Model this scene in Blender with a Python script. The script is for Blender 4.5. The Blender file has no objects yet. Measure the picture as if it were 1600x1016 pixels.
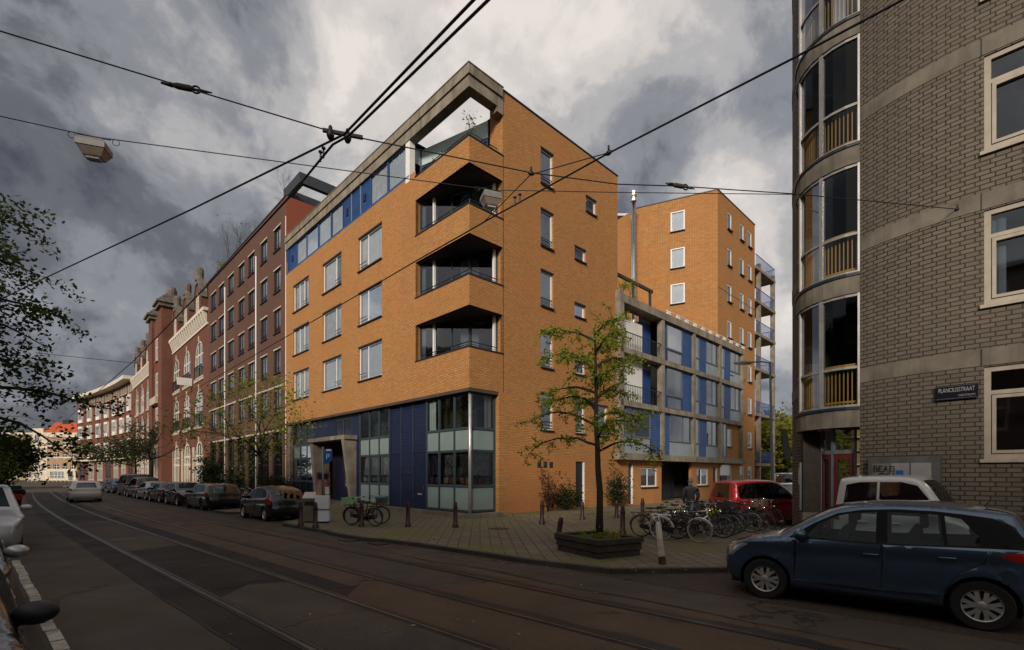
import bpy, bmesh, math, random
from mathutils import Vector, Matrix, noise
from mathutils.geometry import delaunay_2d_cdt
random.seed(7)
R = math.radians
scn = bpy.context.scene
COL = scn.collection
# ---------------------------------------------------------------- measured frame of the place
F, H, HV = 762.0, 2.05, 740.0            # focal length and eye height the photograph was measured with
GA = R(44.2)
D2 = Vector((math.cos(GA), math.sin(GA), 0)); D1 = Vector((-math.sin(GA), math.cos(GA), 0))
C0 = Vector((-1.86, 21.2, 0))            # street corner of the orange building
SA = R(42.05)
NS = Vector((math.sin(SA), math.cos(SA), 0)); DS = Vector((-math.cos(SA), math.sin(SA), 0))   # across / along the street
def ST(a, o, z=0.0):
    """street coordinates: a metres up the street, o metres across it"""
    return DS * a + NS * o + Vector((0, 0, z))
def GR(p, q, z=0.0):
    return C0 + D2 * p + D1 * q + Vector((0, 0, z))
def VW(u, v, D):
    return Vector(((u - 800) / F * D, D, H + (HV - v) / F * D))

# ---------------------------------------------------------------- materials
def nt(name):
    m = bpy.data.materials.new(name); m.use_nodes = True
    t = m.node_tree; b = t.nodes['Principled BSDF']
    return m, t, b
def N(t, typ, **kw):
    n = t.nodes.new(typ)
    for k, v in kw.items(): setattr(n, k, v)
    return n
def setc(n, i, c):
    n.inputs[i].default_value = (c[0], c[1], c[2], 1)
def mixc(t, fac, a, b, mode='MIX'):
    n = N(t, 'ShaderNodeMix', data_type='RGBA', blend_type=mode)
    for i, x in ((0, fac), (6, a), (7, b)):
        if isinstance(x, (int, float)): n.inputs[i].default_value = x
        elif isinstance(x, tuple): setc(n, i, x)
        else: t.links.new(x, n.inputs[i])
    return n.outputs[2]
def mth(t, op, a, b=None):
    n = N(t, 'ShaderNodeMath', operation=op)
    for i, x in ((0, a), (1, b)):
        if x is None: continue
        if isinstance(x, (int, float)): n.inputs[i].default_value = x
        else: t.links.new(x, n.inputs[i])
    return n.outputs[0]
def ramp(t, fac, p0, p1, c0=(0, 0, 0), c1=(1, 1, 1)):
    n = N(t, 'ShaderNodeValToRGB'); e = n.color_ramp.elements
    e[0].position = p0; e[1].position = p1
    e[0].color = (*c0, 1); e[1].color = (*c1, 1)
    t.links.new(fac, n.inputs[0]); return n.outputs[0]
def nz(t, vec, scale, detail=4, rough=.55, dist=0.0):
    n = N(t, 'ShaderNodeTexNoise'); n.inputs['Scale'].default_value = scale
    n.inputs['Detail'].default_value = detail; n.inputs['Roughness'].default_value = rough
    n.inputs['Distortion'].default_value = dist
    if vec is not None: t.links.new(vec, n.inputs['Vector'])
    return n.outputs[0]
def mapv(t, vec, scale=(1, 1, 1), rot=(0, 0, 0)):
    n = N(t, 'ShaderNodeMapping'); n.inputs['Scale'].default_value = scale; n.inputs['Rotation'].default_value = rot
    t.links.new(vec, n.inputs[0]); return n.outputs[0]
def bumpn(t, b, h, s=.3, d=.02):
    n = N(t, 'ShaderNodeBump'); n.inputs['Strength'].default_value = s; n.inputs['Distance'].default_value = d
    t.links.new(h, n.inputs['Height']); t.links.new(n.outputs[0], b.inputs['Normal'])
def mat(name, col, rough=.8, var=.18, scale=2.5, bump=.0, bscale=60, metal=0.0, coat=0.0, spec=.5, streak=0.0):
    m, t, b = nt(name)
    tc = N(t, 'ShaderNodeTexCoord').outputs['Object']
    lo = tuple(c * (1 - var) for c in col); hi = tuple(min(1, c * (1 + var)) for c in col)
    c = mixc(t, ramp(t, nz(t, tc, scale, 6), .35, .65), lo, hi)
    if streak:
        s = nz(t, mapv(t, tc, (2.2, 2.2, .18)), 1.6, 5, .6)
        c = mixc(t, mth(t, 'MULTIPLY', ramp(t, s, .5, .72), streak), c, tuple(x * .32 for x in col))
    t.links.new(c, b.inputs['Base Color'])
    b.inputs['Roughness'].default_value = rough; b.inputs['Metallic'].default_value = metal
    b.inputs['Coat Weight'].default_value = coat; b.inputs['Coat Roughness'].default_value = .06
    b.inputs['Specular IOR Level'].default_value = spec
    if bump: bumpn(t, b, nz(t, tc, bscale, 4), bump, .01)
    return m
def brick(name, c1, c2, mortar, bw, bh, ms, uvmode='grid', stain=.25, offset=.5, bump=.5, rough=.85, rot45=False, patch=None, mott=None):
    m, t, b = nt(name)
    T = N(t, 'ShaderNodeTexCoord')
    if uvmode == 'uv':
        vec = T.outputs['UV']
    else:
        s = N(t, 'ShaderNodeSeparateXYZ'); t.links.new(T.outputs['Object'], s.inputs[0])
        c = N(t, 'ShaderNodeCombineXYZ')
        if uvmode == 'flat':
            t.links.new(s.outputs[0], c.inputs[0]); t.links.new(s.outputs[1], c.inputs[1])
        else:
            t.links.new(mth(t, 'ADD', s.outputs[0], s.outputs[1]), c.inputs[0]); t.links.new(s.outputs[2], c.inputs[1])
        vec = c.outputs[0]
        if rot45: vec = mapv(t, vec, rot=(0, 0, rot45))
    k = N(t, 'ShaderNodeTexBrick'); t.links.new(vec, k.inputs['Vector'])
    k.offset = offset
    setc(k, 'Color1', c1); setc(k, 'Color2', c2); setc(k, 'Mortar', mortar)
    k.inputs['Scale'].default_value = 1; k.inputs['Mortar Size'].default_value = ms
    k.inputs['Mortar Smooth'].default_value = .15; k.inputs['Bias'].default_value = -.1
    k.inputs['Brick Width'].default_value = bw; k.inputs['Row Height'].default_value = bh
    o = T.outputs['Object']
    big = nz(t, o, .35, 5, .6); fine = nz(t, o, 9, 4)
    st = nz(t, mapv(t, o, (1.3, 1.3, .14)), 1.1, 6, .65)
    col = mixc(t, mth(t, 'MULTIPLY', ramp(t, big, .42, .66), stain), k.outputs[0], tuple(x * .45 for x in c1))
    col = mixc(t, mth(t, 'MULTIPLY', ramp(t, st, .52, .75), stain), col, tuple(x * .4 for x in c1))
    col = mixc(t, mth(t, 'MULTIPLY', fine, .35), col, tuple(min(1, x * 1.25) for x in c2))
    if mott:
        col = mixc(t, mth(t, 'MULTIPLY', ramp(t, nz(t, mapv(t, o, (.5, .5, 1.4)), .8, 7, .68), .45, .66), .62), col, mott)
        col = mixc(t, mth(t, 'MULTIPLY', ramp(t, nz(t, mapv(t, o, (1, 1, 2.6)), 3.2, 5, .7), .52, .62), .3), col, tuple(x * .55 for x in mott))
    if patch:
        sp = N(t, 'ShaderNodeSeparateXYZ'); t.links.new(o, sp.inputs[0])
        a = mth(t, 'MULTIPLY', mth(t, 'GREATER_THAN', sp.outputs[0], patch[0]), mth(t, 'LESS_THAN', sp.outputs[0], patch[1]))
        a = mth(t, 'MULTIPLY', a, mth(t, 'LESS_THAN', mth(t, 'ADD', sp.outputs[2], mth(t, 'MULTIPLY', nz(t, o, 1.5, 3), .12)), patch[2]))
        a = mth(t, 'MULTIPLY', a, mth(t, 'LESS_THAN', sp.outputs[1], .05))
        col = mixc(t, mth(t, 'MULTIPLY', a, patch[4]), col, patch[3])
    t.links.new(col, b.inputs['Base Color']); b.inputs['Roughness'].default_value = rough
    b.inputs['Specular IOR Level'].default_value = .25
    inv = mth(t, 'SUBTRACT', 1.0, k.outputs['Fac'])
    hgt = mth(t, 'ADD', inv, mth(t, 'MULTIPLY', nz(t, o, 40, 3), .35))
    bumpn(t, b, hgt, bump, .012)
    return m
def glass(name, tint=(.85, .90, .93), clear=.70, rough=.03, gl=(.8, .85, .9), fr=.8):
    """window pane: partly see-through, partly mirror, stronger at grazing angles"""
    m, t, b = nt(name); t.nodes.remove(b)
    tr = N(t, 'ShaderNodeBsdfTransparent'); setc(tr, 0, tint)
    g = N(t, 'ShaderNodeBsdfGlossy'); setc(g, 0, gl); g.inputs['Roughness'].default_value = rough
    lw = N(t, 'ShaderNodeLayerWeight'); lw.inputs['Blend'].default_value = .35
    f = mth(t, 'ADD', mth(t, 'MULTIPLY', lw.outputs['Fresnel'], fr), 1 - clear - .08 * fr)
    tc = N(t, 'ShaderNodeTexCoord').outputs['Object']
    bp = N(t, 'ShaderNodeBump'); bp.inputs['Strength'].default_value = .06; bp.inputs['Distance'].default_value = .03
    t.links.new(nz(t, tc, 1.3, 2), bp.inputs['Height']); t.links.new(bp.outputs[0], g.inputs['Normal'])
    x = N(t, 'ShaderNodeMixShader'); t.links.new(f, x.inputs[0]); t.links.new(tr.outputs[0], x.inputs[1]); t.links.new(g.outputs[0], x.inputs[2])
    t.links.new(x.outputs[0], t.nodes['Material Output'].inputs[0])
    return m
def leafmat(name, c1, c2):
    m, t, b = nt(name); t.nodes.remove(b)
    tc = N(t, 'ShaderNodeTexCoord').outputs['Object']
    c = mixc(t, ramp(t, nz(t, tc, 2.2, 5), .35, .65), c1, c2)
    c = mixc(t, nz(t, tc, 25, 2), c, tuple(x * .55 for x in c1))
    d = N(t, 'ShaderNodeBsdfDiffuse'); s = N(t, 'ShaderNodeBsdfTranslucent')
    t.links.new(c, d.inputs[0]); t.links.new(c, s.inputs[0])
    x = N(t, 'ShaderNodeMixShader'); x.inputs[0].default_value = .45
    t.links.new(d.outputs[0], x.inputs[1]); t.links.new(s.outputs[0], x.inputs[2])
    t.links.new(x.outputs[0], t.nodes['Material Output'].inputs[0])
    return m

MT = {}
MT['orange'] = brick('orange_brick', (.58, .298, .105), (.40, .182, .060), (.20, .108, .045), .23, .080, .016, mott=(.43, .175, .055), stain=.34, patch=(2.3, 7.45, 3.0, (.42, .17, .06), .55))
MT['orange_wall'] = brick('tower_brick', (.55, .282, .100), (.39, .176, .058), (.22, .115, .05), .23, .080, .015, mott=(.43, .18, .055), stain=.3)
MT['brownred'] = brick('brown_red_brick', (.145, .070, .048), (.105, .049, .035), (.10, .07, .055), .22, .065, .010, stain=.3)
MT['redorn'] = brick('old_red_brick', (.185, .068, .042), (.13, .047, .030), (.15, .085, .06), .22, .065, .008, stain=.4)
MT['brown'] = brick('dark_brown_brick', (.19, .075, .043), (.13, .05, .03), (.1, .06, .045), .24, .075, .010, stain=.3)
MT['ochre'] = brick('ochre_brick', (.42, .27, .14), (.36, .2, .1), (.34, .28, .2), .22, .065, .009, stain=.3)
MT['grey'] = brick('grey_block', (.165, .138, .105), (.12, .10, .076), (.008, .007, .006), .225, .094, .0115, uvmode='uv', stain=.28, offset=.33, bump=1.0)
MT['concrete'] = mat('weathered_concrete', (.23, .195, .145), .9, .25, 1.6, .25, 30, streak=.55)
MT['concrete_band'] = mat('band_concrete', (.15, .13, .10), .9, .3, 1.3, .25, 30, streak=.5)
MT['cream'] = mat('cream_render', (.62, .54, .4), .8, .12, .8, .05, 30, streak=.3)
MT['cream_frame_shaded'] = mat('shaded_cream_frame_paint', (.36, .31, .24), .55, .12, 4, streak=.2)  # cream frame paint darkened: shade on the grey building put into the colour
MT['signdim'] = mat('dull_letters', (.33, .33, .33), .5, .1, 5)
MT['bayframe'] = mat('bay_frame_metal', (.27, .26, .245), .4, .12, 4, metal=.35)
MT['stone'] = mat('sand_stone', (.46, .40, .30), .85, .2, 2, .1, 30, streak=.35)
MT['slate'] = mat('grey_stone_cap', (.13, .11, .085), .85, .3, 2, .2, 20)
MT['white'] = mat('white_paint', (.78, .76, .71), .45, .05, 3)
MT['offwhite'] = mat('cream_paint', (.66, .6, .48), .5, .08, 3, streak=.15)
MT['whitewall'] = mat('white_plaster', (.7, .68, .64), .8, .06, .7, streak=.12)
MT['blue'] = mat('blue_paint', (.022, .06, .21), .5, .15, 1.5)
MT['bluebright'] = mat('blue_cladding', (.022, .072, .21), .45, .15, 1.5)
MT['navy'] = mat('navy_paint', (.006, .011, .042), .45, .2, 1.5)
MT['greenpanel'] = mat('grey_green_panel', (.20, .255, .245), .3, .07, 1.2)
MT['frosted_backlit'] = mat('backlit_glass_band', (.48, .58, .56), .3, .07, 1.2)  # opaque; light through the glass from behind put into a paler colour
MT['greypanel'] = mat('grey_panel', (.24, .28, .29), .35, .07, 1.2)
MT['frame_dark'] = mat('dark_window_frame', (.012, .016, .022), .4, .2, 3)
MT['frame_grey'] = mat('grey_window_frame', (.12, .14, .15), .45, .15, 3)
MT['teal_frame'] = mat('teal_frame', (.035, .055, .06), .45, .15, 3)
MT['alu'] = mat('aluminium', (.55, .54, .52), .35, .08, 4, metal=.6)
MT['black'] = mat('black_metal', (.008, .008, .009), .5, .2, 5)
MT['blackgloss'] = mat('black_gloss', (.004, .004, .005), .45, .1, 5, spec=.12)
MT['rubber'] = mat('tyre_rubber', (.012, .012, .012), .85, .2, 8)
MT['rubber_white'] = mat('pale_tyre', (.32, .3, .26), .8, .15, 8)
MT['steel'] = mat('galvanised_steel', (.2, .2, .195), .45, .15, 4, metal=.7)
MT['chrome'] = mat('chrome', (.7, .7, .7), .15, .05, 4, metal=1)
MT['railsteel'] = mat('rail_steel', (.11, .105, .10), .38, .3, 2, metal=.85)
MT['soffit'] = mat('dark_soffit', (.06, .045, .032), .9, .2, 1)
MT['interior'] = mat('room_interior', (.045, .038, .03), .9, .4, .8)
MT['wood'] = mat('old_wood', (.045, .036, .026), .85, .3, 3, .2, 20)
MT['yellowrail'] = mat('ochre_railing', (.55, .32, .07), .5, .1, 4)
MT['redpaint'] = mat('red_door_paint', (.10, .012, .010), .45, .2, 3)
MT['roofred'] = mat('red_roof_tile', (.42, .075, .02), .8, .2, 3, .3, 12)
MT['roofdark'] = mat('bitumen_roof', (.04, .04, .042), .9, .2, 2)
MT['curtain'] = mat('white_curtain', (.72, .71, .68), .9, .12, 2.5)
MT['blind'] = mat('grey_blind', (.72, .75, .77), .8, .06, 2)
MT['pane'] = glass('window_glass')
MT['pane_sky'] = glass('reflecting_glass', clear=.45)
MT['pane_dark'] = glass('dark_glass', tint=(.3, .34, .38), clear=.85)
MT['pane_stair'] = glass('stair_glass', tint=(.62, .64, .66), clear=.96, fr=.3)
MT['pane_shop'] = glass('shop_glass', tint=(.6, .66, .68), clear=.9)
MT['carglass'] = glass('car_glass', tint=(.62, .70, .70), clear=.95, gl=(.6, .65, .7))
MT['carglass_dark'] = glass('tinted_car_glass', tint=(.1, .11, .12), clear=.84)
MT['bark'] = mat('bark', (.022, .017, .013), .95, .35, 6, .5, 30)
MT['leaf'] = leafmat('spring_leaf', (.24, .31, .03), (.42, .45, .07))
MT['leaf_dark'] = leafmat('dark_leaf', (.045, .068, .02), (.09, .12, .032))
MT['leaf_far'] = leafmat('far_yellow_leaf', (.20, .22, .03), (.30, .27, .05))
MT['leaf_shrub'] = leafmat('shrub_leaf', (.035, .05, .02), (.08, .095, .035))
MT['leaf_red'] = leafmat('red_shrub_leaf', (.07, .03, .015), (.10, .055, .025))
MT['blossom'] = leafmat('white_blossom', (.5, .47, .38), (.6, .55, .45))
MT['post_brown'] = mat('brown_red_bollard', (.05, .014, .012), .45, .25, 6)
MT['post_white'] = mat('chipped_white_paint', (.62, .58, .48), .6, .2, 8, streak=.3)
MT['rust'] = mat('rust', (.10, .035, .015), .9, .4, 10)
MT['plate'] = mat('yellow_plate', (.75, .42, .03), .4, .05, 4)
MT['tail'] = mat('red_lamp', (.45, .02, .015), .15, .15, 8)
MT['tailorange'] = mat('amber_lamp', (.5, .12, .02), .15, .15, 8)
MT['headlamp'] = mat('headlamp_glass', (.5, .53, .55), .08, .2, 12, metal=.5)
MT['signblue'] = mat('sign_blue', (.015, .12, .42), .4, .06, 3)
MT['signnavy'] = mat('enamel_sign', (.006, .007, .014), .3, .1, 5)
MT['signwhite'] = mat('sign_white', (.8, .8, .78), .4, .04, 3)
MT['skin'] = mat('skin', (.45, .26, .18), .6, .1, 8)
MT['jacket'] = mat('dark_jacket', (.012, .013, .016), .9, .3, 8)
MT['jeans'] = mat('blue_jeans', (.02, .03, .06), .9, .3, 8)
MT['hair'] = mat('grey_hair', (.12, .1, .08), .8, .3, 20)
MT['seat'] = mat('car_seat_cloth', (.02, .02, .022), .9, .2, 8)
MT['crate_green'] = mat('green_crate', (.28, .50, .24), .6, .1, 6)
MT['yellowbag'] = mat('yellow_pannier', (.62, .55, .02), .6, .1, 6)
MT['wicker'] = mat('wicker', (.13, .09, .06), .9, .3, 30, .4, 60)
MT['kerb'] = mat('kerb_stone', (.055, .05, .04), .9, .3, 1.5, .3, 30)
MT['moss'] = mat('mossy_soil', (.045, .055, .02), .95, .4, 3, .5, 20)
MT['lampgrey'] = mat('grey_lamp_housing', (.17, .16, .14), .5, .15, 5)
MT['lampglass'] = mat('milky_lamp_glass', (.55, .55, .52), .2, .08, 5)

def paver(name, c1, c2, mo, bw, bh, ms, rot, moss=.5, mcol=(.06, .062, .02)):
    m = brick(name, c1, c2, mo, bw, bh, ms, 'flat', stain=.3, bump=.6, rot45=rot)
    t = m.node_tree; b = t.nodes['Principled BSDF']
    src = b.inputs['Base Color'].links[0].from_socket
    tc = N(t, 'ShaderNodeTexCoord').outputs['Object']
    f = mth(t, 'MULTIPLY', ramp(t, nz(t, tc, .42, 7, .65), .47, .62), moss)
    t.links.new(mixc(t, f, src, mcol), b.inputs['Base Color'])
    b.inputs['Roughness'].default_value = .8
    return m
def asphalt(name, col, seed=0.0, patchy=.5, rough=.75, warm=(1.2, 1, .8)):
    m, t, b = nt(name)
    tc = N(t, 'ShaderNodeTexCoord').outputs['Object']
    mp = N(t, 'ShaderNodeMapping'); mp.inputs['Location'].default_value = (seed, seed * 2, 0); t.links.new(tc, mp.inputs[0]); tc = mp.outputs[0]
    al = mapv(t, tc, (.35, 1.0, 1), rot=(0, 0, 0))
    a = ramp(t, nz(t, tc, .5, 7, .65, .4), .35, .65)
    lo = tuple(c * (1 - patchy * .5) for c in col); hi = tuple(c * w * (1 + patchy * .4) for c, w in zip(col, warm))
    c = mixc(t, a, lo, hi)
    sp = ramp(t, nz(t, tc, 75, 2, .75), .52, .70)
    c = mixc(t, mth(t, 'MULTIPLY', sp, .6), c, tuple(x * 2.6 for x in col))
    c = mixc(t, mth(t, 'MULTIPLY', ramp(t, nz(t, tc, 48, 2, .75), .54, .66), .5), c, tuple(x * .35 for x in col))
    wv = ramp(t, nz(t, mapv(t, tc, (.08, .9, 1), (0, 0, 0)), 1.6, 6, .6, .2), .5, .7)
    c = mixc(t, mth(t, 'MULTIPLY', wv, .35), c, tuple(x * .45 for x in col))
    vo = N(t, 'ShaderNodeTexVoronoi', feature='DISTANCE_TO_EDGE'); vo.inputs['Scale'].default_value = .35
    wob = N(t, 'ShaderNodeVectorMath', operation='ADD'); t.links.new(tc, wob.inputs[0])
    nn = N(t, 'ShaderNodeTexNoise'); nn.inputs['Scale'].default_value = 1.4; nn.inputs['Detail'].default_value = 5; t.links.new(tc, nn.inputs[0]); t.links.new(nn.outputs[1], wob.inputs[1])
    t.links.new(wob.outputs[0], vo.inputs['Vector'])
    ck = ramp(t, vo.outputs[0], .004, .012, (1, 1, 1), (0, 0, 0))
    ck = mth(t, 'MULTIPLY', ck, ramp(t, nz(t, tc, .25, 3), .5, .6))
    c = mixc(t, mth(t, 'MULTIPLY', ck, .7), c, (.006, .005, .005))
    t.links.new(c, b.inputs['Base Color'])
    t.links.new(ramp(t, nz(t, tc, .7, 5), .3, .7, (rough - .14,) * 3, (rough + .12,) * 3), b.inputs['Roughness'])
    b.inputs['Specular IOR Level'].default_value = .3
    bumpn(t, b, mth(t, 'ADD', nz(t, tc, 90, 3, .7), mth(t, 'MULTIPLY', nz(t, tc, 1.5, 4), 1.2)), .55, .012)
    return m
MT['asphalt'] = asphalt('asphalt', (.064, .055, .046), 3)
MT['asphalt_dark'] = asphalt('dark_asphalt', (.021, .018, .016), 11)
MT['asphalt_brown'] = asphalt('worn_brown_asphalt', (.078, .057, .040), 23)
MT['asphalt_grey'] = asphalt('grey_asphalt_patch', (.062, .053, .045), 31)
MT['seam'] = mat('tar_seam', (.007, .006, .006), .6, .4, 4)
MT['pavement'] = paver('pavement_tiles', (.215, .182, .135), (.145, .122, .09), (.02, .018, .014), .30, .30, .014, R(44.2), .8, (.15, .14, .04))
MT['bay'] = paver('bay_bricks', (.085, .056, .042), (.06, .042, .034), (.014, .012, .01), .20, .10, .010, R(47.95), .25)
MT['linewhite'] = mat('worn_white_marking', (.42, .38, .31), .8, .35, 5)

# ---------------------------------------------------------------- mesh builder
class MB:
    def __init__(s):
        s.v = []; s.f = []; s.m = []; s.M = Matrix.Identity(4); s.uv = []; s.mi = 0
    def add(s, vs, fs, uv=None):
        n = len(s.v)
        s.v += [s.M @ Vector(v) for v in vs]
        for i, f in enumerate(fs):
            s.f.append([n + k for k in f]); s.m.append(s.mi); s.uv.append(uv[i] if uv else None)
        return s
    def box(s, x0, x1, y0, y1, z0, z1):
        return s.add([(x0, y0, z0), (x1, y0, z0), (x1, y1, z0), (x0, y1, z0), (x0, y0, z1), (x1, y0, z1), (x1, y1, z1), (x0, y1, z1)],
                     [(0, 3, 2, 1), (4, 5, 6, 7), (0, 1, 5, 4), (1, 2, 6, 5), (2, 3, 7, 6), (3, 0, 4, 7)])
    def quad(s, a, b, c, d): return s.add([a, b, c, d], [(0, 1, 2, 3)])
    def poly(s, pts): return s.add(pts, [tuple(range(len(pts)))])
    def prism(s, pts, z0, z1):
        n = len(pts)
        vs = [(p[0], p[1], z0) for p in pts] + [(p[0], p[1], z1) for p in pts]
        return s.add(vs, [tuple(range(n - 1, -1, -1)), tuple(range(n, 2 * n))] + [(i, (i + 1) % n, n + (i + 1) % n, n + i) for i in range(n)])
    def prism_y(s, pts, y0, y1):
        """polygon in x-z pushed along y"""
        n = len(pts)
        vs = [(p[0], y0, p[1]) for p in pts] + [(p[0], y1, p[1]) for p in pts]
        return s.add(vs, [tuple(range(n)), tuple(range(2 * n - 1, n - 1, -1))] + [(i, n + i, n + (i + 1) % n, (i + 1) % n) for i in range(n)])
    def tube(s, pts, r, n=6, cap=True):
        pts = [Vector(p) for p in pts]; L = len(pts)
        rs = r if isinstance(r, (list, tuple)) else [r] * L
        vs = []; up = None
        for i, p in enumerate(pts):
            d = (pts[min(i + 1, L - 1)] - pts[max(i - 1, 0)])
            if d.length < 1e-9: d = Vector((0, 0, 1))
            d.normalize()
            if up is None:
                up = d.orthogonal().normalized()
            else:
                up = up - d * up.dot(d)
                up = d.orthogonal().normalized() if up.length < 1e-6 else up.normalized()
            w = d.cross(up)
            for k in range(n):
                a = 2 * math.pi * k / n
                vs.append(p + (up * math.cos(a) + w * math.sin(a)) * rs[i])
        fs = [(i * n + k, i * n + (k + 1) % n, (i + 1) * n + (k + 1) % n, (i + 1) * n + k) for i in range(L - 1) for k in range(n)]
        if cap: fs += [tuple(range(n - 1, -1, -1)), tuple((L - 1) * n + k for k in range(n))]
        return s.add(vs, fs)
    def ring(s, c, axis, rad, r, n=28, k=6):
        """torus"""
        c = Vector(c); axis = Vector(axis).normalized(); u = axis.orthogonal().normalized(); w = axis.cross(u)
        vs = []
        for i in range(n):
            a = 2 * math.pi * i / n; d = u * math.cos(a) + w * math.sin(a)
            for j in range(k):
                b = 2 * math.pi * j / k
                vs.append(c + d * (rad + r * math.cos(b)) + axis * (r * math.sin(b)))
        return s.add(vs, [(i * k + j, i * k + (j + 1) % k, ((i + 1) % n) * k + (j + 1) % k, ((i + 1) % n) * k + j) for i in range(n) for j in range(k)])
    def lathe(s, prof, n=16, c=(0, 0, 0), axis='z', cap=True):
        vs = []; c = Vector(c)
        for (r, h) in prof:
            for k in range(n):
                a = 2 * math.pi * k / n; x, y = r * math.cos(a), r * math.sin(a)
                vs.append(c + (Vector((x, y, h)) if axis == 'z' else Vector((x, h, y))))
        L = len(prof)
        fs = [(i * n + k, i * n + (k + 1) % n, (i + 1) * n + (k + 1) % n, (i + 1) * n + k) for i in range(L - 1) for k in range(n)]
        if cap: fs += [tuple(range(n - 1, -1, -1)), tuple((L - 1) * n + k for k in range(n))]
        return s.add(vs, fs)
    def ball(s, c, rx, ry, rz, n=10, m=7):
        prof = []
        vs = []; fs = []
        for i in range(m + 1):
            t = math.pi * i / m
            for k in range(n):
                a = 2 * math.pi * k / n
                vs.append((c[0] + rx * math.sin(t) * math.cos(a), c[1] + ry * math.sin(t) * math.sin(a), c[2] - rz * math.cos(t)))
        fs = [(i * n + k, i * n + (k + 1) % n, (i + 1) * n + (k + 1) % n, (i + 1) * n + k) for i in range(m) for k in range(n)]
        return s.add(vs, fs)
    def mesh(s, name, mats, smooth=False, recalc=True):
        me = bpy.data.meshes.new(name)
        me.from_pydata([tuple(v) for v in s.v], [], s.f)
        for m in (mats if isinstance(mats, (list, tuple)) else [mats]): me.materials.append(MT[m] if isinstance(m, str) else m)
        me.polygons.foreach_set('material_index', s.m)
        if any(s.uv):
            ul = me.uv_layers.new(name='UVMap')
            for p in me.polygons:
                u = s.uv[p.index]
                if u:
                    for k, li in enumerate(p.loop_indices): ul.data[li].uv = u[k]
        if recalc:
            bm = bmesh.new(); bm.from_mesh(me); bmesh.ops.recalc_face_normals(bm, faces=bm.faces); bm.to_mesh(me); bm.free()
        if smooth:
            me.polygons.foreach_set('use_smooth', [True] * len(me.polygons))
            if isinstance(smooth, float):
                try: me.set_sharp_from_angle(angle=smooth)
                except Exception: pass
        me.update()
        return me
    def build(s, name, mats, parent=None, smooth=False, loc=(0, 0, 0), rz=0.0, bevel=0.0, recalc=True):
        o = bpy.data.objects.new(name, s.mesh(name, mats, smooth, recalc)); COL.objects.link(o)
        o.parent = parent; o.location = loc; o.rotation_euler = (0, 0, rz)
        if bevel:
            b = o.modifiers.new('Bevel', 'BEVEL'); b.width = bevel; b.segments = 2; b.limit_method = 'ANGLE'; b.angle_limit = R(40)
        return o
def inst(name, me, parent=None, loc=(0, 0, 0), rz=0.0):
    o = bpy.data.objects.new(name, me); COL.objects.link(o); o.parent = parent; o.location = loc; o.rotation_euler = (0, 0, rz); return o
def tag(o, label, cat, group=None, kind=None):
    o['label'] = label; o['category'] = cat
    if group: o['group'] = group
    if kind: o['kind'] = kind
    return o
def thing(name, label, cat, loc=(0, 0, 0), rz=0.0, group=None):
    o = bpy.data.objects.new(name, None); COL.objects.link(o); o.location = loc; o.rotation_euler = (0, 0, rz); o.empty_display_size = .3
    return tag(o, label, cat, group)
def struct(o): o['kind'] = 'structure'; return o
def kids(o): return [c for c in bpy.data.objects if c.parent == o]
def copy_tree(o, parent=None):
    c = o.copy(); COL.objects.link(c); c.parent = parent
    for ch in list(o.children): copy_tree(ch, c)
    return c
def rect_wall(mb, a0, a1, z0, z1, holes, rev=.14, P=None):
    """wall sheet with openings and reveals; P maps (along, depth, z) to 3-D"""
    P = P or (lambda a, d, z: (a, d, z))
    xs = sorted(set([a0, a1] + [h for q in holes for h in q[:2] if a0 < h < a1])); zs = sorted(set([z0, z1] + [h for q in holes for h in q[2:4] if z0 < h < z1]))
    for i in range(len(xs) - 1):
        for j in range(len(zs) - 1):
            cx, cz = (xs[i] + xs[i + 1]) / 2, (zs[j] + zs[j + 1]) / 2
            if any(h[0] < cx < h[1] and h[2] < cz < h[3] for h in holes): continue
            mb.quad(P(xs[i], 0, zs[j]), P(xs[i + 1], 0, zs[j]), P(xs[i + 1], 0, zs[j + 1]), P(xs[i], 0, zs[j + 1]))
    for (x0, x1, h0, h1) in [h[:4] for h in holes]:
        for A, B in (((x0, h0), (x1, h0)), ((x1, h0), (x1, h1)), ((x1, h1), (x0, h1)), ((x0, h1), (x0, h0))):
            if min(A[0], B[0]) < a0 or max(A[0], B[0]) > a1 or min(A[1], B[1]) < z0 or max(A[1], B[1]) > z1: continue
            mb.quad(P(A[0], 0, A[1]), P(B[0], 0, B[1]), P(B[0], rev, B[1]), P(A[0], rev, A[1]))
MESHES = {}
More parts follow.
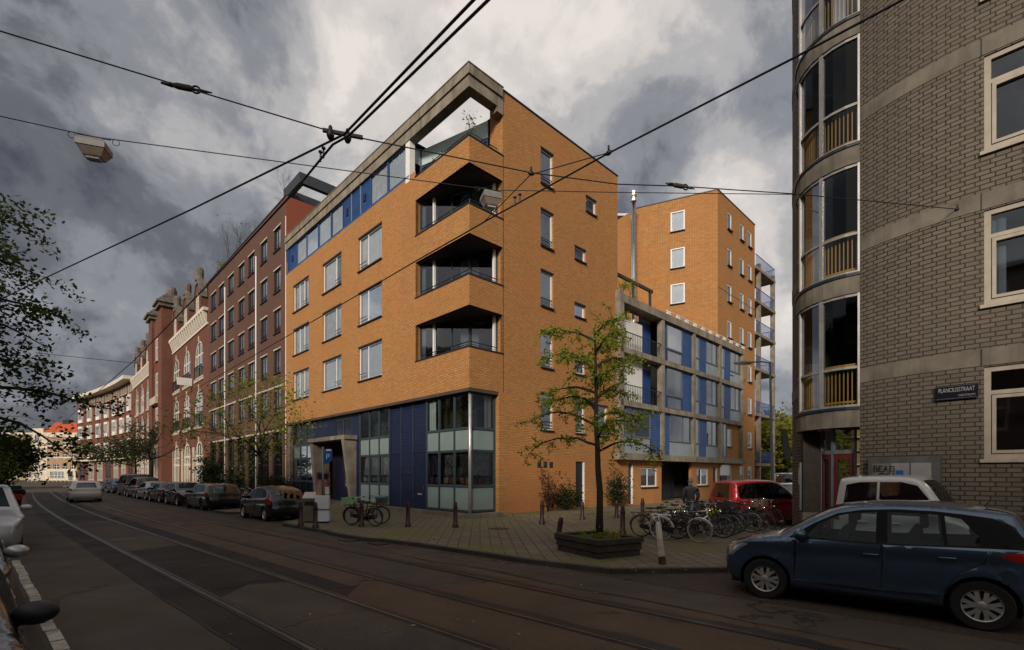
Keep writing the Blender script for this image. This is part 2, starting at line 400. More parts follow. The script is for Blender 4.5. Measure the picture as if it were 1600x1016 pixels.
def window(parent, loc, rz, w, h, mull=(), rails=(), frame='white', pane='pane', sill='frame_dark', curtain=None, fw=.075, dep=.06, arch=0.0, guard=False, panes_dark=None):
    """one window: frame mesh with pane, sill, curtain as sub-parts. Local x along the wall, y into it"""
    key = (round(w, 2), round(h, 2), tuple(mull), tuple(rails), frame, fw, arch)
    if key not in MESHES:
        m = MB()
        if not arch:
            m.box(0, fw, 0, dep, 0, h); m.box(w - fw, w, 0, dep, 0, h); m.box(fw, w - fw, 0, dep, 0, fw); m.box(fw, w - fw, 0, dep, h - fw, h)
        else:
            n = 10
            outer = [(0, 0)] + [(w / 2 - w / 2 * math.cos(math.pi * i / n), h - arch + arch * math.sin(math.pi * i / n)) for i in range(n + 1)] + [(w, 0)]
            inner = [(fw, 0)] + [(w / 2 - (w / 2 - fw) * math.cos(math.pi * i / n), h - arch + (arch - fw) * math.sin(math.pi * i / n)) for i in range(n + 1)] + [(w - fw, 0)]
            for i in range(len(outer) - 1):
                m.prism_y([outer[i], outer[i + 1], inner[i + 1], inner[i]], 0, dep)
            m.box(fw, w - fw, 0, dep, 0, fw)
        top = h - fw if not arch else h - .5 * fw
        for x in mull: m.box(x * w - fw * .45, x * w + fw * .45, .004, dep - .004, fw, (top if not arch else h - arch * .25))
        for z in rails: m.box(fw, w - fw, .008, dep - .008, z * h - fw * .4, z * h + fw * .4)
        MESHES[key] = m.mesh('window', frame)
    o = inst('window', MESHES[key], parent, loc, rz)
    k2 = ('pane', round(w, 2), round(h, 2), pane, arch, fw)
    if k2 not in MESHES:
        m = MB()
        if not arch: m.quad((fw * .5, dep * .55, fw * .5), (w - fw * .5, dep * .55, fw * .5), (w - fw * .5, dep * .55, h - fw * .5), (fw * .5, dep * .55, h - fw * .5))
        else: m.poly([(fw, dep * .55, fw)] + [(w / 2 - (w / 2 - fw * .6) * math.cos(math.pi * i / 10), dep * .55, h - arch + (arch - fw * .6) * math.sin(math.pi * i / 10)) for i in range(11)] + [(w - fw, dep * .55, fw)])
        MESHES[k2] = m.mesh('pane', pane)
    inst('pane', MESHES[k2], o)
    if sill:
        k3 = ('sill', round(w, 2), sill)
        if k3 not in MESHES: MESHES[k3] = MB().box(-.03, w + .03, -.19, 0, -.055, -.003).mesh('sill', sill)
        inst('sill', MESHES[k3], o)
    if curtain:
        k4 = ('cur', round(w, 2), round(h, 2), tuple(curtain))
        if k4 not in MESHES:
            m = MB()
            for (a, b, z0, z1) in curtain[1:]:
                n = max(4, int((b - a) * w / .06)); pr = None
                for i in range(n + 1):
                    x = (a + (b - a) * i / n) * w; y = dep + .045 + .022 * math.sin(i * 1.9) + .012 * math.sin(i * .7)
                    if pr: m.quad((pr[0], pr[1], z0 * h), (x, y, z0 * h), (x, y, z1 * h), (pr[0], pr[1], z1 * h))
                    pr = (x, y)
            MESHES[k4] = m.mesh('curtain', curtain[0])
        inst('curtain', MESHES[k4], o)
    if guard:
        k5 = ('guard', round(w, 2))
        if k5 not in MESHES:
            m = MB(); m.box(.03, w - .03, -.05, -.02, .42, .45); m.box(.03, w - .03, -.05, -.02, .1, .125); m.box(.03, w - .03, -.05, -.02, .26, .28)
            MESHES[k5] = m.mesh('guard_rail', 'frame_dark')
        inst('guard_rail', MESHES[k5], o)
    return o
def louvre(mb, a0, a1, z0, z1, d=.0, pitch=.13, P=None):
    """horizontal board cladding"""
    P = P or (lambda a, dd, z: (a, dd, z)); n = max(1, round((z1 - z0) / pitch)); h = (z1 - z0) / n
    for i in range(n):
        b = z0 + i * h; t = b + h
        mb.add([P(a0, d - .03, b + .004), P(a1, d - .03, b + .004), P(a1, d - .006, t), P(a0, d - .006, t), P(a0, d + .03, b), P(a1, d + .03, b), P(a1, d + .03, t), P(a0, d + .03, t)],
               [(0, 1, 2, 3), (0, 4, 5, 1), (3, 2, 6, 7), (0, 3, 7, 4), (1, 5, 6, 2)])
PL = lambda x=0.0: (lambda a, d, z: (x + d, a, z))        # left facade of a grid building: along = y, depth = +x
PR = lambda y=0.0: (lambda a, d, z: (a, y + d, z))        # right facade: along = x, depth = +y
def text_mesh(s, size, depth=.004):
    cu = bpy.data.curves.new('letters', 'FONT'); cu.body = s; cu.size = size; cu.extrude = depth; cu.align_x = 'CENTER'; cu.resolution_u = 3
    o = bpy.data.objects.new('letters', cu); COL.objects.link(o)
    dg = bpy.context.evaluated_depsgraph_get(); me = bpy.data.meshes.new_from_object(o.evaluated_get(dg))
    bpy.data.objects.remove(o); return me
def lettering(parent, s, size, loc, material, rot, name='lettering', sx=1.0):
    me = text_mesh(s, size); me.materials.clear(); me.materials.append(MT[material])
    o = bpy.data.objects.new(name, me); COL.objects.link(o); o.parent = parent; o.location = loc; o.rotation_euler = rot; o.scale = (sx, 1, 1); return o
SKYB = [(640, 150, 9, .19), (240, 400, 22, -.13), (1085, 215, 60, -.27), (1120, 315, 190, .42), (1225, 490, 140, .26), (40, 90, 12, -.10), (100, 560, 30, .06), (560, 300, 20, .05), (930, 60, 18, .12), (1000, 225, 90, -.07)]
# ---------------------------------------------------------------- camera, sky, sun
cam = bpy.data.cameras.new('camera'); co = bpy.data.objects.new('camera', cam); COL.objects.link(co)
co.location = (0, 0, H); co.rotation_euler = (R(90), 0, 0)
cam.sensor_width = 36; cam.lens = F / 1600 * 36; cam.shift_y = (HV - 508) / 1600; cam.clip_end = 2000; cam.clip_start = .05
scn.camera = co
SUN_EL, SUN_AZ = R(24), R(196)          # azimuth measured from +Y (view direction), clockwise
sd = Vector((math.sin(SUN_AZ) * math.cos(SUN_EL), math.cos(SUN_AZ) * math.cos(SUN_EL), math.sin(SUN_EL)))
sl = bpy.data.lights.new('sun', 'SUN'); sl.energy = 2.75; sl.angle = R(10); sl.color = (1.0, .9, .79)
so = bpy.data.objects.new('sun', sl); COL.objects.link(so); so.rotation_euler = (-sd).to_track_quat('-Z', 'Y').to_euler(); so.location = (0, 0, 50)
w = bpy.data.worlds.new('World'); scn.world = w; w.use_nodes = True
t = w.node_tree; bg = t.nodes['Background']
sky = N(t, 'ShaderNodeTexSky', sky_type='NISHITA'); sky.sun_disc = False; sky.sun_elevation = SUN_EL; sky.sun_rotation = SUN_AZ
t.links.new(sky.outputs[0], bg.inputs[0]); bg.inputs[1].default_value = .07
geo = N(t, 'ShaderNodeTexCoord').outputs['Generated']
sp = N(t, 'ShaderNodeSeparateXYZ'); t.links.new(geo, sp.inputs[0])
zz = mth(t, 'MAXIMUM', sp.outputs[2], 0.0)
den = mth(t, 'ADD', zz, .22)
cb = N(t, 'ShaderNodeCombineXYZ'); t.links.new(mth(t, 'DIVIDE', sp.outputs[0], den), cb.inputs[0]); t.links.new(mth(t, 'DIVIDE', sp.outputs[1], den), cb.inputs[1]); t.links.new(mth(t, 'MULTIPLY', zz, .8), cb.inputs[2])
def off(vec, x, y, z=0):
    n = N(t, 'ShaderNodeMapping'); n.inputs['Location'].default_value = (x, y, z); t.links.new(vec, n.inputs[0]); return n.outputs[0]
wv = N(t, 'ShaderNodeTexNoise'); wv.inputs['Scale'].default_value = 2.2; wv.inputs['Detail'].default_value = 5; t.links.new(geo, wv.inputs['Vector'])
wa = N(t, 'ShaderNodeVectorMath', operation='MULTIPLY_ADD'); t.links.new(wv.outputs[1], wa.inputs[0]); wa.inputs[1].default_value = (.22, .22, .22); t.links.new(geo, wa.inputs[2])
gw = wa.outputs[0]
n1 = nz(t, off(cb.outputs[0], 5.3, 2.1), 1.15, 6, .5, .3)
n2 = nz(t, off(gw, 1.7, 9.4, .6), 3.0, 10, .58, .15)
n3 = nz(t, off(gw, 3.1, 4.7, 2.2), 7.5, 10, .62, .2)
def blob(u, v, p, k):
    d = Vector(((u - 800) / F, 1, (HV - v) / F)).normalized()
    n = N(t, 'ShaderNodeVectorMath', operation='DOT_PRODUCT'); t.links.new(geo, n.inputs[0]); n.inputs[1].default_value = d
    return mth(t, 'MULTIPLY', mth(t, 'POWER', mth(t, 'MAXIMUM', n.outputs['Value'], 0.0), p), k)
acc = mth(t, 'ADD', mth(t, 'MULTIPLY', n1, .62), mth(t, 'MULTIPLY', n2, .95))
acc = mth(t, 'ADD', acc, mth(t, 'SUBTRACT', mth(t, 'MULTIPLY', n3, .50), .40))
for (u, v, p, k) in SKYB: acc = mth(t, 'ADD', acc, blob(u, v, p, k))
for az, el, p, k in ((196, 32, 3, .30), (235, 45, 5, .12)):      # thinner cloud round the sun, behind the camera
    d = (math.sin(R(az)) * math.cos(R(el)), math.cos(R(az)) * math.cos(R(el)), math.sin(R(el)))
    n = N(t, 'ShaderNodeVectorMath', operation='DOT_PRODUCT'); t.links.new(geo, n.inputs[0]); n.inputs[1].default_value = d
    acc = mth(t, 'ADD', acc, mth(t, 'MULTIPLY', mth(t, 'POWER', mth(t, 'MAXIMUM', n.outputs['Value'], 0.0), p), k))
rp = N(t, 'ShaderNodeValToRGB'); t.links.new(acc, rp.inputs[0]); rp.color_ramp.interpolation = 'EASE'
e = rp.color_ramp.elements
e[0].position = .40; e[0].color = (.060, .064, .080, 1); e[1].position = .98; e[1].color = (.74, .68, .63, 1)
for pos, c in ((.52, (.12, .122, .138)), (.63, (.225, .232, .255)), (.76, (.41, .40, .40)), (.87, (.60, .56, .53))):
    x = e.new(pos); x.color = (*c, 1)
bg2 = N(t, 'ShaderNodeBackground'); t.links.new(rp.outputs[0], bg2.inputs[0]); bg2.inputs[1].default_value = 1.0
mx = N(t, 'ShaderNodeMixShader'); mx.inputs[0].default_value = .93
t.links.new(bg.outputs[0], mx.inputs[1]); t.links.new(bg2.outputs[0], mx.inputs[2]); t.links.new(mx.outputs[0], t.nodes['World Output'].inputs[0])
scn.view_settings.view_transform = 'Standard'; scn.view_settings.look = 'None'; scn.view_settings.exposure = 0.22; scn.view_settings.gamma = 1
scn.cycles.max_bounces = 6; scn.cycles.diffuse_bounces = 3; scn.cycles.glossy_bounces = 3; scn.cycles.transparent_max_bounces = 12; scn.cycles.transmission_bounces = 3
scn.cycles.caustics_reflective = False; scn.cycles.caustics_refractive = False
try: scn.cycles.use_denoising = True
except Exception: pass

# ---------------------------------------------------------------- the ground
SROT = math.atan2(DS.y, DS.x)      # street frame: local x up the street, local y back across it (-o)
def street_sheet(name, pts, z, m, z0=None):
    """flat sheet from (a, o) points, object axes turned along the street"""
    b = MB(); b.M = Matrix.Rotation(-SROT, 4, 'Z')
    w3 = [ST(a, o, 0) for a, o in pts]
    if z0 is None: b.poly([(p.x, p.y, z) for p in w3])
    else: b.prism([(p.x, p.y) for p in w3], z0, z)
    o = b.build(name, m, rz=SROT); return struct(o)
def bend(a):
    """the far street drifts to the right of its first direction"""
    return 0.0 if a < 22 else .0007 * (a - 22) ** 2 if a < 60 else 1.01 + .0532 * (a - 60)
def strip(o0, o1, a0, a1, step=3.0, n0=0.0):
    k = max(2, int((a1 - a0) / step)); xs = [a0 + (a1 - a0) * i / k for i in range(k + 1)]
    rr = random.Random(int(o0 * 31 + a0))
    return [(a, o0 + bend(a) + n0 * (rr.random() - .5)) for a in xs] + [(a, o1 + bend(a)) for a in reversed(xs)]
g = MB(); g.M = Matrix.Rotation(-SROT, 4, 'Z'); S = 600
g.quad((-S, -S, 0), (S, -S, 0), (S, S, 0), (-S, S, 0)); struct(g.build('road', 'asphalt', rz=SROT))
street_sheet('road_track_lane', strip(2.12, 4.62, -30, 75, 1.1, .05), .004, 'asphalt_dark')
street_sheet('road_far_lane', strip(4.62, 7.2, -30, 75, 1.5), .004, 'asphalt_brown')
street_sheet('road_patch', [(3.0, 2.7), (8.9, 2.7), (9.6, 3.4), (9.3, 4.0), (3.4, 4.0)], .008, 'asphalt_grey')
street_sheet('road_patch', [(-6, 4.12), (7.4, 4.12), (8.0, 4.7), (8.4, 5.2), (-6, 5.2)], .008, 'asphalt_brown')
street_sheet('road_patch', [(7.2, 5.38), (14.5, 5.38), (14.2, 6.0), (14.9, 6.5), (6.6, 6.5), (7.0, 5.9)], .008, 'asphalt_grey')
street_sheet('road_patch', [(16, 2.75), (27, 2.75), (27.6, 3.5), (27, 3.98), (16.4, 3.98)], .008, 'asphalt')
def seam(pts, wd, name='tar_joint'):
    rr = random.Random(len(pts) * 7 + int(wd * 1000)); L = []; Rr = []
    for (a, o) in pts:
        k = wd * (.5 + rr.random()); L.append((a, o - k / 2)); Rr.append((a, o + k / 2))
    street_sheet(name, L + Rr[::-1], .0125, 'seam')
seam([(-12 + i * 1.0, 7.22 + bend(-12 + i) + .06 * math.sin(i * 1.7) + (.10 if 17 < i < 21 else 0)) for i in range(50)], .035)
seam([(-12 + i * .8, 2.1 + bend(-12 + i * .8) + .015 * math.sin(i * 2.3)) for i in range(60)], .022)
for k, (a, o0, o1) in enumerate([(9.6, 2.72, 3.95), (3.1, 2.75, 3.9), (1.2, 2.1, 2.7), (4.5, 2.1, 2.6), (14.6, 5.35, 6.5), (8.0, 4.15, 5.2), (21, 2.7, 3.98), (17, 4.2, 6.5), (5.9, 1.2, 2.05)]):
    n = 9; pts = [(a + .12 * math.sin(i * 1.3 + k) + .03 * i, o0 + (o1 - o0) * i / n) for i in range(n + 1)]
    rr = random.Random(k); wd = [.012 + .02 * rr.random() for _ in pts]
    street_sheet('tar_joint', [(p[0] - q, p[1]) for p, q in zip(pts, wd)] + [(p[0] + q, p[1]) for p, q in reversed(list(zip(pts, wd)))], .0125, 'seam')
# tram rails: head, groove, keeper
def rail(o):
    for nm, w0, w1, m, z in (('rail_joint', -.075, .12, 'seam', .0115), ('tram_rail', -.026, .026, 'railsteel', .017), ('rail_keeper', .062, .078, 'railsteel', .0165)):
        pts = strip(o + w0, o + w1, -30, 74, 1.5); street_sheet(nm, pts, z, m, .002)
for o in (2.64, 4.06, 5.28, 6.66): rail(o)
for (a0, a1, o, wd) in ((-3, 4.5, 6.72, .16), (-3, 7.5, 5.36, .11), (5, 9, 6.73, .10), (7.5, 13, 5.34, .07)):
    n = 24; rr = random.Random(int(a0 * 10 + o)); up = [(a0 + (a1 - a0) * i / n, o + .10 + wd * rr.random() * math.sin(math.pi * i / n)) for i in range(n + 1)]
    street_sheet('tar_joint', [(a0, o), (a1, o)] + up[::-1], .0105, 'seam')
# parking line on the near side, block by block
a = 1.2; rr = random.Random(5)
while a < 16:
    l = .42 + .14 * rr.random(); j = .02 * rr.random()
    street_sheet('parking_line', [(a, .62 + j), (a + l, .62 + j), (a + l, .755 + j), (a, .755 + j)], .005 + .0005 * rr.random(), 'linewhite')
    a += l + .035
street_sheet('parking_bay', strip(-1.7, .58, -6, 60, 3), .003, 'bay')
street_sheet('pavement', strip(-9.0, -1.7, -10, 60, 3), .12, 'pavement', -.05)
# far side: parking bays, kerbs and the wide corner pavement
street_sheet('parking_bay', [(-40, 8.45), (6.0, 8.45), (6.0, 13), (-40, 13)], .004, 'bay')
street_sheet('parking_bay', strip(8.35, 13, 18.5, 72, 3), .0045, 'bay')
PZ = .10
corner = [(5.15, 8.72), (7.2, 8.45), (9.0, 8.42), (11.0, 8.36), (12.6, 8.2), (13.2, 7.95), (15, 7.95), (16, 8.1), (19.4, 8.12), (20.4, 8.6), (21.2, 10.4), (26.4, 10.45), (26.9, 8.6), (29.2, 8.6), (29.8, 10.45), (45, 10.7), (60, 11.6), (75, 13), (75, 16), (60, 40), (-20, 80), (-60, 60), (-40, 10.75), (2.9, 10.75), (3.4, 10.5)]
def inset(pts, d, idx):
    out = []
    for k in idx:
        p = Vector(pts[k]); a_ = Vector(pts[k - 1]); b_ = Vector(pts[(k + 1) % len(pts)])
        t1 = (p - a_).normalized(); t2 = (b_ - p).normalized()
        n = Vector((-t1.y - t2.y, t1.x + t2.x)).normalized()
        out.append((p.x + n.x * d, p.y + n.y * d))
    return out
ring_idx = [22, 23, 24] + list(range(0, 18))
outer = [corner[k] for k in ring_idx]; inner = []
for j, k in enumerate(ring_idx):
    p = Vector(outer[j]); a_ = Vector(outer[max(j - 1, 0)]); b_ = Vector(outer[min(j + 1, len(outer) - 1)])
    tt = (b_ - a_).normalized(); n = Vector((-tt.y, tt.x)); inner.append((p.x + n.x * .16, p.y + n.y * .16))
street_sheet('pavement', inner + [corner[k] for k in range(18, 22)], PZ - .006, 'pavement', -.05)
for j in range(len(outer) - 1):
    L = (Vector(outer[j + 1]) - Vector(outer[j])).length; n = max(1, round(L / 1.0)) if L < 12 else 1
    kb = MB(); kb.M = Matrix.Rotation(-SROT, 4, 'Z')
    for i in range(n):
        f0, f1 = i / n, (i + 1) / n - (.012 / L if n > 1 else 0)
        q = [Vector(outer[j]).lerp(Vector(outer[j + 1]), f0), Vector(outer[j]).lerp(Vector(outer[j + 1]), f1), Vector(inner[j]).lerp(Vector(inner[j + 1]), f1), Vector(inner[j]).lerp(Vector(inner[j + 1]), f0)]
        kb.prism([(ST(*x).x, ST(*x).y) for x in q], -.05, PZ + .012 * ((i * 7 + j * 3) % 5) / 8)
    struct(kb.build('kerb', 'kerb', rz=SROT))
# asphalt carriageway of the side street, dished into the corner pavement
# ---------------------------------------------------------------- the orange corner building
B = thing('corner_apartment_building', 'orange brick corner apartment building with triangular corner balconies and a blue ground floor', 'building', C0, GA)
QE, PE, TOP = 21.8, 11.4, 19.75
rowsL = [(7.42, 9.38), (10.65, 12.55), (13.8, 15.75)]
colsL = {'C': (7.5, 10.2), 'B': (12.45, 15.2), 'A': (17.5, 20.35)}
holesL = [(a, b, z0, z1) for (a, b) in colsL.values() for (z0, z1) in rowsL]
bal = [(7.57, 9.4), (10.72, 12.52), (13.8, 15.6), (16.75, 18.9)]      # open heights of the corner recess
PB, QB = 2.0, 4.2
w = MB()
rect_wall(w, 0, QE, 5.8, 17.08, holesL + [(-1, QB, a, b) for a, b in bal[:3]] + [(-1, QB, 16.75, 20)], .16, PL())
holesR = [(4.6, 5.55, 16.62, 18.4), (4.6, 5.55, 13.5, 15.35), (4.6, 5.55, 10.48, 12.28), (4.6, 5.55, 7.4, 9.2), (4.6, 5.55, 4.25, 6.1),
          (8.3, 9.25, 16.6, 17.45), (7.3, 8.28, 13.65, 14.35), (7.3, 8.25, 10.56, 11.28), (7.3, 8.25, 7.45, 8.15), (7.36, 8.2, 4.25, 5.9), (9.4, 10.35, 4.22, 5.94), (7.4, 8.22, .2, 2.7)]
rect_wall(w, 0, PE, .0, TOP, holesR + [(-1, PB, a, b) for a, b in bal[:3]] + [(-1, PB, 16.75, 20), (-1, 1.75, -1, 5.8)], .16, PR())
# return faces of the recess jambs, pier at the bay, back walls, roof
for a, b in bal[:3]:
    w.quad((0, QB, a), (.32, QB, a), (.32, QB, b), (0, QB, b)); w.quad((PB, 0, a), (PB, .36, a), (PB, .36, b), (PB, 0, b))
w.quad((PB, 0, 16.75), (PB, .9, 16.75), (PB, .9, TOP), (PB, 0, TOP))
w.quad((1.75, 0, .0), (1.75, .4, 0), (1.75, .4, 5.8), (1.75, 0, 5.8))
w.quad((0, QE, 0), (PE, QE, 0), (PE, QE, 19.8), (0, QE, 19.8)); w.quad((PE, 0, 0), (PE, QE, 0), (PE, QE, TOP), (PE, 0, TOP))
w.build('wall', 'orange', B)
# parapet tops, dark copings and expansion joint
for k, (zb, zt) in enumerate(((15.6, 16.75), (12.52, 13.8), (9.4, 10.72), (5.8, 7.57))):
    bt = B
    m = MB()
    m.prism([(0.002, 0.002), (PB + .0, .002), (PB, .16), (.16, .16), (.16, QB), (.002, QB)], zt, zt + .055) if False else None
    m.box(-.03, .2, -.03, QB + .05, zt, zt + .06); m.box(.2, PB + .05, -.03, .2, zt, zt + .06)
    cp = m.build('balcony_coping', 'frame_dark', B)
    r = MB()
    r.tube([(.12, QB - .3, zt + .28), (.12, .12, zt + .28), (PB - .25, .12, zt + .28)], .022, 6)
    r.tube([(.12, QB - .3, zt + .17), (.12, .12, zt + .17), (PB - .25, .12, zt + .17)], .012, 5)
    for q in (.12, 1.4, 2.7, QB - .3): r.tube([(.12, q, zt + .05), (.12, q, zt + .28)], .015, 5)
    for p in (.95, PB - .25): r.tube([(p, .12, zt + .05), (p, .12, zt + .28)], .015, 5)
    r.build('balcony_railing', 'black', cp)
    f = MB()
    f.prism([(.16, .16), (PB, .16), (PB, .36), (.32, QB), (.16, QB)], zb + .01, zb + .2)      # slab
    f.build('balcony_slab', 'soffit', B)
    i = MB(); i.box(.001, .16, .16, QB, zb + .2, zt); i.box(.001 + .16, PB, .001, .16, zb + .2, zt); i.build('balcony_parapet', 'orange_wall', B)
jt = MB(); jt.box(PB + .02, PB + .045, -.006, .02, 5.8, 16.7); jt.build('expansion_joint', 'frame_dark', B)
# glazing of the balcony recesses, on the diagonal
gd = Vector((PB - .05 - .25, .35 - QB, 0)); gl = gd.length; ga = math.atan2(gd.y, gd.x)
for k, (a, b) in enumerate(bal[:3]):
    zf = a - (1.25 if k else 1.55); h = b - zf - .08
    for (f0, f1, mm) in ((0.0, .2, ()), (.2, .66, (.5,)), (.66, 1.0, ())):
        window(B, (.25 + gd.x * f0, QB + gd.y * f0 - .02, zf + .02), ga, gl * (f1 - f0), h, mm, (), 'frame_dark', 'pane_dark', None, ('curtain', (.05, .3, .05, .95)) if f0 != .2 else ('curtain', (.72, .97, .05, .95)), .07)
    for f0 in (.2, .965):
        c = Vector((.25 + gd.x * f0, QB + gd.y * f0, 0)); MB().box(c.x - .09, c.x + .02, c.y - .09, c.y + .02, zf, b + .02).build('balcony_post', 'white', B)
# dark interior behind everything: floors and a back wall keep the rooms closed
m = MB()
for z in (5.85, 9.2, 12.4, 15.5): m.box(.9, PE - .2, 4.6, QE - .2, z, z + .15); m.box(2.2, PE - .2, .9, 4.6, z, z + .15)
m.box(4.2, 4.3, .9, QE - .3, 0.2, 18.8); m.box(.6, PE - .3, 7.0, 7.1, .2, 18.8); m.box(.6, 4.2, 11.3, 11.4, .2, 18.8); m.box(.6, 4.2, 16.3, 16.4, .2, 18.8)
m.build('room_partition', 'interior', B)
m = MB(); m.poly([(.2, 4.8, 18.98), (PE - .1, 4.8, 18.98), (PE - .1, QE - .1, 18.98), (.2, QE - .1, 18.98)]); m.poly([(2.3, .15, 19.3), (PE - .1, .15, 19.3), (PE - .1, 4.8, 19.3), (2.3, 4.8, 19.3)])
m.box(PB + .05, PE, .0005, .18, TOP, TOP + .05); m.build('roof', 'roofdark', B)
m = MB(); m.box(PB - .05, PE + .03, -.035, .22, TOP + .05, TOP + .11); m.build('roof_coping', 'frame_dark', B)
# windows of the street facade
curt = {'A': [('curtain', (.03, .6, .03, .97), (.7, .97, .03, .97)), ('curtain', (.03, .97, .03, .97)), ('blind', (.03, .97, .0, .97))],
        'B': [('curtain', (.03, .66, .03, .97)), ('blind', (.03, .97, .02, .98)), ('curtain', (.03, .97, .03, .98))],
        'C': [('curtain', (.03, .97, .03, .97)), ('blind', (.03, .97, .03, .97)), ('curtain', (.03, .3, .03, .6))]}
mull = {'A': (.34, .64), 'B': (.32,), 'C': (.62,)}
for nme, (a, b) in colsL.items():
    for k, (z0, z1) in enumerate(rowsL):
        window(B, (.09, b, z0), R(-90), b - a, z1 - z0, tuple(1 - x for x in mull[nme]), (), 'white', 'pane', 'frame_dark', curt[nme][(k + 1) % 3], .085)
        m = MB(); m.box(-.02, .14, a - .02, b + .02, z1 - .02, z1 + .045); m.build('window_head', 'frame_dark', B)
        x0, x1 = {'A': (a + .08, a + .95), 'B': (a + .08, a + .9), 'C': (b - .98, b - .1)}[nme]
        m = MB(); m.box(-.02, .005, x0, x1, z0 + .36, z0 + .39); m.box(-.02, .005, x0, x1, z0 + .16, z0 + .18); m.build('guard_rail', 'frame_dark', B)
for k, (a, b, z0, z1) in enumerate(holesR[:11]):
    big = z1 - z0 > 1.2
    window(B, (a, .09, z0), 0, b - a, z1 - z0, (), (), 'white', 'pane_sky' if big else 'pane', 'frame_dark', ('blind', (.05, .95, .02, .98)) if big else ('curtain', (.05, .95, .02, .5)), .08 if big else .09, guard=big)
    m = MB(); m.box(a - .02, b + .02, -.02, .14, z1 - .02, z1 + .05); m.build('window_head', 'frame_dark', B)
d = MB(); d.box(7.42, 8.2, .1, .15, .2, 2.68); d = d.build('door', 'frame_dark', B); m = MB(); m.box(8.12, 8.2, .02, .1, .2, 2.68); m.build('door_frame', 'white', d)
for k in range(3):
    m = MB(); m.box(4.36 + k * .45, 4.62 + k * .45, -.012, .05, 2.34, 2.64); m.build('vent_grille', 'frame_dark', B)
# blue strip under the roof beam
m = MB(); m.box(.12, .2, 8.96, 12.3, 17.08, 18.9); m.box(.12, .2, 19.97, QE - .35, 17.08, 18.9); m.box(-.01, .2, 4.75, QE, 17.02, 17.14); m.box(-.008, .2, QE - .42, QE - .3, 17.14, 18.9)
for (q0, q1) in ((8.96, 12.3), (19.97, 21.38)):
    louvre(m, q0, q1, 17.14, 18.86, .1, .14, PL())
m.build('attic_cladding', 'bluebright', B)
m = MB()
for q in (10.05, 11.2): m.box(.03, .08, q - .02, q + .02, 17.14, 18.86)
m.build('cladding_joint', 'greypanel', B)
for q in (9.6, 11.8, 20.7):
    m = MB(); m.box(.02, .1, q - .12, q + .12, 17.75, 18.15); m.build('attic_vent', 'navy', B)
for (q0, q1, cu) in ((5.1, 7.0, ('blind', (.03, .97, .02, .98))), (7.0, 8.92, ('curtain', (.03, .9, .02, .98))), (12.36, 14.08, ('curtain', (.05, .9, .02, .98))), (14.08, 16.08, ('blind', (.05, .95, .02, .98))), (16.08, 18.05, ('blind', (.03, .97, .02, .98))), (18.05, 19.95, ('curtain', (.05, .95, .02, .98)))):
    window(B, (.06, q1, 17.16), R(-90), q1 - q0, 1.7, (), (), 'bluebright', 'pane', None, cu, .055)
m = MB(); m.box(-.01, .3, 4.72, 5.1, 16.8, 18.85); m.build('attic_post', 'white', B)
# concrete roof beam: along the street, round the corner
m = MB()
m.prism([(-.05, -.05), (1.82, -.05), (1.82, .42), (.42, .42), (.42, QE), (-.05, QE)], 18.86, 19.34)
m.prism([(-.12, -.12), (1.9, -.12), (1.9, .46), (.46, .46), (.46, QE), (-.12, QE)], 19.37, 19.8)
m.prism([(-.03, -.03), (1.8, -.03), (1.8, .4), (.4, .4), (.4, QE), (-.03, QE)], 19.34, 19.37)
m.prism([(-.15, -.15), (1.93, -.15), (1.93, .5), (.5, .5), (.5, QE), (-.15, QE)], 19.8, 19.84)
m.box(1.6, 1.98, -.04, .45, 18.62, 19.8)
m.build('roof_beam', 'concrete', B)
# set-back terrace room with glass band
ta, tb = Vector((.85, 5.0)), Vector((1.9, .95)); td = (tb - ta)
for nm, z0, z1, mm in (('terrace_glass_band', 18.05, 18.85, 'frosted_backlit'),):
    m = MB(); n_ = Vector((-td.y, td.x)).normalized() * .06
    for P_, Q_ in ((Vector((.3, 5.0)), ta), (ta, tb)):
        m.prism([tuple(P_), tuple(Q_), tuple(Q_ + n_), tuple(P_ + n_)], z0, z1)
    m.build(nm, mm, B)
window(B, (ta.x, ta.y, 15.8), math.atan2(td.y, td.x), td.length, 2.2, (.33, .66), (), 'blue', 'pane', None, None, .1)
m = MB(); m.box(ta.x - .04, ta.x + .06, ta.y - .06, ta.y + .04, 15.8, 18.9); m.build('terrace_post', 'frame_grey', B)
# ground floor ------------------------------------------------------
gx = .25
m = MB(); m.box(.1, .9, 21.3, QE, .0, 5.8); m.build('concrete_pier', 'concrete', B)
m = MB(); m.box(gx - .3, 1.2, -.3, QE - .4, -.02, .28); m.box(1.2, 1.75, -.3, .3, -.02, .28); m.build('plinth', 'concrete_band', B)
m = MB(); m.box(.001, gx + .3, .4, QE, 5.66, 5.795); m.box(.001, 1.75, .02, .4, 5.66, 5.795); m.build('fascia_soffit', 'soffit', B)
m = MB(); m.box(gx + .04, gx + .1, 6.98, 7.16, .28, 5.66); m.box(gx + .03, gx + .14, 10.5, 21.3, .28, 5.66) if False else None
rect_wall(m, 10.5, 21.3, .28, 5.66, [(17.5, 21.3, .28, 5.62), (11.75, 14.0, 4.4, 5.5), (11.4, 16.0, .28, 4.1)], .1, PL(gx + .06)); m.build('entrance_wall', 'navy', B)
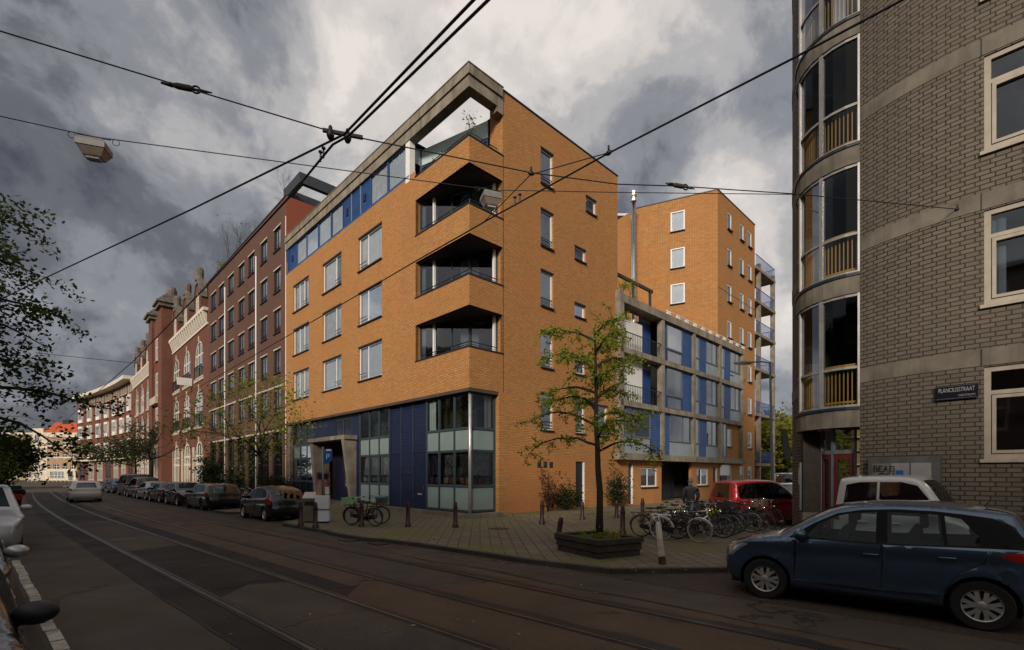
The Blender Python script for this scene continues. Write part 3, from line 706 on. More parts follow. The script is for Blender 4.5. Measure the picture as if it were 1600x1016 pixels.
def bayglass(parent, P0, rz, w_, zs, shop=True, cur=None):
    """stack: panel, window, panel, window"""
    kinds = ('panel', 'win', 'panel', 'win')
    for k in range(4):
        z0, z1 = zs[k], zs[k + 1]
        if kinds[k] == 'panel':
            q = MB(); q.box(.05, w_ - .05, .02, .06, z0 + .05, z1 - .05); q.build('spandrel_panel', 'greenpanel', parent, loc=(P0[0], P0[1], 0), rz=rz)
        else:
            window(parent, (P0[0], P0[1], z0), rz, w_, z1 - z0, (), (), 'teal_frame', 'pane_shop', None, cur if k == 3 else None, .07)
zs = (.36, 1.47, 3.08, 4.06, 5.66)
for (q0, q1, cu) in ((.14, 1.38, None), (1.38, 2.56, None), (2.56, 3.6, ('curtain', (.1, .6, .02, .95))), (7.14, 8.25, None), (8.25, 9.35, None), (9.35, 10.5, None)):
    bayglass(B, (gx, q1), R(-90), q1 - q0, zs, True, cu)
    MB().box(gx - .03, gx + .09, q1 - .035, q1 + .035, .28, 5.66).build('bay_mullion', 'teal_frame', B)
bayglass(B, (.27, .25), 0, 1.43, zs, True, ('curtain', (.62, .9, .02, .95)))
m = MB()
MB().box(gx - .03, gx + .09, 7.105, 7.175, .28, 5.66).build('bay_mullion', 'teal_frame', B)
m.box(1.66, 1.747, .222, .33, .28, 5.66); m.build('bay_mullion', 'teal_frame', B)
for z in zs[:4]:
    MB().prism([(gx - .026, 3.6), (gx - .026, .224), (1.7, .224), (1.7, .33), (gx + .08, .33), (gx + .08, 3.6)], z - .04, z + .04).build('bay_transom', 'teal_frame', B); MB().box(gx - .026, gx + .08, 7.14, 10.5, z - .04, z + .04).build('bay_transom', 'teal_frame', B)
m = MB(); m.tube([(gx - .01, .24, .28), (gx - .01, .24, 5.66)], .075, 10); m.build('corner_post', 'alu', B, smooth=True)
# shop display: posters and coloured cards inside the bay
rr = random.Random(3)
for k, (q0, q1) in enumerate(((.3, 1.25), (1.55, 2.4), (2.7, 3.5), (7.3, 8.1), (8.4, 9.2), (9.5, 10.3))):
    m = MB(); m.box(gx + .16, gx + .18, q0 + .08, q1 - .08, 1.98, 2.92); m.build('poster', mat('poster_print_%d' % k, ((.05, .045, .05), (.12, .11, .1), (.03, .035, .05), (.2, .18, .15), (.04, .06, .05), (.08, .05, .04))[k], .6, .95, 7), B)
    for j in range(2):
        qq = q0 + .1 + j * .42
        m = MB(); m.box(gx + .14, gx + .15, qq, qq + .3, 1.58, 1.86); m.build('display_card', mat('card_print', rr.choice(((.05, .25, .25), (.3, .3, .08), (.04, .08, .3), (.35, .33, .3), (.25, .06, .05))), .6, .5, 12), B)
m = MB(); m.box(.55, 1.5, .42, .44, 1.95, 2.95); m.build('poster', mat('poster_print_c', (.1, .1, .1), .6, .95, 6), B)
for j in range(3):
    m = MB(); m.box(.5 + j * .38, .78 + j * .38, .4, .41, 1.58, 1.86); m.build('display_card', mat('card_print', ((.04, .08, .3), (.3, .05, .06), (.05, .25, .25))[j], .6, .5, 12), B)
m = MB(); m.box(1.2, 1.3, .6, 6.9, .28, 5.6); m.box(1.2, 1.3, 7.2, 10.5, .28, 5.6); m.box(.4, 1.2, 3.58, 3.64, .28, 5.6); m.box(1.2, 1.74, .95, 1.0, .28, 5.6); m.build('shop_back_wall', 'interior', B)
for z in (3.1, 4.0):
    pass
# potted plant in the upper bay window
m = MB(); rr = random.Random(9)
for i in range(60):
    c = Vector((.55 + rr.gauss(0, .14), .9 + rr.gauss(0, .4), 4.75 + rr.gauss(0, .22))); d_ = Vector((rr.gauss(0, 1), rr.gauss(0, 1), rr.gauss(0, 1))).normalized() * .12; e_ = d_.orthogonal().normalized() * .05
    m.quad(c - d_, c - e_, c + d_, c + e_)
m.lathe([(.1, 4.1), (.15, 4.4)], 10, (.55, .9, 0)); m.build('window_plant', 'leaf_shrub', B)
# louvred blue doors
m = MB()
for (q0, q1, zb) in ((3.64, 4.82, 3.1), (4.86, 5.96, 2.0), (6.0, 7.1, 3.1)): louvre(m, q0, q1, zb, 5.64, gx + .06, .12, PL())
m.build('louvre_cladding', 'navy', B)
for (q0, q1, z1) in ((3.66, 4.8, 3.08), (4.88, 5.94, 1.98), (6.02, 7.08, 3.08)):
    dd = MB().box(gx + .03, gx + .08, q0, q1, .3, z1).build('door', 'navy', B)
    hq = q0 + .12
    MB().box(gx - .05, gx + .03, hq, hq + .04, 1.25, 1.4).build('door_handle', 'chrome', dd)
MB().box(gx + .0, gx + .03, 4.05, 4.4, .98, 1.06).build('letter_slot', 'alu', B)
m = MB()
for q in (3.62, 4.84, 5.98, 7.12): m.box(gx + .0, gx + .1, q - .02, q + .02, .28, 5.65)
m.build('cladding_joint', 'teal_frame', B)
# entrance: concrete portal, recess, letter boxes, glazing to its left
m = MB()
m.prism_y([(17.35, .1), (16.6, .1), (16.75, 4.1), (17.45, 4.35)], 0, 1) if False else None
def slab_yz(mb, pts, x0, x1):
    n = len(pts); mb.add([(x0, p[0], p[1]) for p in pts] + [(x1, p[0], p[1]) for p in pts], [tuple(range(n)), tuple(range(2 * n - 1, n - 1, -1))] + [(i, n + i, n + (i + 1) % n, (i + 1) % n) for i in range(n)])
for (q0, q1, pts_) in ((16.0, 16.4, [(-.05, .2), (.8, .2), (.8, 4.1), (-.38, 4.1)]), (11.1, 11.4, [(.0, .2), (.4, .2), (.4, 4.1), (-.5, 4.1)])):
    n = 4; m.add([(p[0], q0, p[1]) for p in pts_] + [(p[0], q1, p[1]) for p in pts_], [(0, 1, 2, 3), (7, 6, 5, 4)] + [(i, n + i, n + (i + 1) % n, (i + 1) % n) for i in range(n)])
m.box(-.5, gx + .5, 11.0, 16.5, 4.1, 4.34); m.build('entrance_portal', 'concrete', B)
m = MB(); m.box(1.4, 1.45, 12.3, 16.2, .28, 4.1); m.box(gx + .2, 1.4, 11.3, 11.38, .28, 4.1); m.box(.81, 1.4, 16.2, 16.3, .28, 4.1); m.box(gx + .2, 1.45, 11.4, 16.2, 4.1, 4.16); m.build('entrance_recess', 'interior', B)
dd = MB().box(.9, .95, 13.6, 15.4, .28, 3.0).build('door', 'navy', B); MB().box(.84, .9, 13.7, 13.75, 1.2, 1.5).build('door_handle', 'chrome', dd)
lb = MB().box(.62, .8, 11.9, 13.2, 1.2, 2.6).build('letter_box_bank', 'frame_grey', B)
for k in range(5): MB().box(.6, .62, 12.0, 13.1, 1.3 + k * .26, 1.4 + k * .26).build('letter_slot', 'alu', lb)
window(B, (gx + .08, 14.0, 4.4), R(-90), 2.25, 1.1, (.5,), (), 'teal_frame', 'pane_dark', None, None, .07)
for (q0, q1) in ((17.55, 19.9), (19.9, 21.25)):
    for z0, z1 in ((.35, 1.5), (1.5, 3.1), (3.1, 4.1), (4.1, 5.62)):
        window(B, (gx + .08, q1, z0), R(-90), q1 - q0, z1 - z0, (.5,) if q1 < 20 else (), (), 'teal_frame', 'pane_dark' if z0 != 3.1 or q1 < 20 else 'greenpanel', None, ('blind', (.05, .95, .05, .95)) if z0 in (.35,) else None, .08)
MB().box(1.3, 1.35, 16.4, 21.2, .28, 5.6).build('shop_back_wall', 'interior', B)

# ---------------------------------------------------------------- the brown-red grid building up the street
G = thing('grid_facade_building', 'dark brown red brick apartment building with a strict grid of windows and two pale drainpipes', 'building', GR(0, QE), GA)
cols = [23.72, 26.85, 30.2, 33.1, 36.5, 39.9, 43.0]; ww = [1.5, 1.6, 1.7, 1.8, 1.9, 2.0, 2.2]; GL = 45.2 - QE
rows = [(19.5, 21.3), (16.25, 18.05), (13.05, 14.9), (9.9, 11.75), (6.75, 8.75)]
hol = []
for c, w0 in zip(cols, ww):
    for (a, b) in rows: hol.append((c - QE - w0 / 2, c - QE + w0 / 2, a, b))
gh = []
pe = [22.3, 25.3, 28.6, 31.8, 35.0, 38.2, 41.6, 44.9]
for i in range(7): gh.append((pe[i] - QE + .35, pe[i + 1] - QE - .35, .2, 5.3))
m = MB(); rect_wall(m, 0, GL, 0, 23.0, hol + gh, .14, PL()); m.quad((0, 0, 18), (9, 0, 18), (9, 0, 23.0), (0, 0, 23.0)); m.quad((0, GL, 0), (9, GL, 0), (9, GL, 23), (0, GL, 23)); m.build('wall', 'brownred', G)
m = MB(); m.box(.02, 9, .05, GL, 22.4, 22.6); m.build('roof', 'roofdark', G)
m = MB(); m.box(-.05, .3, -.02, GL + .02, 23.0, 23.1); m.build('roof_coping', 'frame_dark', G)
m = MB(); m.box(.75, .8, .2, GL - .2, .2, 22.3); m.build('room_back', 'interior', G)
for (a, b, z0, z1) in hol:
    window(G, (.085, b, z0), R(-90), b - a, z1 - z0, (.45,), (), 'frame_dark', 'pane_sky', 'frame_dark', (('curtain', (.5, .97, .03, .97)) if rr.random() < .6 else ('blind', (.05, .97, .3, .97))), .09, guard=True)
    if z0 > 8: MB().box(-.02, .12, a - .08, b + .08, z1 + .0, z1 + .11).build('lintel', 'stone', G)
for (z) in (8.78, 5.34):
    MB().box(-.02, .12, .5, GL - .3, z, z + .14).build('lintel_band', 'stone', G)
for (a, b, z0, z1) in gh:
    window(G, (.22, b, z0), R(-90), b - a, z1 - z0, (.5,), (.32, .5), 'frame_dark', 'pane_dark', None, None, .08)
for q in (28.65, 38.3):
    m = MB(); m.tube([(-.07, q - QE, .2), (-.07, q - QE, 20.6)], .06, 8); m.build('drainpipe', 'whitewall', G, smooth=True)
MB().box(-.03, -.0, .0, .1, 0, 21.5).build('corner_strip', 'whitewall', G)
# red gable side above the orange roof and the penthouse frame
MB().box(.003, 7, -.06, -.003, 19.0, 23.0).build('side_gable', brick('side_brick', (.3, .07, .03), (.24, .055, .025), (.2, .1, .07), .22, .065, .008), G)
m = MB()
m.box(1.0, 1.4, .0, 3.4, 24.5, 25.3); m.box(1.4, 6.5, .0, .4, 24.5, 25.3); m.box(1.4, 6.5, 3.0, 3.4, 24.5, 25.3); m.box(6.1, 6.5, .4, 3.0, 24.5, 25.3); m.box(1.0, 1.4, 3.0, 3.4, 22.6, 24.5); m.box(6.1, 6.5, 0, .4, 22.6, 24.5); m.box(3.0, 6.0, .9, 3.0, 22.6, 24.0)
m.build('penthouse_frame', mat('slate_cladding', (.035, .042, .05), .6, .15), G)

# ---------------------------------------------------------------- the ornate gabled red building
def arch_poly(a0, a1, z0, z1, n=10):
    r = (a1 - a0) / 2; c = (a0 + a1) / 2
    return [(a0, z0)] + [(c - r * math.cos(math.pi * i / n), z1 - r + r * math.sin(math.pi * i / n)) for i in range(n + 1)] + [(a1, z0)]
OB = thing('gabled_red_building', 'ornate red brick building with arched cream windows, a corbelled cornice and a twin turret', 'building', GR(0, 45.2), GA)
q0_ = 45.2
bays = [49.6, 56.0, 62.4] + [79.6, 86.0, 92.5, 99.0]
wid = 4.0
hol = []
for c in bays:
    for z0, z1 in ((13.1, 17.5), (7.6, 11.9), (.4, 5.9)): hol.append((c - q0_ - wid / 2, c - q0_ + wid / 2, z0, z1))
m = MB(); rect_wall(m, 0, 104 - q0_, 0, 20.2, hol, .12, PL()); m.quad((0, 104 - q0_, 0), (8, 104 - q0_, 0), (8, 104 - q0_, 20), (0, 104 - q0_, 20))
# brick spandrels that turn the square openings into arches
for (a, b, z0, z1) in hol:
    ap = arch_poly(a, b, z1 - wid / 2, z1, 10)[1:-1]
    half = len(ap) // 2
    m.poly([(.004, a, z1)] + [(.004, p[0], p[1]) for p in ap[:half + 1]]); m.poly([(.004, p[0], p[1]) for p in ap[half:]] + [(.004, b, z1)])
m.build('wall', 'redorn', OB)
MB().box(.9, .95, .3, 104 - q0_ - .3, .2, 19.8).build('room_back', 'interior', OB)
MB().box(.1, 9, .1, 104 - q0_, 20.0, 20.2).build('roof', 'roofdark', OB)
for (a, b, z0, z1) in hol:
    g0 = z0 < 1
    window(OB, (.05, b, z0), R(-90), b - a, z1 - z0, (.33, .67) if not g0 else (.25, .5, .75), (.62,) if not g0 else (.5, .68,), 'offwhite', 'pane_sky' if not g0 else 'pane', 'stone', ('curtain', (.05, .95, .35 if a < 20 else .05, .72)) if not g0 else ('curtain', (.05, .95, .45, .75)), .24 if not g0 else .3, arch=wid / 2)
    if 13 > z0 > 7 or z0 > 13:
        if a < 20:
            r_ = MB()
            for i in range(9): r_.tube([(-.12, a + .2 + i * (b - a - .4) / 8, z0 + .1), (-.12, a + .2 + i * (b - a - .4) / 8, z0 + 1.35)], .04, 4)
            r_.box(-.16, -.08, a + .1, b - .1, z0 + 1.33, z0 + 1.42); r_.build('window_balustrade', 'black', OB)
    MB().box(-.1, .1, a - .2, b + .2, z0 - .35, z0 - .02).build('stone_sill', 'stone', OB) if z0 > 1 else None
    MB().box(-.06, .06, (a + b) / 2 - .2, (a + b) / 2 + .2, z1 - .15, z1 + .5).build('keystone', 'stone', OB)
# stone base piers
for i, c in enumerate(bays):
    MB().box(-.05, .0, c - q0_ + wid / 2 + .1, c - q0_ + wid / 2 + 1.2, .0, 5.2).build('stone_pier', 'stone', OB)
# corbelled cornice with arches, gabled dormers
for (s0, s1) in ((45.3, 64.8), (75.6, 104)):
    m = MB(); m.box(-.5, .3, s0 - q0_, s1 - q0_, 20.0, 20.35); m.box(-.12, .0, s0 - q0_, s1 - q0_, 18.5, 18.75)
    n = int((s1 - s0) / 1.05)
    for i in range(n):
        y = s0 - q0_ + (i + .5) * (s1 - s0) / n
        m.add([(-.03, y - .16, 18.75), (-.03, y + .16, 18.75), (-.03, y + .22, 20.0), (-.03, y - .22, 20.0), (-.14, y - .16, 18.75), (-.14, y + .16, 18.75), (-.5, y + .22, 20.0), (-.5, y - .22, 20.0)], [(0, 1, 2, 3), (4, 5, 6, 7), (0, 4, 7, 3), (1, 5, 6, 2), (0, 1, 5, 4), (3, 2, 6, 7)])
    m.build('corbel_cornice', 'offwhite', OB)
for c in bays:
    y = c - q0_; wd_ = 1.45
    m = MB(); slab_yz(m, [(y - wd_, 20.3), (y + wd_, 20.3), (y + wd_, 22.6), (y + .7, 24.2), (y - .7, 24.2), (y - wd_, 22.6)], -.12, 3.0)
    dm = m.build('gable_dormer', 'redorn', OB)
    m = MB(); slab_yz(m, [(y - wd_ - .2, 22.3), (y - wd_ - .2, 22.9), (y - .75, 24.5), (y + .75, 24.5), (y + wd_ + .2, 22.9), (y + wd_ + .2, 22.3), (y + .7, 24.0), (y - .7, 24.0)], -.25, .5)
    m.lathe([(.5, 24.4), (.55, 24.6), (.4, 24.8), (.43, 25.7), (.33, 25.95), (.12, 26.05)], 10, (.1, y, 0)); m.build('gable_cap', 'slate', dm)
    window(dm, (-.16, y + .6, 20.6), R(-90), 1.2, 2.3, (.5,), (.6,), 'offwhite', 'pane', None, None, .16, arch=.6)
# tower
m = MB(); slab_yz(m, [(65 - q0_, 0), (75.4 - q0_, 0), (75.4 - q0_, 23.2), (73.4 - q0_, 24.2), (70.2 - q0_, 24.9), (67 - q0_, 24.2), (65 - q0_, 23.2)], -1.0, 4)
m.box(-1.3, 1.6, 64.8 - q0_, 67.6 - q0_, 0, 25.0); m.box(-1.3, 1.6, 72.8 - q0_, 75.6 - q0_, 0, 25.0); tw = m.build('tower', 'redorn', OB)
for y in (66.2 - q0_, 74.2 - q0_):
    m = MB()
    for k, (hw, z0, z1) in enumerate(((1.75, 25.0, 25.5), (2.0, 25.5, 25.8), (1.6, 25.8, 26.2), (1.25, 26.2, 26.6), (.9, 26.6, 27.0))): m.box(.1 - hw, .1 + hw, y - hw, y + hw, z0, z1)
    m.lathe([(.62, 27.0), (.66, 27.7), (.5, 28.2), (.15, 28.3)], 10, (.1, y, 0)); m.build('turret_cap', 'slate', tw)
for z0, z1 in ((18.3, 21.6), (13.2, 16.6), (6.9, 11.6)):
    window(tw, (-1.06, 71.2 - q0_, z0), R(-90), 2.0, z1 - z0, (.5,), (.6,), 'offwhite', 'pane', 'stone', None, .2)
m = MB(); m.box(-1.6, -1.0, 67.7 - q0_, 72.7 - q0_, 12.0, 13.0); m.build('stone_balcony', 'stone', tw)
m = MB(); m.box(-1.35, -1.0, 67.7 - q0_, 72.7 - q0_, .2, 6.2); m.build('stone_portal', 'stone', tw)
for k in range(3): window(tw, (-1.42, 69.3 - q0_ + k * 1.65, .4), R(-90), 1.3, 5.2, (.5,), (.7,), 'offwhite', 'pane_dark', None, None, .2)
sg = MB().box(-1.6, -.1, 52.6 - q0_, 52.75 - q0_, 12.6, 13.5).build('projecting_sign', 'whitewall', OB)

# ---------------------------------------------------------------- the curved brown building with white bays
CB_ = thing('curved_brown_building', 'dark brown brick building bending away with white bay windows and a white roof overhang', 'building', GR(0, 104), GA)
pts = [Vector((0, 0))]; ang = 2.0
NSG = 7
for i in range(NSG):
    ang += 1.5; pts.append(pts[-1] + Vector((-math.sin(R(ang)), math.cos(R(ang)))) * 6.5)
def on(i, f): return pts[i].lerp(pts[i + 1], f)
w = MB(); ev = MB(); pl = MB(); fr = MB()
for i in range(NSG):
    a, b = pts[i], pts[i + 1]
    w.quad((a.x, a.y, 0), (b.x, b.y, 0), (b.x, b.y, 20.5), (a.x, a.y, 20.5))
    n = Vector((-(b - a).y, (b - a).x)).normalized(); a0, a1 = pts[max(i - 1, 0)], pts[min(i + 2, NSG)]
    na = Vector((-(b - a0).y, (b - a0).x)).normalized() * 1.6; nb = Vector((-(a1 - a).y, (a1 - a).x)).normalized() * 1.6
    ev.prism([tuple(a - na * .2), tuple(b - nb * .2), tuple(b + nb), tuple(a + na)], 20.5, 21.2)
    pl.prism([tuple(a), tuple(b), tuple(b + nb * .5), tuple(a + na * .5)], 5.0, 5.35)
    ry = math.atan2(-(b - a).y, -(b - a).x)
    for f in (.33, .67):
        c = a.lerp(b, f)
        window(CB_, (c.x + n.x * .04, c.y + n.y * .04, .4), math.atan2((a - b).y, (a - b).x), 1.5, 4.3, (.5,), (.65,), 'offwhite' if i % 3 else 'frame_dark', 'pane_dark', None, None, .18)
    for k in range(3):
        c = a.lerp(b, .15 + .3 * k); window(CB_, (c.x + n.x * .04, c.y + n.y * .04, 18.4), math.atan2((a - b).y, (a - b).x), 1.15, 1.5, (.5,), (), 'offwhite', 'pane_dark', None, None, .1)
    for z0 in (5.9, 10.5, 14.7):
        # boxy bay: front + cheeks
        u_ = (b - a).normalized(); c = a.lerp(b, .5); bw_ = 1.3; dp = .35
        bb = MB(); F0, F1 = c - u_ * bw_, c + u_ * bw_
        z1 = z0 + 3.1
        bb.prism([tuple(F0), tuple(F1), tuple(F1 + n * dp * .98), tuple(F0 + n * dp * .98)], z0 - .1, z0 + .65); bb.prism([tuple(F0), tuple(F1), tuple(F1 + n * dp * 1.02), tuple(F0 + n * dp * 1.02)], z1 - .4, z1 + .1)
        for f in (0, .345, .655, 1):
            q = F0.lerp(F1, f); q2 = q + u_ * (.13 if f < 1 else -.13) * (1 if f in (0, 1) else .5); bb.prism([tuple(q), tuple(q2), tuple(q2 + n * dp), tuple(q + n * dp)], z0 + .65, z1 - .4)
        by = bb.build('bay_window', 'white', CB_)
        gb = MB(); gb.prism([tuple(F0 + n * .1 + u_ * .03), tuple(F1 + n * .1 - u_ * .03), tuple(F1 + n * (dp - .12) - u_ * .03), tuple(F0 + n * (dp - .12) + u_ * .03)], z0 + .6, z1 - .35); gb.build('pane', 'pane_bay' if 'pane_bay' in MT else 'blackgloss', by)
w.quad((pts[NSG].x, pts[NSG].y, 0), (pts[NSG].x + 14, pts[NSG].y - 2, 0), (pts[NSG].x + 14, pts[NSG].y - 2, 20.5), (pts[NSG].x, pts[NSG].y, 20.5))
w.build('wall', 'brown', CB_); ev.build('roof_overhang', 'offwhite', CB_); pl.build('shop_canopy', 'offwhite', CB_)

# ---------------------------------------------------------------- closing the street: cream house with the red roof
def px(u, D): return (u - 800) / F * D
EB = thing('cream_corner_house', 'cream and brick corner house with an orange red tiled roof closing the street', 'building', (px(96, 142), 142, 0), 0)
sc = 142 / F; X0, X1 = px(68, 142) - px(96, 142), px(140, 142) - px(96, 142)
hol = []
for (a, b) in ((445, 500), (530, 585), (615, 665), (700, 750), (785, 832)):
    for (t0, t1) in ((430, 500), (553, 618), (668, 740)):
        hol.append(((a / 6.35 - 96) * sc, (b / 6.35 - 96) * sc, H + (120 - t1 / 6.35) * sc, H + (120 - t0 / 6.35) * sc))
m = MB(); rect_wall(m, X0 + .9, X1 + 6, 3.0, 13.2, hol, .25, PR()); m.build('wall', 'ochre', EB)
m = MB(); m.box(X0, X1 + 6, -.15, .3, 12.6, 14.0); m.box(X0, X0 + 1.2, -.12, .3, 0, 13); m.box(X0 - 3.2, X0, -.05, 6, 0, 15.2); rect_wall(m, X0 + 1.2, X1 + 6, -.5, 3.4, [(X0 + 2, X0 + 6, .4, 2.6), (X0 + 7.2, X0 + 8.6, .1, 2.7), (X0 + 9.4, X0 + 10.6, .1, 2.7)], .3, PR(-.1))
for z in (9.9, 6.5): m.box(X0 + 1, X1 + 6, -.1, .02, z, z + .4)
m.build('stone_front', 'cream', EB)
for (a, b, z0, z1) in hol: window(EB, (a, .16, z0), 0, b - a, z1 - z0, (.5,), (.65,), 'white', 'pane_dark', None, None, .12)
for z0 in (.5, 4.2, 7.8, 11.4): window(EB, (X0 - 2.6, -.12, z0), 0, 1.6, 2.0, (.5,), (.6,), 'white', 'pane_dark', None, None, .12)
window(EB, (X0 + 2, .1, .4), 0, 4, 2.2, (.25, .5, .75), (.5,), 'white', 'pane_dark', None, None, .12); window(EB, (X0 + 7.2, .1, .1), 0, 1.4, 2.6, (), (), 'frame_dark', 'pane_dark', None, None, .12); window(EB, (X0 + 9.4, .1, .1), 0, 1.2, 2.6, (), (), 'frame_dark', 'pane_dark', None, None, .12)
m = MB(); m.add([(X0, -.2, 14.0), (X1 + 6, -.2, 14.0), (X1 + 6, 3.2, 17.2), (X0 + .6, 3.2, 17.2), (X0, 9, 14.0), (X1 + 6, 9, 14.0)], [(0, 1, 2, 3), (0, 3, 4), (3, 2, 5, 4)]); rf = m.build('roof', 'roofred', EB)
MB().box(X0 + 3.2, X0 + 5.2, 2.6, 4, 16.8, 18.0).build('chimney', 'frame_dark', rf)
MB().box(X0, X1 + 6, .7, .75, 0, 13).build('room_back', 'interior', EB)
rb = thing('yellow_brick_row_house', 'pale yellow brick row house left of the cream corner house, partly behind the tree', 'building', (px(40, 150), 150, 0), 0)
hol = [(-6 + i * 3.0, -4.4 + i * 3.0, z, z + 2.1) for i in range(5) for z in (.6, 4.3, 7.9, 11.3)]
m = MB(); rect_wall(m, -18, 4.2, -.5, 14, hol, .2, PR()); m.build('wall', 'ochre', rb)
for (a, b, z0, z1) in hol: window(rb, (a, .14, z0), 0, b - a, z1 - z0, (.5,), (), 'white', 'pane_dark', None, None, .12)
m = MB(); m.box(-18, 4.2, -.3, 6, 14, 14.6); m.build('roof', 'cream', rb); MB().box(-18, 4, .6, .65, 0, 13.8).build('room_back', 'interior', rb)

# ---------------------------------------------------------------- the row of houses across the street, behind the camera
ro_m = brick('row_house_brick', (.20, .10, .07), (.15, .07, .05), (.2, .18, .15), .22, .065, .009, stain=.3)
for i in range(13):
    a0 = 60 - i * 9.4; hh = (12.6, 13.8, 12.9, 14.2)[i % 4]
    rh = thing('row_house', 'brick row house of the terrace across the street', 'building', ST(a0, -9.3, 0), SROT, 'terrace across the street')     # local x up the street, local y = away from the tracks
    hol = [(-8.6 + k * 2.9, -7.0 + k * 2.9, z, z + 1.9) for k in range(3) for z in (1.0, 4.4, 7.6, 10.4)]
    m = MB(); rect_wall(m, -9.3, 0, 0, hh, hol, .15); m.box(-9.3, 0, .6, 10, 0, hh - .1); m.build('wall', ro_m, rh)
    m = MB(); m.add([(-9.3, -.3, hh), (0, -.3, hh), (0, 4, hh + 1.6), (-9.3, 4, hh + 1.6), (-9.3, 10, hh), (0, 10, hh)], [(0, 1, 2, 3), (3, 2, 5, 4), (0, 3, 4), (1, 5, 2), (0, 4, 5, 1)]); m.build('roof', 'roofdark', rh)
    for (x0, x1, z0, z1) in hol: window(rh, (x0, .08, z0), 0, x1 - x0, z1 - z0, (.5,), (.65,), 'white', 'pane_sky', 'stone', None, .08)
# ---------------------------------------------------------------- concrete frame building on the side street
FB = thing('concrete_frame_house', 'low apartment block with a concrete grid, blue cladding and white balcony panels', 'building', GR(0, 0), GA)
Y0 = -.3
cp = [11.45, 16.3, 20.85, 25.4, 30.0]; zl = [3.24, 6.41, 9.58, 12.67]
m = MB()
for p in cp: m.box(p - .17, p + .17, Y0 - .02, Y0 + .35, zl[0] - .35, zl[3] - .1)
m.box(11.15, 11.5, Y0 - .05, Y0 + .4, 2.9, 12.95)
for k, z in enumerate(zl):
    if k == 0: m.box(11.0, 30.5, Y0 - .12, 1.2, z - .36, z + .04)
    elif k == 3: m.box(11.2, 30.2, Y0 - .06, .5, z - .42, z + .06)
    else: m.box(11.2, 30.15, Y0 - .05, 2.4 if False else .5, z - .3, z + .03)
m.build('concrete_frame', 'concrete', FB)
m = MB(); m.box(16.3, 25.4, .5, 9, zl[3] - .35, zl[3] - .1); m.build('roof', 'roofdark', FB)
m = MB(); m.box(16.0, 30.0, 2.0, 2.05, .2, 12.5); m.box(11.42, 16.3, 2.3, 2.35, .2, 12.5); m.build('room_back', 'interior', FB)
m = MB(); rect_wall(m, PE, 25.6, 0, 2.9, [(12.6, 13.15, .15, 2.6), (14.05, 16.1, 1.18, 2.45), (16.65, 21.0, 0.1, 2.88), (21.9, 23.9, 1.15, 2.45), (24.7, 25.5, .15, 2.55)], .2, PR(.02)); m.build('ground_floor_wall', brick('ochre_plinth_brick', (.46, .21, .07), (.40, .17, .055), (.36, .19, .08), .22, .066, .008, stain=.35), FB)
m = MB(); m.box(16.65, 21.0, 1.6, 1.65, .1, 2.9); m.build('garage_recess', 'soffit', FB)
gt = MB()
for i in range(22): gt.box(16.7 + i * .195, 16.74 + i * .195, 1.3, 1.34, .1, 2.7)
gt.build('garage_gate', 'frame_dark', FB)
for (a, b, z0, z1) in ((14.05, 16.1, 1.18, 2.45), (21.9, 23.9, 1.15, 2.45)): window(FB, (a, .1, z0), 0, b - a, z1 - z0, (.45,), (), 'white', 'pane', 'frame_dark', ('curtain', (.04, .4, .05, .95), (.55, .95, .05, .95)), .09)
for a, b in ((12.6, 13.15), (24.7, 25.5)):
    dd = MB().box(a, b, .14, .18, .15, 2.6).build('door', 'frame_dark', FB); MB().box(b - .08, b, .04, .14, .15, 2.6).build('door_frame', 'white', dd)
MB().box(25.8, 27.2, -.25, -.06, 1.9, 2.75).build('wall_cabinet', 'whitewall', FB)
MB().box(25.9, 27.1, -.12, -.04, .1, 1.88).build('door', 'frame_dark', FB)
def cladding(a0, a1, z0, z1, y=.06):
    q = MB(); louvre(q, a0, a1, z0, z1, y - .2, .16, PR()); q.build('blue_cladding', 'bluebright', FB)
def panel(a0, a1, z0, z1, mt='greypanel', y=.08):
    MB().box(a0, a1, y - .2, y - .15, z0, z1).build('spandrel_panel', mt, FB)
def win2(a0, a1, z0, z1, mull=(), fr='frame_grey', cu=('curtain', (.05, .45, .02, .98)), pn='pane'):
    window(FB, (a0, -.17, z0), 0, a1 - a0, z1 - z0, mull, (), fr, pn, None, cu, .08)
# bay 1: two balcony storeys over a window
for lv in (1, 2):
    zb, zt = zl[lv] + .03, zl[lv + 1] - .3
    MB().box(11.65, 14.6, .25, .3, zb + .03, zt - .02 if lv == 1 else zt - .75).build('white_balcony_panel', 'whitewall', FB)
    MB().box(14.7, 16.15, .55, .6, zb + .03, zt - .35).build('balcony_door', 'blue', FB)
    m = MB(); m.box(11.5, 16.2, Y0 + .02, Y0 + .06, zb + .95, zb + 1.0)
    for i in range(24): m.box(11.6 + i * .195, 11.62 + i * .195, Y0 + .03, Y0 + .05, zb, zb + .95)
    m.build('balcony_railing', 'frame_dark', FB)
    MB().box(11.4, 16.3, .5, 2.3, zb - .2, zb - .02).build('balcony_slab', 'concrete_band', FB)
    MB().box(14.72, 16.13, .55, .6, zt - .33, zt).build('transom_panel', 'greenpanel', FB)
z0, z1 = zl[0] + .04, zl[1] - .3
win2(12.0, 14.9, z0 + 1.0, z1, (.3,)); panel(11.62, 14.9, z0, z0 + 1.0); cladding(15.0, 16.13, z0, z1)
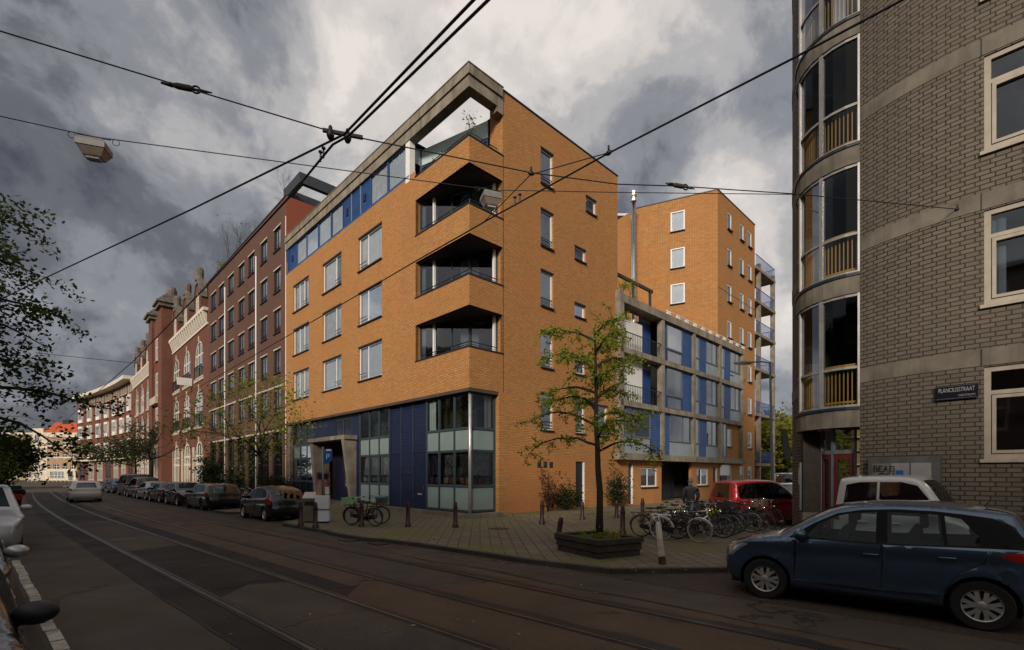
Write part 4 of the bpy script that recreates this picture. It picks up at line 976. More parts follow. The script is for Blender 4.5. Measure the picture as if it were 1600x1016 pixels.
# bay 2
for lv in (0, 1, 2):
    z0, z1 = zl[lv] + .04, zl[lv + 1] - .3
    if lv: cladding(16.47, 17.0, z0, z1); win2(17.05, 19.25, z0 + .9, z1, (), 'frame_grey', ('curtain', (.6, .95, .02, .98)) if lv == 1 else None, 'pane_sky' if lv == 2 else 'pane'); win2(17.05, 19.25, z0, z0 + .88, (), 'frame_dark', ('blind', (.1, .9, .05, .9)), 'pane'); cladding(19.3, 20.65, z0, z1)
    else: cladding(16.47, 17.4, z0, z1); win2(17.45, 20.6, z0 + .95, z1, (.6,), 'frame_grey', ('curtain', (.7, .95, .02, .98))); panel(17.45, 20.65, z0, z0 + .92)
for b0 in (20.85, 25.4):
    for lv in (0, 1, 2):
        z0, z1 = zl[lv] + .04, zl[lv + 1] - .3
        if b0 > 25 and lv == 0:
            win2(25.6, 26.9, z0, z1, (.5,)); MB().box(26.95, 29.8, .9, .95, z0, z1).build('recess_wall', 'orange_wall', FB); MB().box(26.9, 27.0, Y0 + .3, .9, z0, z1).build('recess_post', 'white', FB); continue
        win2(b0 + .2, b0 + 1.1, z0 + .95, z1, (), 'frame_grey', ('curtain', (.1, .9, .02, .98))); panel(b0 + .2, b0 + 1.1, z0, z0 + .93)
        cladding(b0 + 1.12, b0 + 2.2, z0, z1); win2(b0 + 2.25, b0 + 4.38, z0 + .9, z1, (.5,), 'frame_grey', ('curtain', (.55, .95, .02, .98))); panel(b0 + 2.25, b0 + 4.38, z0, z0 + .88)
m = MB()
m.tube([(16.8, -.25, 13.0), (30.0, -.25, 13.0)], .04, 6)
for i in range(11): m.box(16.9 + i * 1.3, 17.35 + i * 1.3, -.3, -.2, 12.76, 13.0)
m.build('eaves_rail', 'whitewall', FB)
m = MB()
for p in (13.2, 15.4, 17.6): m.box(p, p + .14, 1.4, 1.54, 12.5, 14.9); m.box(p, p + .14, 3.4, 3.54, 12.5, 14.9)
m.box(12.8, 18.0, 1.4, 1.54, 14.9, 15.1); m.box(12.8, 18.0, 3.4, 3.54, 14.9, 15.1); m.build('roof_pergola', 'wood', FB)
m = MB(); m.box(17.5, 24, 1.2, 1.24, 13.5, 13.56)
for i in range(12): m.box(17.5 + i * .59, 17.53 + i * .59, 1.2, 1.23, 12.5, 13.5)
m.build('terrace_railing', 'black', FB)
# ---------------------------------------------------------------- the tall rear block
TB = thing('rear_apartment_tower', 'tall orange brick apartment block with small white windows behind the concrete frame house', 'building', GR(25.55, 0), GA)
L_ = 8.0; la = Vector((-.902, .432)); la = Vector((la.x * D2.x + la.y * D2.y, la.x * D1.x + la.y * D1.y)).normalized()   # left face direction in the grid frame
TT = 24.75
tops = [23.75, 20.75, 17.75, 14.75, 11.7, 8.8, 5.75, 2.69]
hol = []
for z in tops:
    for a in (1.85, 4.5, 6.35): hol.append((a, a + .9, z - 1.45, z))
m = MB(); rect_wall(m, 0, L_, 0, TT, hol, .12, PR())
LW = 6.5
def PT(a, d, z): n = Vector((la.y, -la.x)); return (la.x * a + n.x * d, la.y * a + n.y * d, z)
# left face: its inner side is to the right of its direction
lh = [(2.5, 3.62, z, z + 1.68) for z in (22.1, 19.05, 16.1)]
rect_wall(m, 0, LW, 0, TT, lh, .12, PT)
m.poly([(la.x * LW, la.y * LW, 0), (la.x * LW + 3, la.y * LW + 14, 0), (la.x * LW + 3, la.y * LW + 14, TT), (la.x * LW, la.y * LW, TT)]); m.quad((L_, 0, 0), (L_, 12, 0), (L_, 12, TT), (L_, 0, TT))
m.build('wall', 'orange_wall', TB)
m = MB(); m.poly([(0, 0, TT - .1), (L_, 0, TT - .1), (L_, 12, TT - .1), (la.x * LW + 3, la.y * LW + 14, TT - .1), (la.x * LW, la.y * LW, TT - .1)]); m.build('roof', 'roofdark', TB)
m = MB(); m.box(-.03, L_ + .03, -.04, .2, TT, TT + .08); n_ = Vector((la.y, -la.x)); e1 = la * LW
m.prism([tuple(-n_ * .04), tuple(e1 - n_ * .04), tuple(e1 + n_ * .2), tuple(n_ * .2)], TT, TT + .08); m.build('roof_coping', 'frame_dark', TB)
for (a, b, z0, z1) in hol: window(TB, (a, .03, z0), 0, b - a, z1 - z0, (), (), 'white', 'pane', 'frame_dark', ('blind', (.05, .95, .02, .98)), .1)
for (a, b, z0, z1) in lh:
    p = PT(b, .03, z0); window(TB, p, math.atan2(-la.y, -la.x), b - a, z1 - z0, (), (), 'white', 'pane', 'frame_dark', ('blind', (.05, .95, .05, .98)), .10, guard=False)
MB().box(1.0, L_ - .3, 1.0, 1.05, .3, 24).build('room_back', 'interior', TB)
m = MB(); m.box(-.0, L_, -.012, .0, 17.0, 17.03); m.build('expansion_joint', 'frame_dark', TB)
m = MB()
for p in (9.3, 13.15): m.box(p - .16, p + .16, -.05, .3, 0, 21.6)
for p in (9.3, 13.15): m.box(p - .16, p + .16, 2.2, 2.5, 0, 21.6)
sl_ = [21.1, 18.05, 15.05, 11.8, 7.6, 3.0]
for z in sl_: m.box(8.05, 13.3, -.1, 2.5, z - .25, z)
m.build('balcony_frame', 'concrete', TB)
for z in sl_:
    r = MB(); r.box(8.2, 13.2, -.06, -.02, z + 1.05, z + 1.1); r.box(13.16, 13.2, -.02, 2.4, z + 1.05, z + 1.1); r.box(8.1, 8.14, -.02, 2.4, z + 1.05, z + 1.1)
    for i in range(34): r.box(8.2 + i * .15, 8.22 + i * .15, -.05, -.03, z, z + 1.05)
    for i in range(15): r.box(13.17, 13.19, .05 + i * .16, .07 + i * .16, z, z + 1.05); r.box(8.11, 8.13, .05 + i * .16, .07 + i * .16, z, z + 1.05)
    r.build('balcony_railing', 'blue', TB)
MB().box(8.05, 8.3, 2.5, 6, 0, 21).build('stair_wall', 'whitewall', TB)
wb = thing('white_gallery_house', 'white wall with stacked small balconies in the gap beside the tall orange block', 'building', GR(14.5, 9.0), GA)
wb.location = (8.66, 44.0, 0); wb.rotation_euler = (0, 0, 0)
m = MB(); m.box(-3, 1.5, 0, .3, 0, 24.7); m.box(1.5, 3.2, 1.6, 1.9, 0, 25.3); m.build('wall', 'whitewall', wb)
for z in (21.8, 18.5, 15.3, 12.1):
    MB().box(1.5, 2.75, .1, 1.6, z - .25, z).build('balcony_slab', 'concrete', wb)
    r = MB(); r.box(1.5, 2.75, .1, .14, z + 1.05, z + 1.12)
    for i in range(9): r.box(1.53 + i * .14, 1.56 + i * .14, .1, .13, z, z + 1.05)
    r.build('balcony_railing', 'black', wb)
    window(wb, (1.65, 1.5, z + .05), 0, 1.3, 2.3, (.5,), (), 'frame_dark', 'pane_dark', None, ('curtain', (.1, .5, .05, .95)), .08)
MB().box(.6, 3.2, -.05, 1.95, 25.3, 25.5).build('roof', 'alu', wb)
fl = thing('flue_pipe', 'tall shiny metal flue pipe standing against the edge of the tall orange block', 'flue pipe', (9.95, 39.9, 0))
m = MB(); m.tube([(0, 0, 0), (0, 0, 24.3)], .19, 12); m.build('pipe', 'chrome', fl, smooth=True)
m = MB(); m.lathe([(.26, 24.3), (.26, 24.45), (.14, 24.5), (.14, 24.7), (.3, 24.75), (.3, 25.05), (.1, 25.15)], 12); m.build('cap', 'alu', fl)
# ---------------------------------------------------------------- the grey brick building with the rounded corner
RB = thing('rounded_grey_building', 'grey block building with a rounded corner, a glazed stair bay and concrete floor bands', 'building', (0, 0, 0), 0)
P0 = Vector((9.5, 9.9)); TA = math.atan2(.697, .717)
RR = 4.55; th0 = R(44.2)
ctr = Vector((P0.x + RR * math.cos(th0), P0.y + RR * math.sin(th0)))
straight = Vector((math.sin(th0), -math.cos(th0)))       # onwards to the right, towards the camera
def wallpt(s, d=0.0):
    """s metres along the wall from the start of the curve (positive round the corner); d outwards"""
    if s <= 0:
        p = P0 + straight * (-s); n = Vector((-math.cos(th0), -math.sin(th0))); return p + n * d
    th = th0 - s / RR; th = max(th, R(-60)); n = Vector((-math.cos(th), -math.sin(th)))
    if s > RR * (th0 + R(60)):
        base = ctr + n * RR; tdir = Vector((-math.sin(th), math.cos(th))); return base + tdir * (s - RR * (th0 + R(60))) + n * d
    return ctr + n * (RR + d)
def s_of_u(u):
    lo, hi = -6, 7
    best = min(((abs(800 + F * wallpt(s / 100).x / max(.1, wallpt(s / 100).y) - u), s / 100) for s in range(-500, 650)), key=lambda q: q[0]); return best[1]
SB, SE_ = s_of_u(1343), s_of_u(1254)
zb = [4.23, 7.39, 10.51, 13.6, 16.7]           # undersides of the concrete bands
def curve_wall(mb, s0, s1, z0, z1, step=.25, d=0.0):
    n = max(1, int(math.ceil((s1 - s0) / step)))
    for i in range(n):
        a, b = s0 + (s1 - s0) * i / n, s0 + (s1 - s0) * (i + 1) / n
        A, Bp = wallpt(a, d), wallpt(b, d)
        mb.add([(A.x, A.y, z0), (Bp.x, Bp.y, z0), (Bp.x, Bp.y, z1), (A.x, A.y, z1)], [(0, 1, 2, 3)], [[(-a, z0), (-b, z0), (-b, z1), (-a, z1)]])
def curve_block(mb, s0, s1, z0, z1, d0, d1, step=.25):
    n = max(1, int(math.ceil((s1 - s0) / step)))
    for i in range(n):
        a, b = s0 + (s1 - s0) * i / n, s0 + (s1 - s0) * (i + 1) / n
        mb.prism([tuple(wallpt(a, d0)), tuple(wallpt(b, d0)), tuple(wallpt(b, d1)), tuple(wallpt(a, d1))], z0, z1)
WS0, WS1 = -1.9, -.06         # window opening along the straight wall
m = MB()
wz = [(2.34, 4.2), (5.45, 7.36), (8.55, 10.48), (11.65, 13.57), (14.7, 16.67)]
ztop = 19.0
edges = [0] + [z for p in wz for z in p] + [ztop]
curve_wall(m, 0, SB, .0, ztop); curve_wall(m, SE_, 9.5, .0, ztop); curve_wall(m, WS1, 0, 0, ztop); curve_wall(m, -7, WS0, 0, ztop)
for i in range(0, len(edges) - 1, 2): curve_wall(m, WS0, WS1, edges[i], edges[i + 1])
for (a, b) in wz:
    A, Bp = wallpt(WS0), wallpt(WS1); A2, B2 = wallpt(WS0, -.15), wallpt(WS1, -.15)
    m.quad((A.x, A.y, a), (A2.x, A2.y, a), (A2.x, A2.y, b), (A.x, A.y, b)); m.quad((Bp.x, Bp.y, a), (B2.x, B2.y, a), (B2.x, B2.y, b), (Bp.x, Bp.y, b))
for sx in (SB, SE_):
    A, Bp = wallpt(sx), wallpt(sx, -.4); m.quad((A.x, A.y, 0), (Bp.x, Bp.y, 0), (Bp.x, Bp.y, ztop), (A.x, A.y, ztop))
m.build('wall', 'grey', RB, recalc=False)
for z in zb:
    m = MB(); curve_block(m, -7, SB, z, z + .34, -.1, .012); m.build('floor_band', 'concrete_band', RB)
    m = MB(); curve_block(m, SE_, 9, z, z + .34, -.1, .012); m.build('floor_band', 'concrete_band', RB)
m = MB()
for z in zb:
    for s in (-.02,): 
        p0, p1 = wallpt(s - .012, .016), wallpt(s + .012, .016); p2, p3 = wallpt(s + .012, 0), wallpt(s - .012, 0); m.prism([tuple(p0), tuple(p1), tuple(p2), tuple(p3)], z, z + .34)
m.build('band_joint', 'frame_dark', RB)
rzw = math.atan2(straight.y, straight.x)
for i, (a, b) in enumerate(wz):
    p = wallpt(WS1, -.03)
    wd = window(RB, (p.x, p.y, a), rzw, WS1 - WS0, b - a, (), (.72,), 'cream_frame_shaded', 'pane_dark', None, ('curtain', (.06, .17, .02, .98)) if i in (1, 3) else None, .10, .1)
    # opening casement inside the frame
    q = MB(); wv, hv = WS1 - WS0, b - a
    q.box(.115, .175, -.02, .06, .115, .69 * hv); q.box(wv - .175, wv - .115, -.02, .06, .115, .69 * hv); q.box(.175, wv - .175, -.02, .06, .115, .175); q.box(.175, wv - .175, -.02, .06, .655 * hv, .69 * hv)
    q.build('casement', 'cream_frame_shaded', wd)
    q = MB(); q.box(-.06, wv + .06, -.09, .02, -.07, .0); q.build('window_ledge', 'cream_frame_shaded', wd)
m = MB(); A, Bp = wallpt(-6.8, -.9), wallpt(4.8, -.9)
for s0_, s1_ in ((-6.8, 0), (0, 1.2), (1.2, SB - .05)):
    a, b = wallpt(s0_, -.9), wallpt(s1_, -.9); m.quad((a.x, a.y, .2), (b.x, b.y, .2), (b.x, b.y, 18.9), (a.x, a.y, 18.9))
for z in zb: m.poly([tuple(wallpt(s_, -.02)) + (z + .2,) for s_ in (-6.8, -3, 0, 1, SB)] + [(ctr.x, ctr.y, z + .2), (P0.x + 6, P0.y + 2, z + .2)])
m.build('room_back', 'interior', RB)
m = MB(); m.poly([tuple(wallpt(s_, -.02)) + (ztop - .1,) for s_ in (-6.9, -3, 0, 1, 2, 3, 4, 5, 6, 8, 9.4)] + [(P0.x + 9, P0.y + 6, ztop - .1)]); m.build('roof', 'roofdark', RB)
# glazed stair bay: a shallow drum between SB and SE_
A, E_ = wallpt(SB), wallpt(SE_); ch = E_ - A; cl = ch.length; cn = Vector((-abs(ch.y), 0)); cn = Vector((-ch.y, ch.x)).normalized()
if cn.dot(Vector((-1, -1))) < 0: cn = -cn
sag = .55; dr = (cl * cl / 4 + sag * sag) / (2 * sag); dc = (A + E_) / 2 - cn * (dr - sag)
aA = math.atan2((A - dc).y, (A - dc).x); aE = math.atan2((E_ - dc).y, (E_ - dc).x)
da = aE - aA
while da > math.pi: da -= 2 * math.pi
while da < -math.pi: da += 2 * math.pi
def drum(f, d=0.0): a = aA + da * f; return dc + Vector((math.cos(a), math.sin(a))) * (dr + d)
fs = [0.0, .30, .62, .92, 1.0]
fs = [0.0, .33, .66, 1.0]
def dblock(mb, f0, f1, z0, z1, d0, d1, n=4):
    for i in range(n):
        a, b = f0 + (f1 - f0) * i / n, f0 + (f1 - f0) * (i + 1) / n
        mb.prism([tuple(drum(a, d0)), tuple(drum(b, d0)), tuple(drum(b, d1)), tuple(drum(a, d1))], z0, z1)
lev = [(3.62, 6.78), (7.1, 9.86), (10.2, 12.95), (13.3, 16.05), (16.4, 18.9)]
lev = [(3.62, 6.42), (6.86, 9.56), (9.98, 12.66), (13.1, 15.75), (16.2, 18.9)]
bands = [3.18, 6.42, 9.56, 12.66, 15.75]
for z in bands:
    bm_ = MB(); dblock(bm_, 0, 1, z, z + .42, -.3, .07, 10); bb_ = bm_.build('bay_floor_band', 'concrete_band', RB)
    bm_ = MB(); dblock(bm_, 0, 1, z + .42, z + .49, -.2, .1, 10); bm_.build('bay_ledge', 'frame_dark', bb_)
for (z0, z1) in [(b + .49, (bands + [18.9])[i + 1]) for i, b in enumerate(bands)]:
    fm = MB()
    for f in fs:
        e = .017
        dblock(fm, max(0, f - e), min(1, f + e), z0, z1, -.06, .05, 1)
    dblock(fm, 0, 1, z0, z0 + .06, -.05, .04, 9); dblock(fm, 0, 1, z1 - .07, z1, -.05, .04, 9); dblock(fm, .01, .99, z0 + .93, z0 + .99, -.05, .03, 9)
    fr_ = fm.build('bay_window_frame', 'bayframe', RB)
    gm = MB()
    for i in range(9):
        a, b = drum(i / 9), drum((i + 1) / 9); gm.quad((a.x, a.y, z0), (b.x, b.y, z0), (b.x, b.y, z1), (a.x, a.y, z1))
    gm.build('pane', 'pane_stair', fr_)
    rm = MB()
    for i in range(26):
        f = .02 + i * .0385; dblock(rm, f, f + .010, z0 + .05, z0 + .95, -.14, -.11, 1)
    dblock(rm, .01, .99, z0 + 1.0, z0 + 1.07, -.15, -.09, 9); dblock(rm, .01, .99, z0 + .12, z0 + .17, -.14, -.11, 9)
    rm.build('bay_railing', 'yellowrail', fr_)
sm = MB(); bk_ = [A - cn * .12, A - cn * 1.7, E_ - cn * 1.7, E_ - cn * .12]
for a, b in zip(bk_, bk_[1:]): sm.quad((a.x, a.y, 3.3), (b.x, b.y, 3.3), (b.x, b.y, 19), (a.x, a.y, 19))
for z in bands: sm.poly([tuple(drum(i / 8, -.08)) + (z + .2,) for i in range(9)] + [tuple(bk_[2]) + (z + .2,), tuple(bk_[1]) + (z + .2,)])
sm.build('stair_hall', 'interior', RB)
# entrance below the drum
em = MB()
for f in (0.02, .35, .62): dblock(em, f, f + .035, .12, 3.18, -.55, -.45, 1)
dblock(em, .02, .66, 2.55, 2.65, -.55, -.45, 4); em.build('door_frame', 'frame_grey', RB)
for (f0, f1) in ((.06, .345), (.39, .615)):
    dm = MB()
    dblock(dm, f0, f0 + .05, .12, 2.55, -.54, -.47, 1); dblock(dm, f1 - .05, f1, .12, 2.55, -.54, -.47, 1); dblock(dm, f0 + .05, f1 - .05, 2.42, 2.55, -.54, -.47, 2); dblock(dm, f0 + .05, f1 - .05, .12, .4, -.54, -.47, 2)
    do = dm.build('door', 'redpaint', RB); gm = MB(); a, b = drum(f0 + .03, -.5), drum(f1 - .03, -.5); gm.quad((a.x, a.y, .3), (b.x, b.y, .3), (b.x, b.y, 2.5), (a.x, a.y, 2.5)); gm.build('pane', 'pane_dark', do)
gm = MB(); a, b = drum(.03, -.5), drum(.64, -.5); gm.quad((a.x, a.y, 2.6), (b.x, b.y, 2.6), (b.x, b.y, 3.18), (a.x, a.y, 3.18)); gm.build('transom_pane', 'pane_dark', RB)
pm = MB(); dblock(pm, .66, 1.0, 1.0, 3.18, -.5, -.05, 4); pm.build('entrance_pier', 'grey', RB)
pm = MB(); dblock(pm, .655, 1.0, .1, 1.0, -.52, -.03, 4); pm.build('entrance_plinth', 'concrete_band', RB)
im = MB(); dblock(im, .72, .93, 1.05, 2.35, -.06, .0, 3); ic = im.build('intercom_panel', 'frame_grey', RB)
im = MB()
for i in range(3): dblock(im, .745 + .06 * i, .785 + .06 * i, 1.75 + .1 * (i % 2), 2.2, -.01, .012, 1)
im.build('door_bell', 'alu', ic)
# letter box cabinet with a scribble, street name plate
s0_, s1_ = s_of_u(1465), s_of_u(1365)
cm = MB(); curve_block(cm, s0_ - .08, s1_ + .02, 1.05, 2.42, .0, .16, .5); cab = cm.build('letter_box_cabinet', 'steel', RB)
w3 = (s1_ - s0_ - .2) / 3
for k in range(3):
    dm = MB(); curve_block(dm, s0_ + .06 + k * (w3 + .03), s0_ + .06 + k * (w3 + .03) + w3, 1.15, 2.28, .16, .178, .5); dd = dm.build('cabinet_door', 'alu' if k != 2 else 'lampgrey', cab)
    if k < 2:
        dm = MB(); curve_block(dm, s0_ + .14 + k * (w3 + .03), s0_ - .02 + k * (w3 + .03) + w3, 1.75, 1.82, .178, .186, .5); dm.build('letter_slot', 'frame_dark', dd)
    if k == 1:
        dm = MB(); curve_block(dm, s0_ + .16 + k * (w3 + .03), s0_ - .04 + k * (w3 + .03) + w3, 2.02, 2.12, .178, .184, .5); dm.build('door_sticker', 'signblue', dd)
sc_ = MB(); so_ = s0_ + .06 + 2 * (w3 + .03) + w3 - .04
def scr(pts_):
    sc_.tube([tuple(wallpt(so_ - x * .42, .184)) + (1.97 + z * .26,) for x, z in pts_], .011, 4)
scr([(0, 1), (0, .45), (.17, .5), (.16, .7), (.02, .72), (.15, .78), (.12, .98), (0, 1)]); scr([(.42, .95), (.24, .98), (.24, .48), (.42, .5)]); scr([(.24, .72), (.38, .74)]); scr([(.48, .46), (.56, 1), (.68, .5)]); scr([(.5, .66), (.64, .68)]); scr([(.96, .9), (.8, .96), (.76, .55), (.95, .5), (.96, .72), (.86, .72)]); scr([(.2, .2), (.4, .34), (.55, .2), (.7, .32)]); scr([(.9, .4), (.94, .1)])
sc_.build('graffiti', 'black', cab)
def on_wall(u, v):
    s = s_of_u(u); p = wallpt(s); return s, H + (HV - v) / F * p.y
sL, z1_ = on_wall(1463, 606); sR, z2_ = on_wall(1529, 601); zc = (H + (HV - 613) / F * wallpt((sL + sR) / 2).y)
pl_ = wallpt(sL, .02); pr_ = wallpt(sR, .02); dv = (pr_ - pl_); sw = dv.length; ang_ = math.atan2(dv.y, dv.x)
NP = thing('street_name_plate', 'dark blue enamel street name plate reading PLANCIUSSTRAAT on the grey brick wall', 'street sign', ((pl_.x + pr_.x) / 2, (pl_.y + pr_.y) / 2, zc), ang_)
MB().box(-sw / 2, sw / 2, -.05, -.02, -.15, .15).build('plate', 'signnavy', NP)
m = MB(); m.box(-sw / 2 + .015, sw / 2 - .015, -.0515, -.05, .125, .132); m.box(-sw / 2 + .015, sw / 2 - .015, -.0515, -.05, -.132, -.125); m.build('plate_border', 'frame_grey', NP)
l1 = lettering(NP, 'PLANCIUSSTRAAT', .125, (0, -.053, .005), 'signdim', (R(90), 0, 0)); 
wtx = max(v.co.x for v in l1.data.vertices) - min(v.co.x for v in l1.data.vertices); l1.scale = (min(1.2, (sw - .1) / wtx), 1, 1)
lettering(NP, 'CENTRUM', .055, (sw * .24, -.053, -.095), 'signdim', (R(90), 0, 0))
# far background at the end of the side street
fb = thing('distant_brick_flats', 'distant brick flats with pale balconies at the end of the side street', 'building', (62, 112, 0), 0)
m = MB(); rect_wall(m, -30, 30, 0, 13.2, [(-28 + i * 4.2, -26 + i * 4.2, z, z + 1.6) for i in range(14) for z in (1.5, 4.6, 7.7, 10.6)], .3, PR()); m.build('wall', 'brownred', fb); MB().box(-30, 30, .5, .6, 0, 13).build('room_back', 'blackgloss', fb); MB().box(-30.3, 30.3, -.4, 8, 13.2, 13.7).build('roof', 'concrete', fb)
for z in (4.0, 7.2, 10.2): MB().box(-30, 30, -1.2, 0, z, z + .25).build('gallery_slab', 'concrete', fb)
MB().box(2, 8, 1, 5, 13.7, 15.6).build('roof_hut', 'concrete', fb)
# ---------------------------------------------------------------- vehicles
def cr(pts, k=4):
    """Catmull-Rom through the points; keeps the originals"""
    out = []
    for i in range(len(pts) - 1):
        p0, p1, p2, p3 = pts[max(i - 1, 0)], pts[i], pts[i + 1], pts[min(i + 2, len(pts) - 1)]
        for j in range(k):
            t_ = j / k
            out.append(tuple(.5 * ((2 * p1[c]) + (-p0[c] + p2[c]) * t_ + (2 * p0[c] - 5 * p1[c] + 4 * p2[c] - p3[c]) * t_ ** 2 + (-p0[c] + 3 * p1[c] - 3 * p2[c] + p3[c]) * t_ ** 3) for c in (0, 1)))
    out.append(tuple(pts[-1])); return out
def inside(p, poly):
    x, y = p; r = False; j = len(poly) - 1
    for i in range(len(poly)):
        xi, yi = poly[i]; xj, yj = poly[j]
        if (yi > y) != (yj > y) and x < (xj - xi) * (y - yi) / (yj - yi) + xi: r = not r
        j = i
    return r
def shrink(poly, d):
    n = len(poly); ar = sum(poly[i][0] * poly[(i + 1) % n][1] - poly[(i + 1) % n][0] * poly[i][1] for i in range(n)); sg = 1 if ar > 0 else -1
    out = []
    for i in range(n):
        p = Vector(poly[i]); a = Vector(poly[i - 1]); b = Vector(poly[(i + 1) % n]); t1 = (p - a).normalized(); t2 = (b - p).normalized()
        nn = Vector((-(t1.y + t2.y), t1.x + t2.x)) * sg
        if nn.length < 1e-6: nn = Vector((-t1.y, t1.x)) * sg
        nn.normalize(); c = max(.45, abs(nn.dot(Vector((-t1.y, t1.x)) * sg))); out.append((p.x + nn.x * d / c, p.y + nn.y * d / c))
    return out
def paint(name, col, metal=.35, rough=.3):
    m, t, b = nt(name); b.inputs['Base Color'].default_value = (*col, 1); b.inputs['Metallic'].default_value = metal
    b.inputs['Coat Weight'].default_value = 1; b.inputs['Coat Roughness'].default_value = .05
    tc = N(t, 'ShaderNodeTexCoord').outputs['Object']
    sp_ = N(t, 'ShaderNodeSeparateXYZ'); t.links.new(tc, sp_.inputs[0])
    dust = mth(t, 'MULTIPLY', ramp(t, mth(t, 'ADD', sp_.outputs[2], mth(t, 'MULTIPLY', nz(t, tc, 5, 4), .3)), .3, .75, (1, 1, 1), (0, 0, 0)), .15)
    t.links.new(mixc(t, dust, mixc(t, nz(t, tc, 3, 3), tuple(c * .92 for c in col), col), (.05, .043, .035)), b.inputs['Base Color'])
    t.links.new(mth(t, 'ADD', mth(t, 'MULTIPLY', dust, .6), rough), b.inputs['Roughness'])
    return m
class Car:
    """spec: L, W (half width), top (outline front bottom -> rear bottom, x from the nose), ws/rw = outline indices of the
    windscreen and rear window, belt(x), wheels (x positions), r, green = glasshouse outline, panes, gaps, lamps"""
    def __init__(s, spec): s.__dict__.update(spec)
    def hw(s, x, z):
        W = s.W; nf, nr = s.nose, s.tail
        y = W
        if x < nf: y -= s.nk * ((nf - x) / nf) ** 2.3
        if x > s.L - nr: y -= s.tk * ((x - s.L + nr) / nr) ** 2.2
        zb = s.belt + s.bslope * (x - s.L / 2)
        if z > zb: y -= (z - zb) * s.tumble + .012
        if z < .62: y -= ((.62 - z) / .42) ** 2 * .055
        y -= .022 * math.exp(-((z - (zb - .20)) / .05) ** 2) * (1 if .25 < x / s.L < .93 else .2)
        y += .018 * math.exp(-((z - (zb - .06)) / .05) ** 2)
        if .25 < x / s.L < .85: y -= .012 * math.exp(-((z - .47) / .06) ** 2)
        for xw in s.wheels:
            d = math.hypot(x - xw, z - s.r) - s.r * 1.18
            if 0 <= d < .1: y += .016 * (1 - d / .1)
        return y
    def outdist(s, x, z):
        best = 9
        for i in range(len(s.out) - 1):
            (ax, az), (bx, bz) = s.out[i], s.out[i + 1]; dx, dz = bx - ax, bz - az; l2 = dx * dx + dz * dz
            t_ = 0 if l2 == 0 else max(0, min(1, ((x - ax) * dx + (z - az) * dz) / l2)); d = math.hypot(x - ax - dx * t_, z - az - dz * t_)
            best = min(best, d)
        return best
    def y(s, x, z):
        y = s.hw(x, z); d = s.outdist(x, z); r = s.round
        if d < r: q = 1 - d / r; y -= r * (1 - math.sqrt(max(0, 1 - q * q))) * .9
        return y
    def build(s, root, paint_m, res=.085, k=4, detail=True, glassm='carglass', rim='alu', colours=None):
        top = s.top; out = s.out = cr(top, k); L = s.L
        X = lambda x: L / 2 - x
        zb_ = .2
        # --- side region
        loop = list(out)
        arches = []
        for xw in s.wheels:
            ra = s.r * 1.17; arches.append((xw, s.r, ra))
        bottom = []
        xr, xf = out[-1][0], out[0][0]; zz = out[-1][1]
        for (xw, zc, ra) in sorted(arches, reverse=True):
            h = math.sqrt(max(0, ra * ra - (zc - zz) ** 2))
            a0 = math.atan2(zz - zc, h); n = 16
            for i in range(n + 1):
                a = a0 + (math.pi - 2 * a0) * i / n; bottom.append((xw + ra * math.cos(a), zc + ra * math.sin(a)))
        loop += bottom
        polys = {'body': loop}
        V2 = []; E2 = []
        def addloop(p, closed=True):
            b = len(V2); V2.extend(Vector(q) for q in p)
            E2.extend((b + i, b + (i + 1) % len(p)) for i in range(len(p) if closed else len(p) - 1))
        addloop(loop)
        classes = []
        for nm, p, cl in s.side: 
            p = cr(p + [p[0]], 3)[:-1] if cl == 'round' else p
            classes.append((nm, p)); addloop(p)
        for d in (.012, .03, .06, .10):
            for i in range(len(out)):
                a = Vector(out[max(i - 1, 0)]); b = Vector(out[min(i + 1, len(out) - 1)]); tt = (b - a).normalized(); q = Vector(out[i]) + Vector((tt.y, -tt.x)) * d
                if inside(q, loop): V2.append(q)
        nx = int(L / res)
        for i in range(nx):
            for j in range(int(1.9 / res)):
                q = ((i + .5 * (j % 2)) * res + .01, .2 + j * res)
                if inside(q, loop): V2.append(Vector(q))
        vo, eo, fo, _, _, _ = delaunay_2d_cdt(V2, E2, [], 0, 1e-5)
        groups = {}
        for f in fo:
            c = sum((vo[i] for i in f), Vector((0, 0))) / len(f)
            if not inside(c, loop): continue
            g_ = 'body'
            for nm, p in classes:
                if inside(c, p): g_ = nm
            groups.setdefault(g_, []).append(f)
        ys = [s.y(v.x, v.y) for v in vo]
        def emit(mb, fl, sign, dy=0.0):
            used = {}; vs = []; fs = []
            for f in fl:
                ff = []
                for i in f:
                    if i not in used: used[i] = len(vs); vs.append((X(vo[i].x), sign * (ys[i] + dy), vo[i].y))
                    ff.append(used[i])
                fs.append(ff)
            mb.add(vs, fs)
        body = MB(); parts = {}
        for g_, fl in groups.items():
            for sg in (1, -1):
                if g_ == 'body': emit(body, fl, sg)
                else: emit(parts.setdefault((g_, sg), MB()), fl, sg)
        # --- top sheet
        M_ = 13
        def bulge(i):
            x, z = out[i]
            if x < .5 * s.nose and z < .8: return s.nk * .28
            if x > L - .3: return s.tk * .5
            return .035
        rows = []
        for i, (x, z) in enumerate(out):
            a = Vector(out[max(i - 1, 0)]); b = Vector(out[min(i + 1, len(out) - 1)]); tt = (b - a).normalized(); nn = Vector((-tt.y, tt.x))
            ye = s.y(x, z); bl = sum(bulge(max(0, min(len(out) - 1, i + q))) for q in (-2, -1, 0, 1, 2)) / 5
            if i == 0 or i == len(out) - 1: bl *= .6
            row = []
            for j in range(M_):
                f = -1 + 2 * j / (M_ - 1); f = math.copysign(abs(f) ** .85, f); w_ = bl * (1 - abs(f) ** 2.4)
                row.append((X(x + nn.x * w_), ye * f, z + nn.y * w_))
            rows.append(row)
        tops = {}
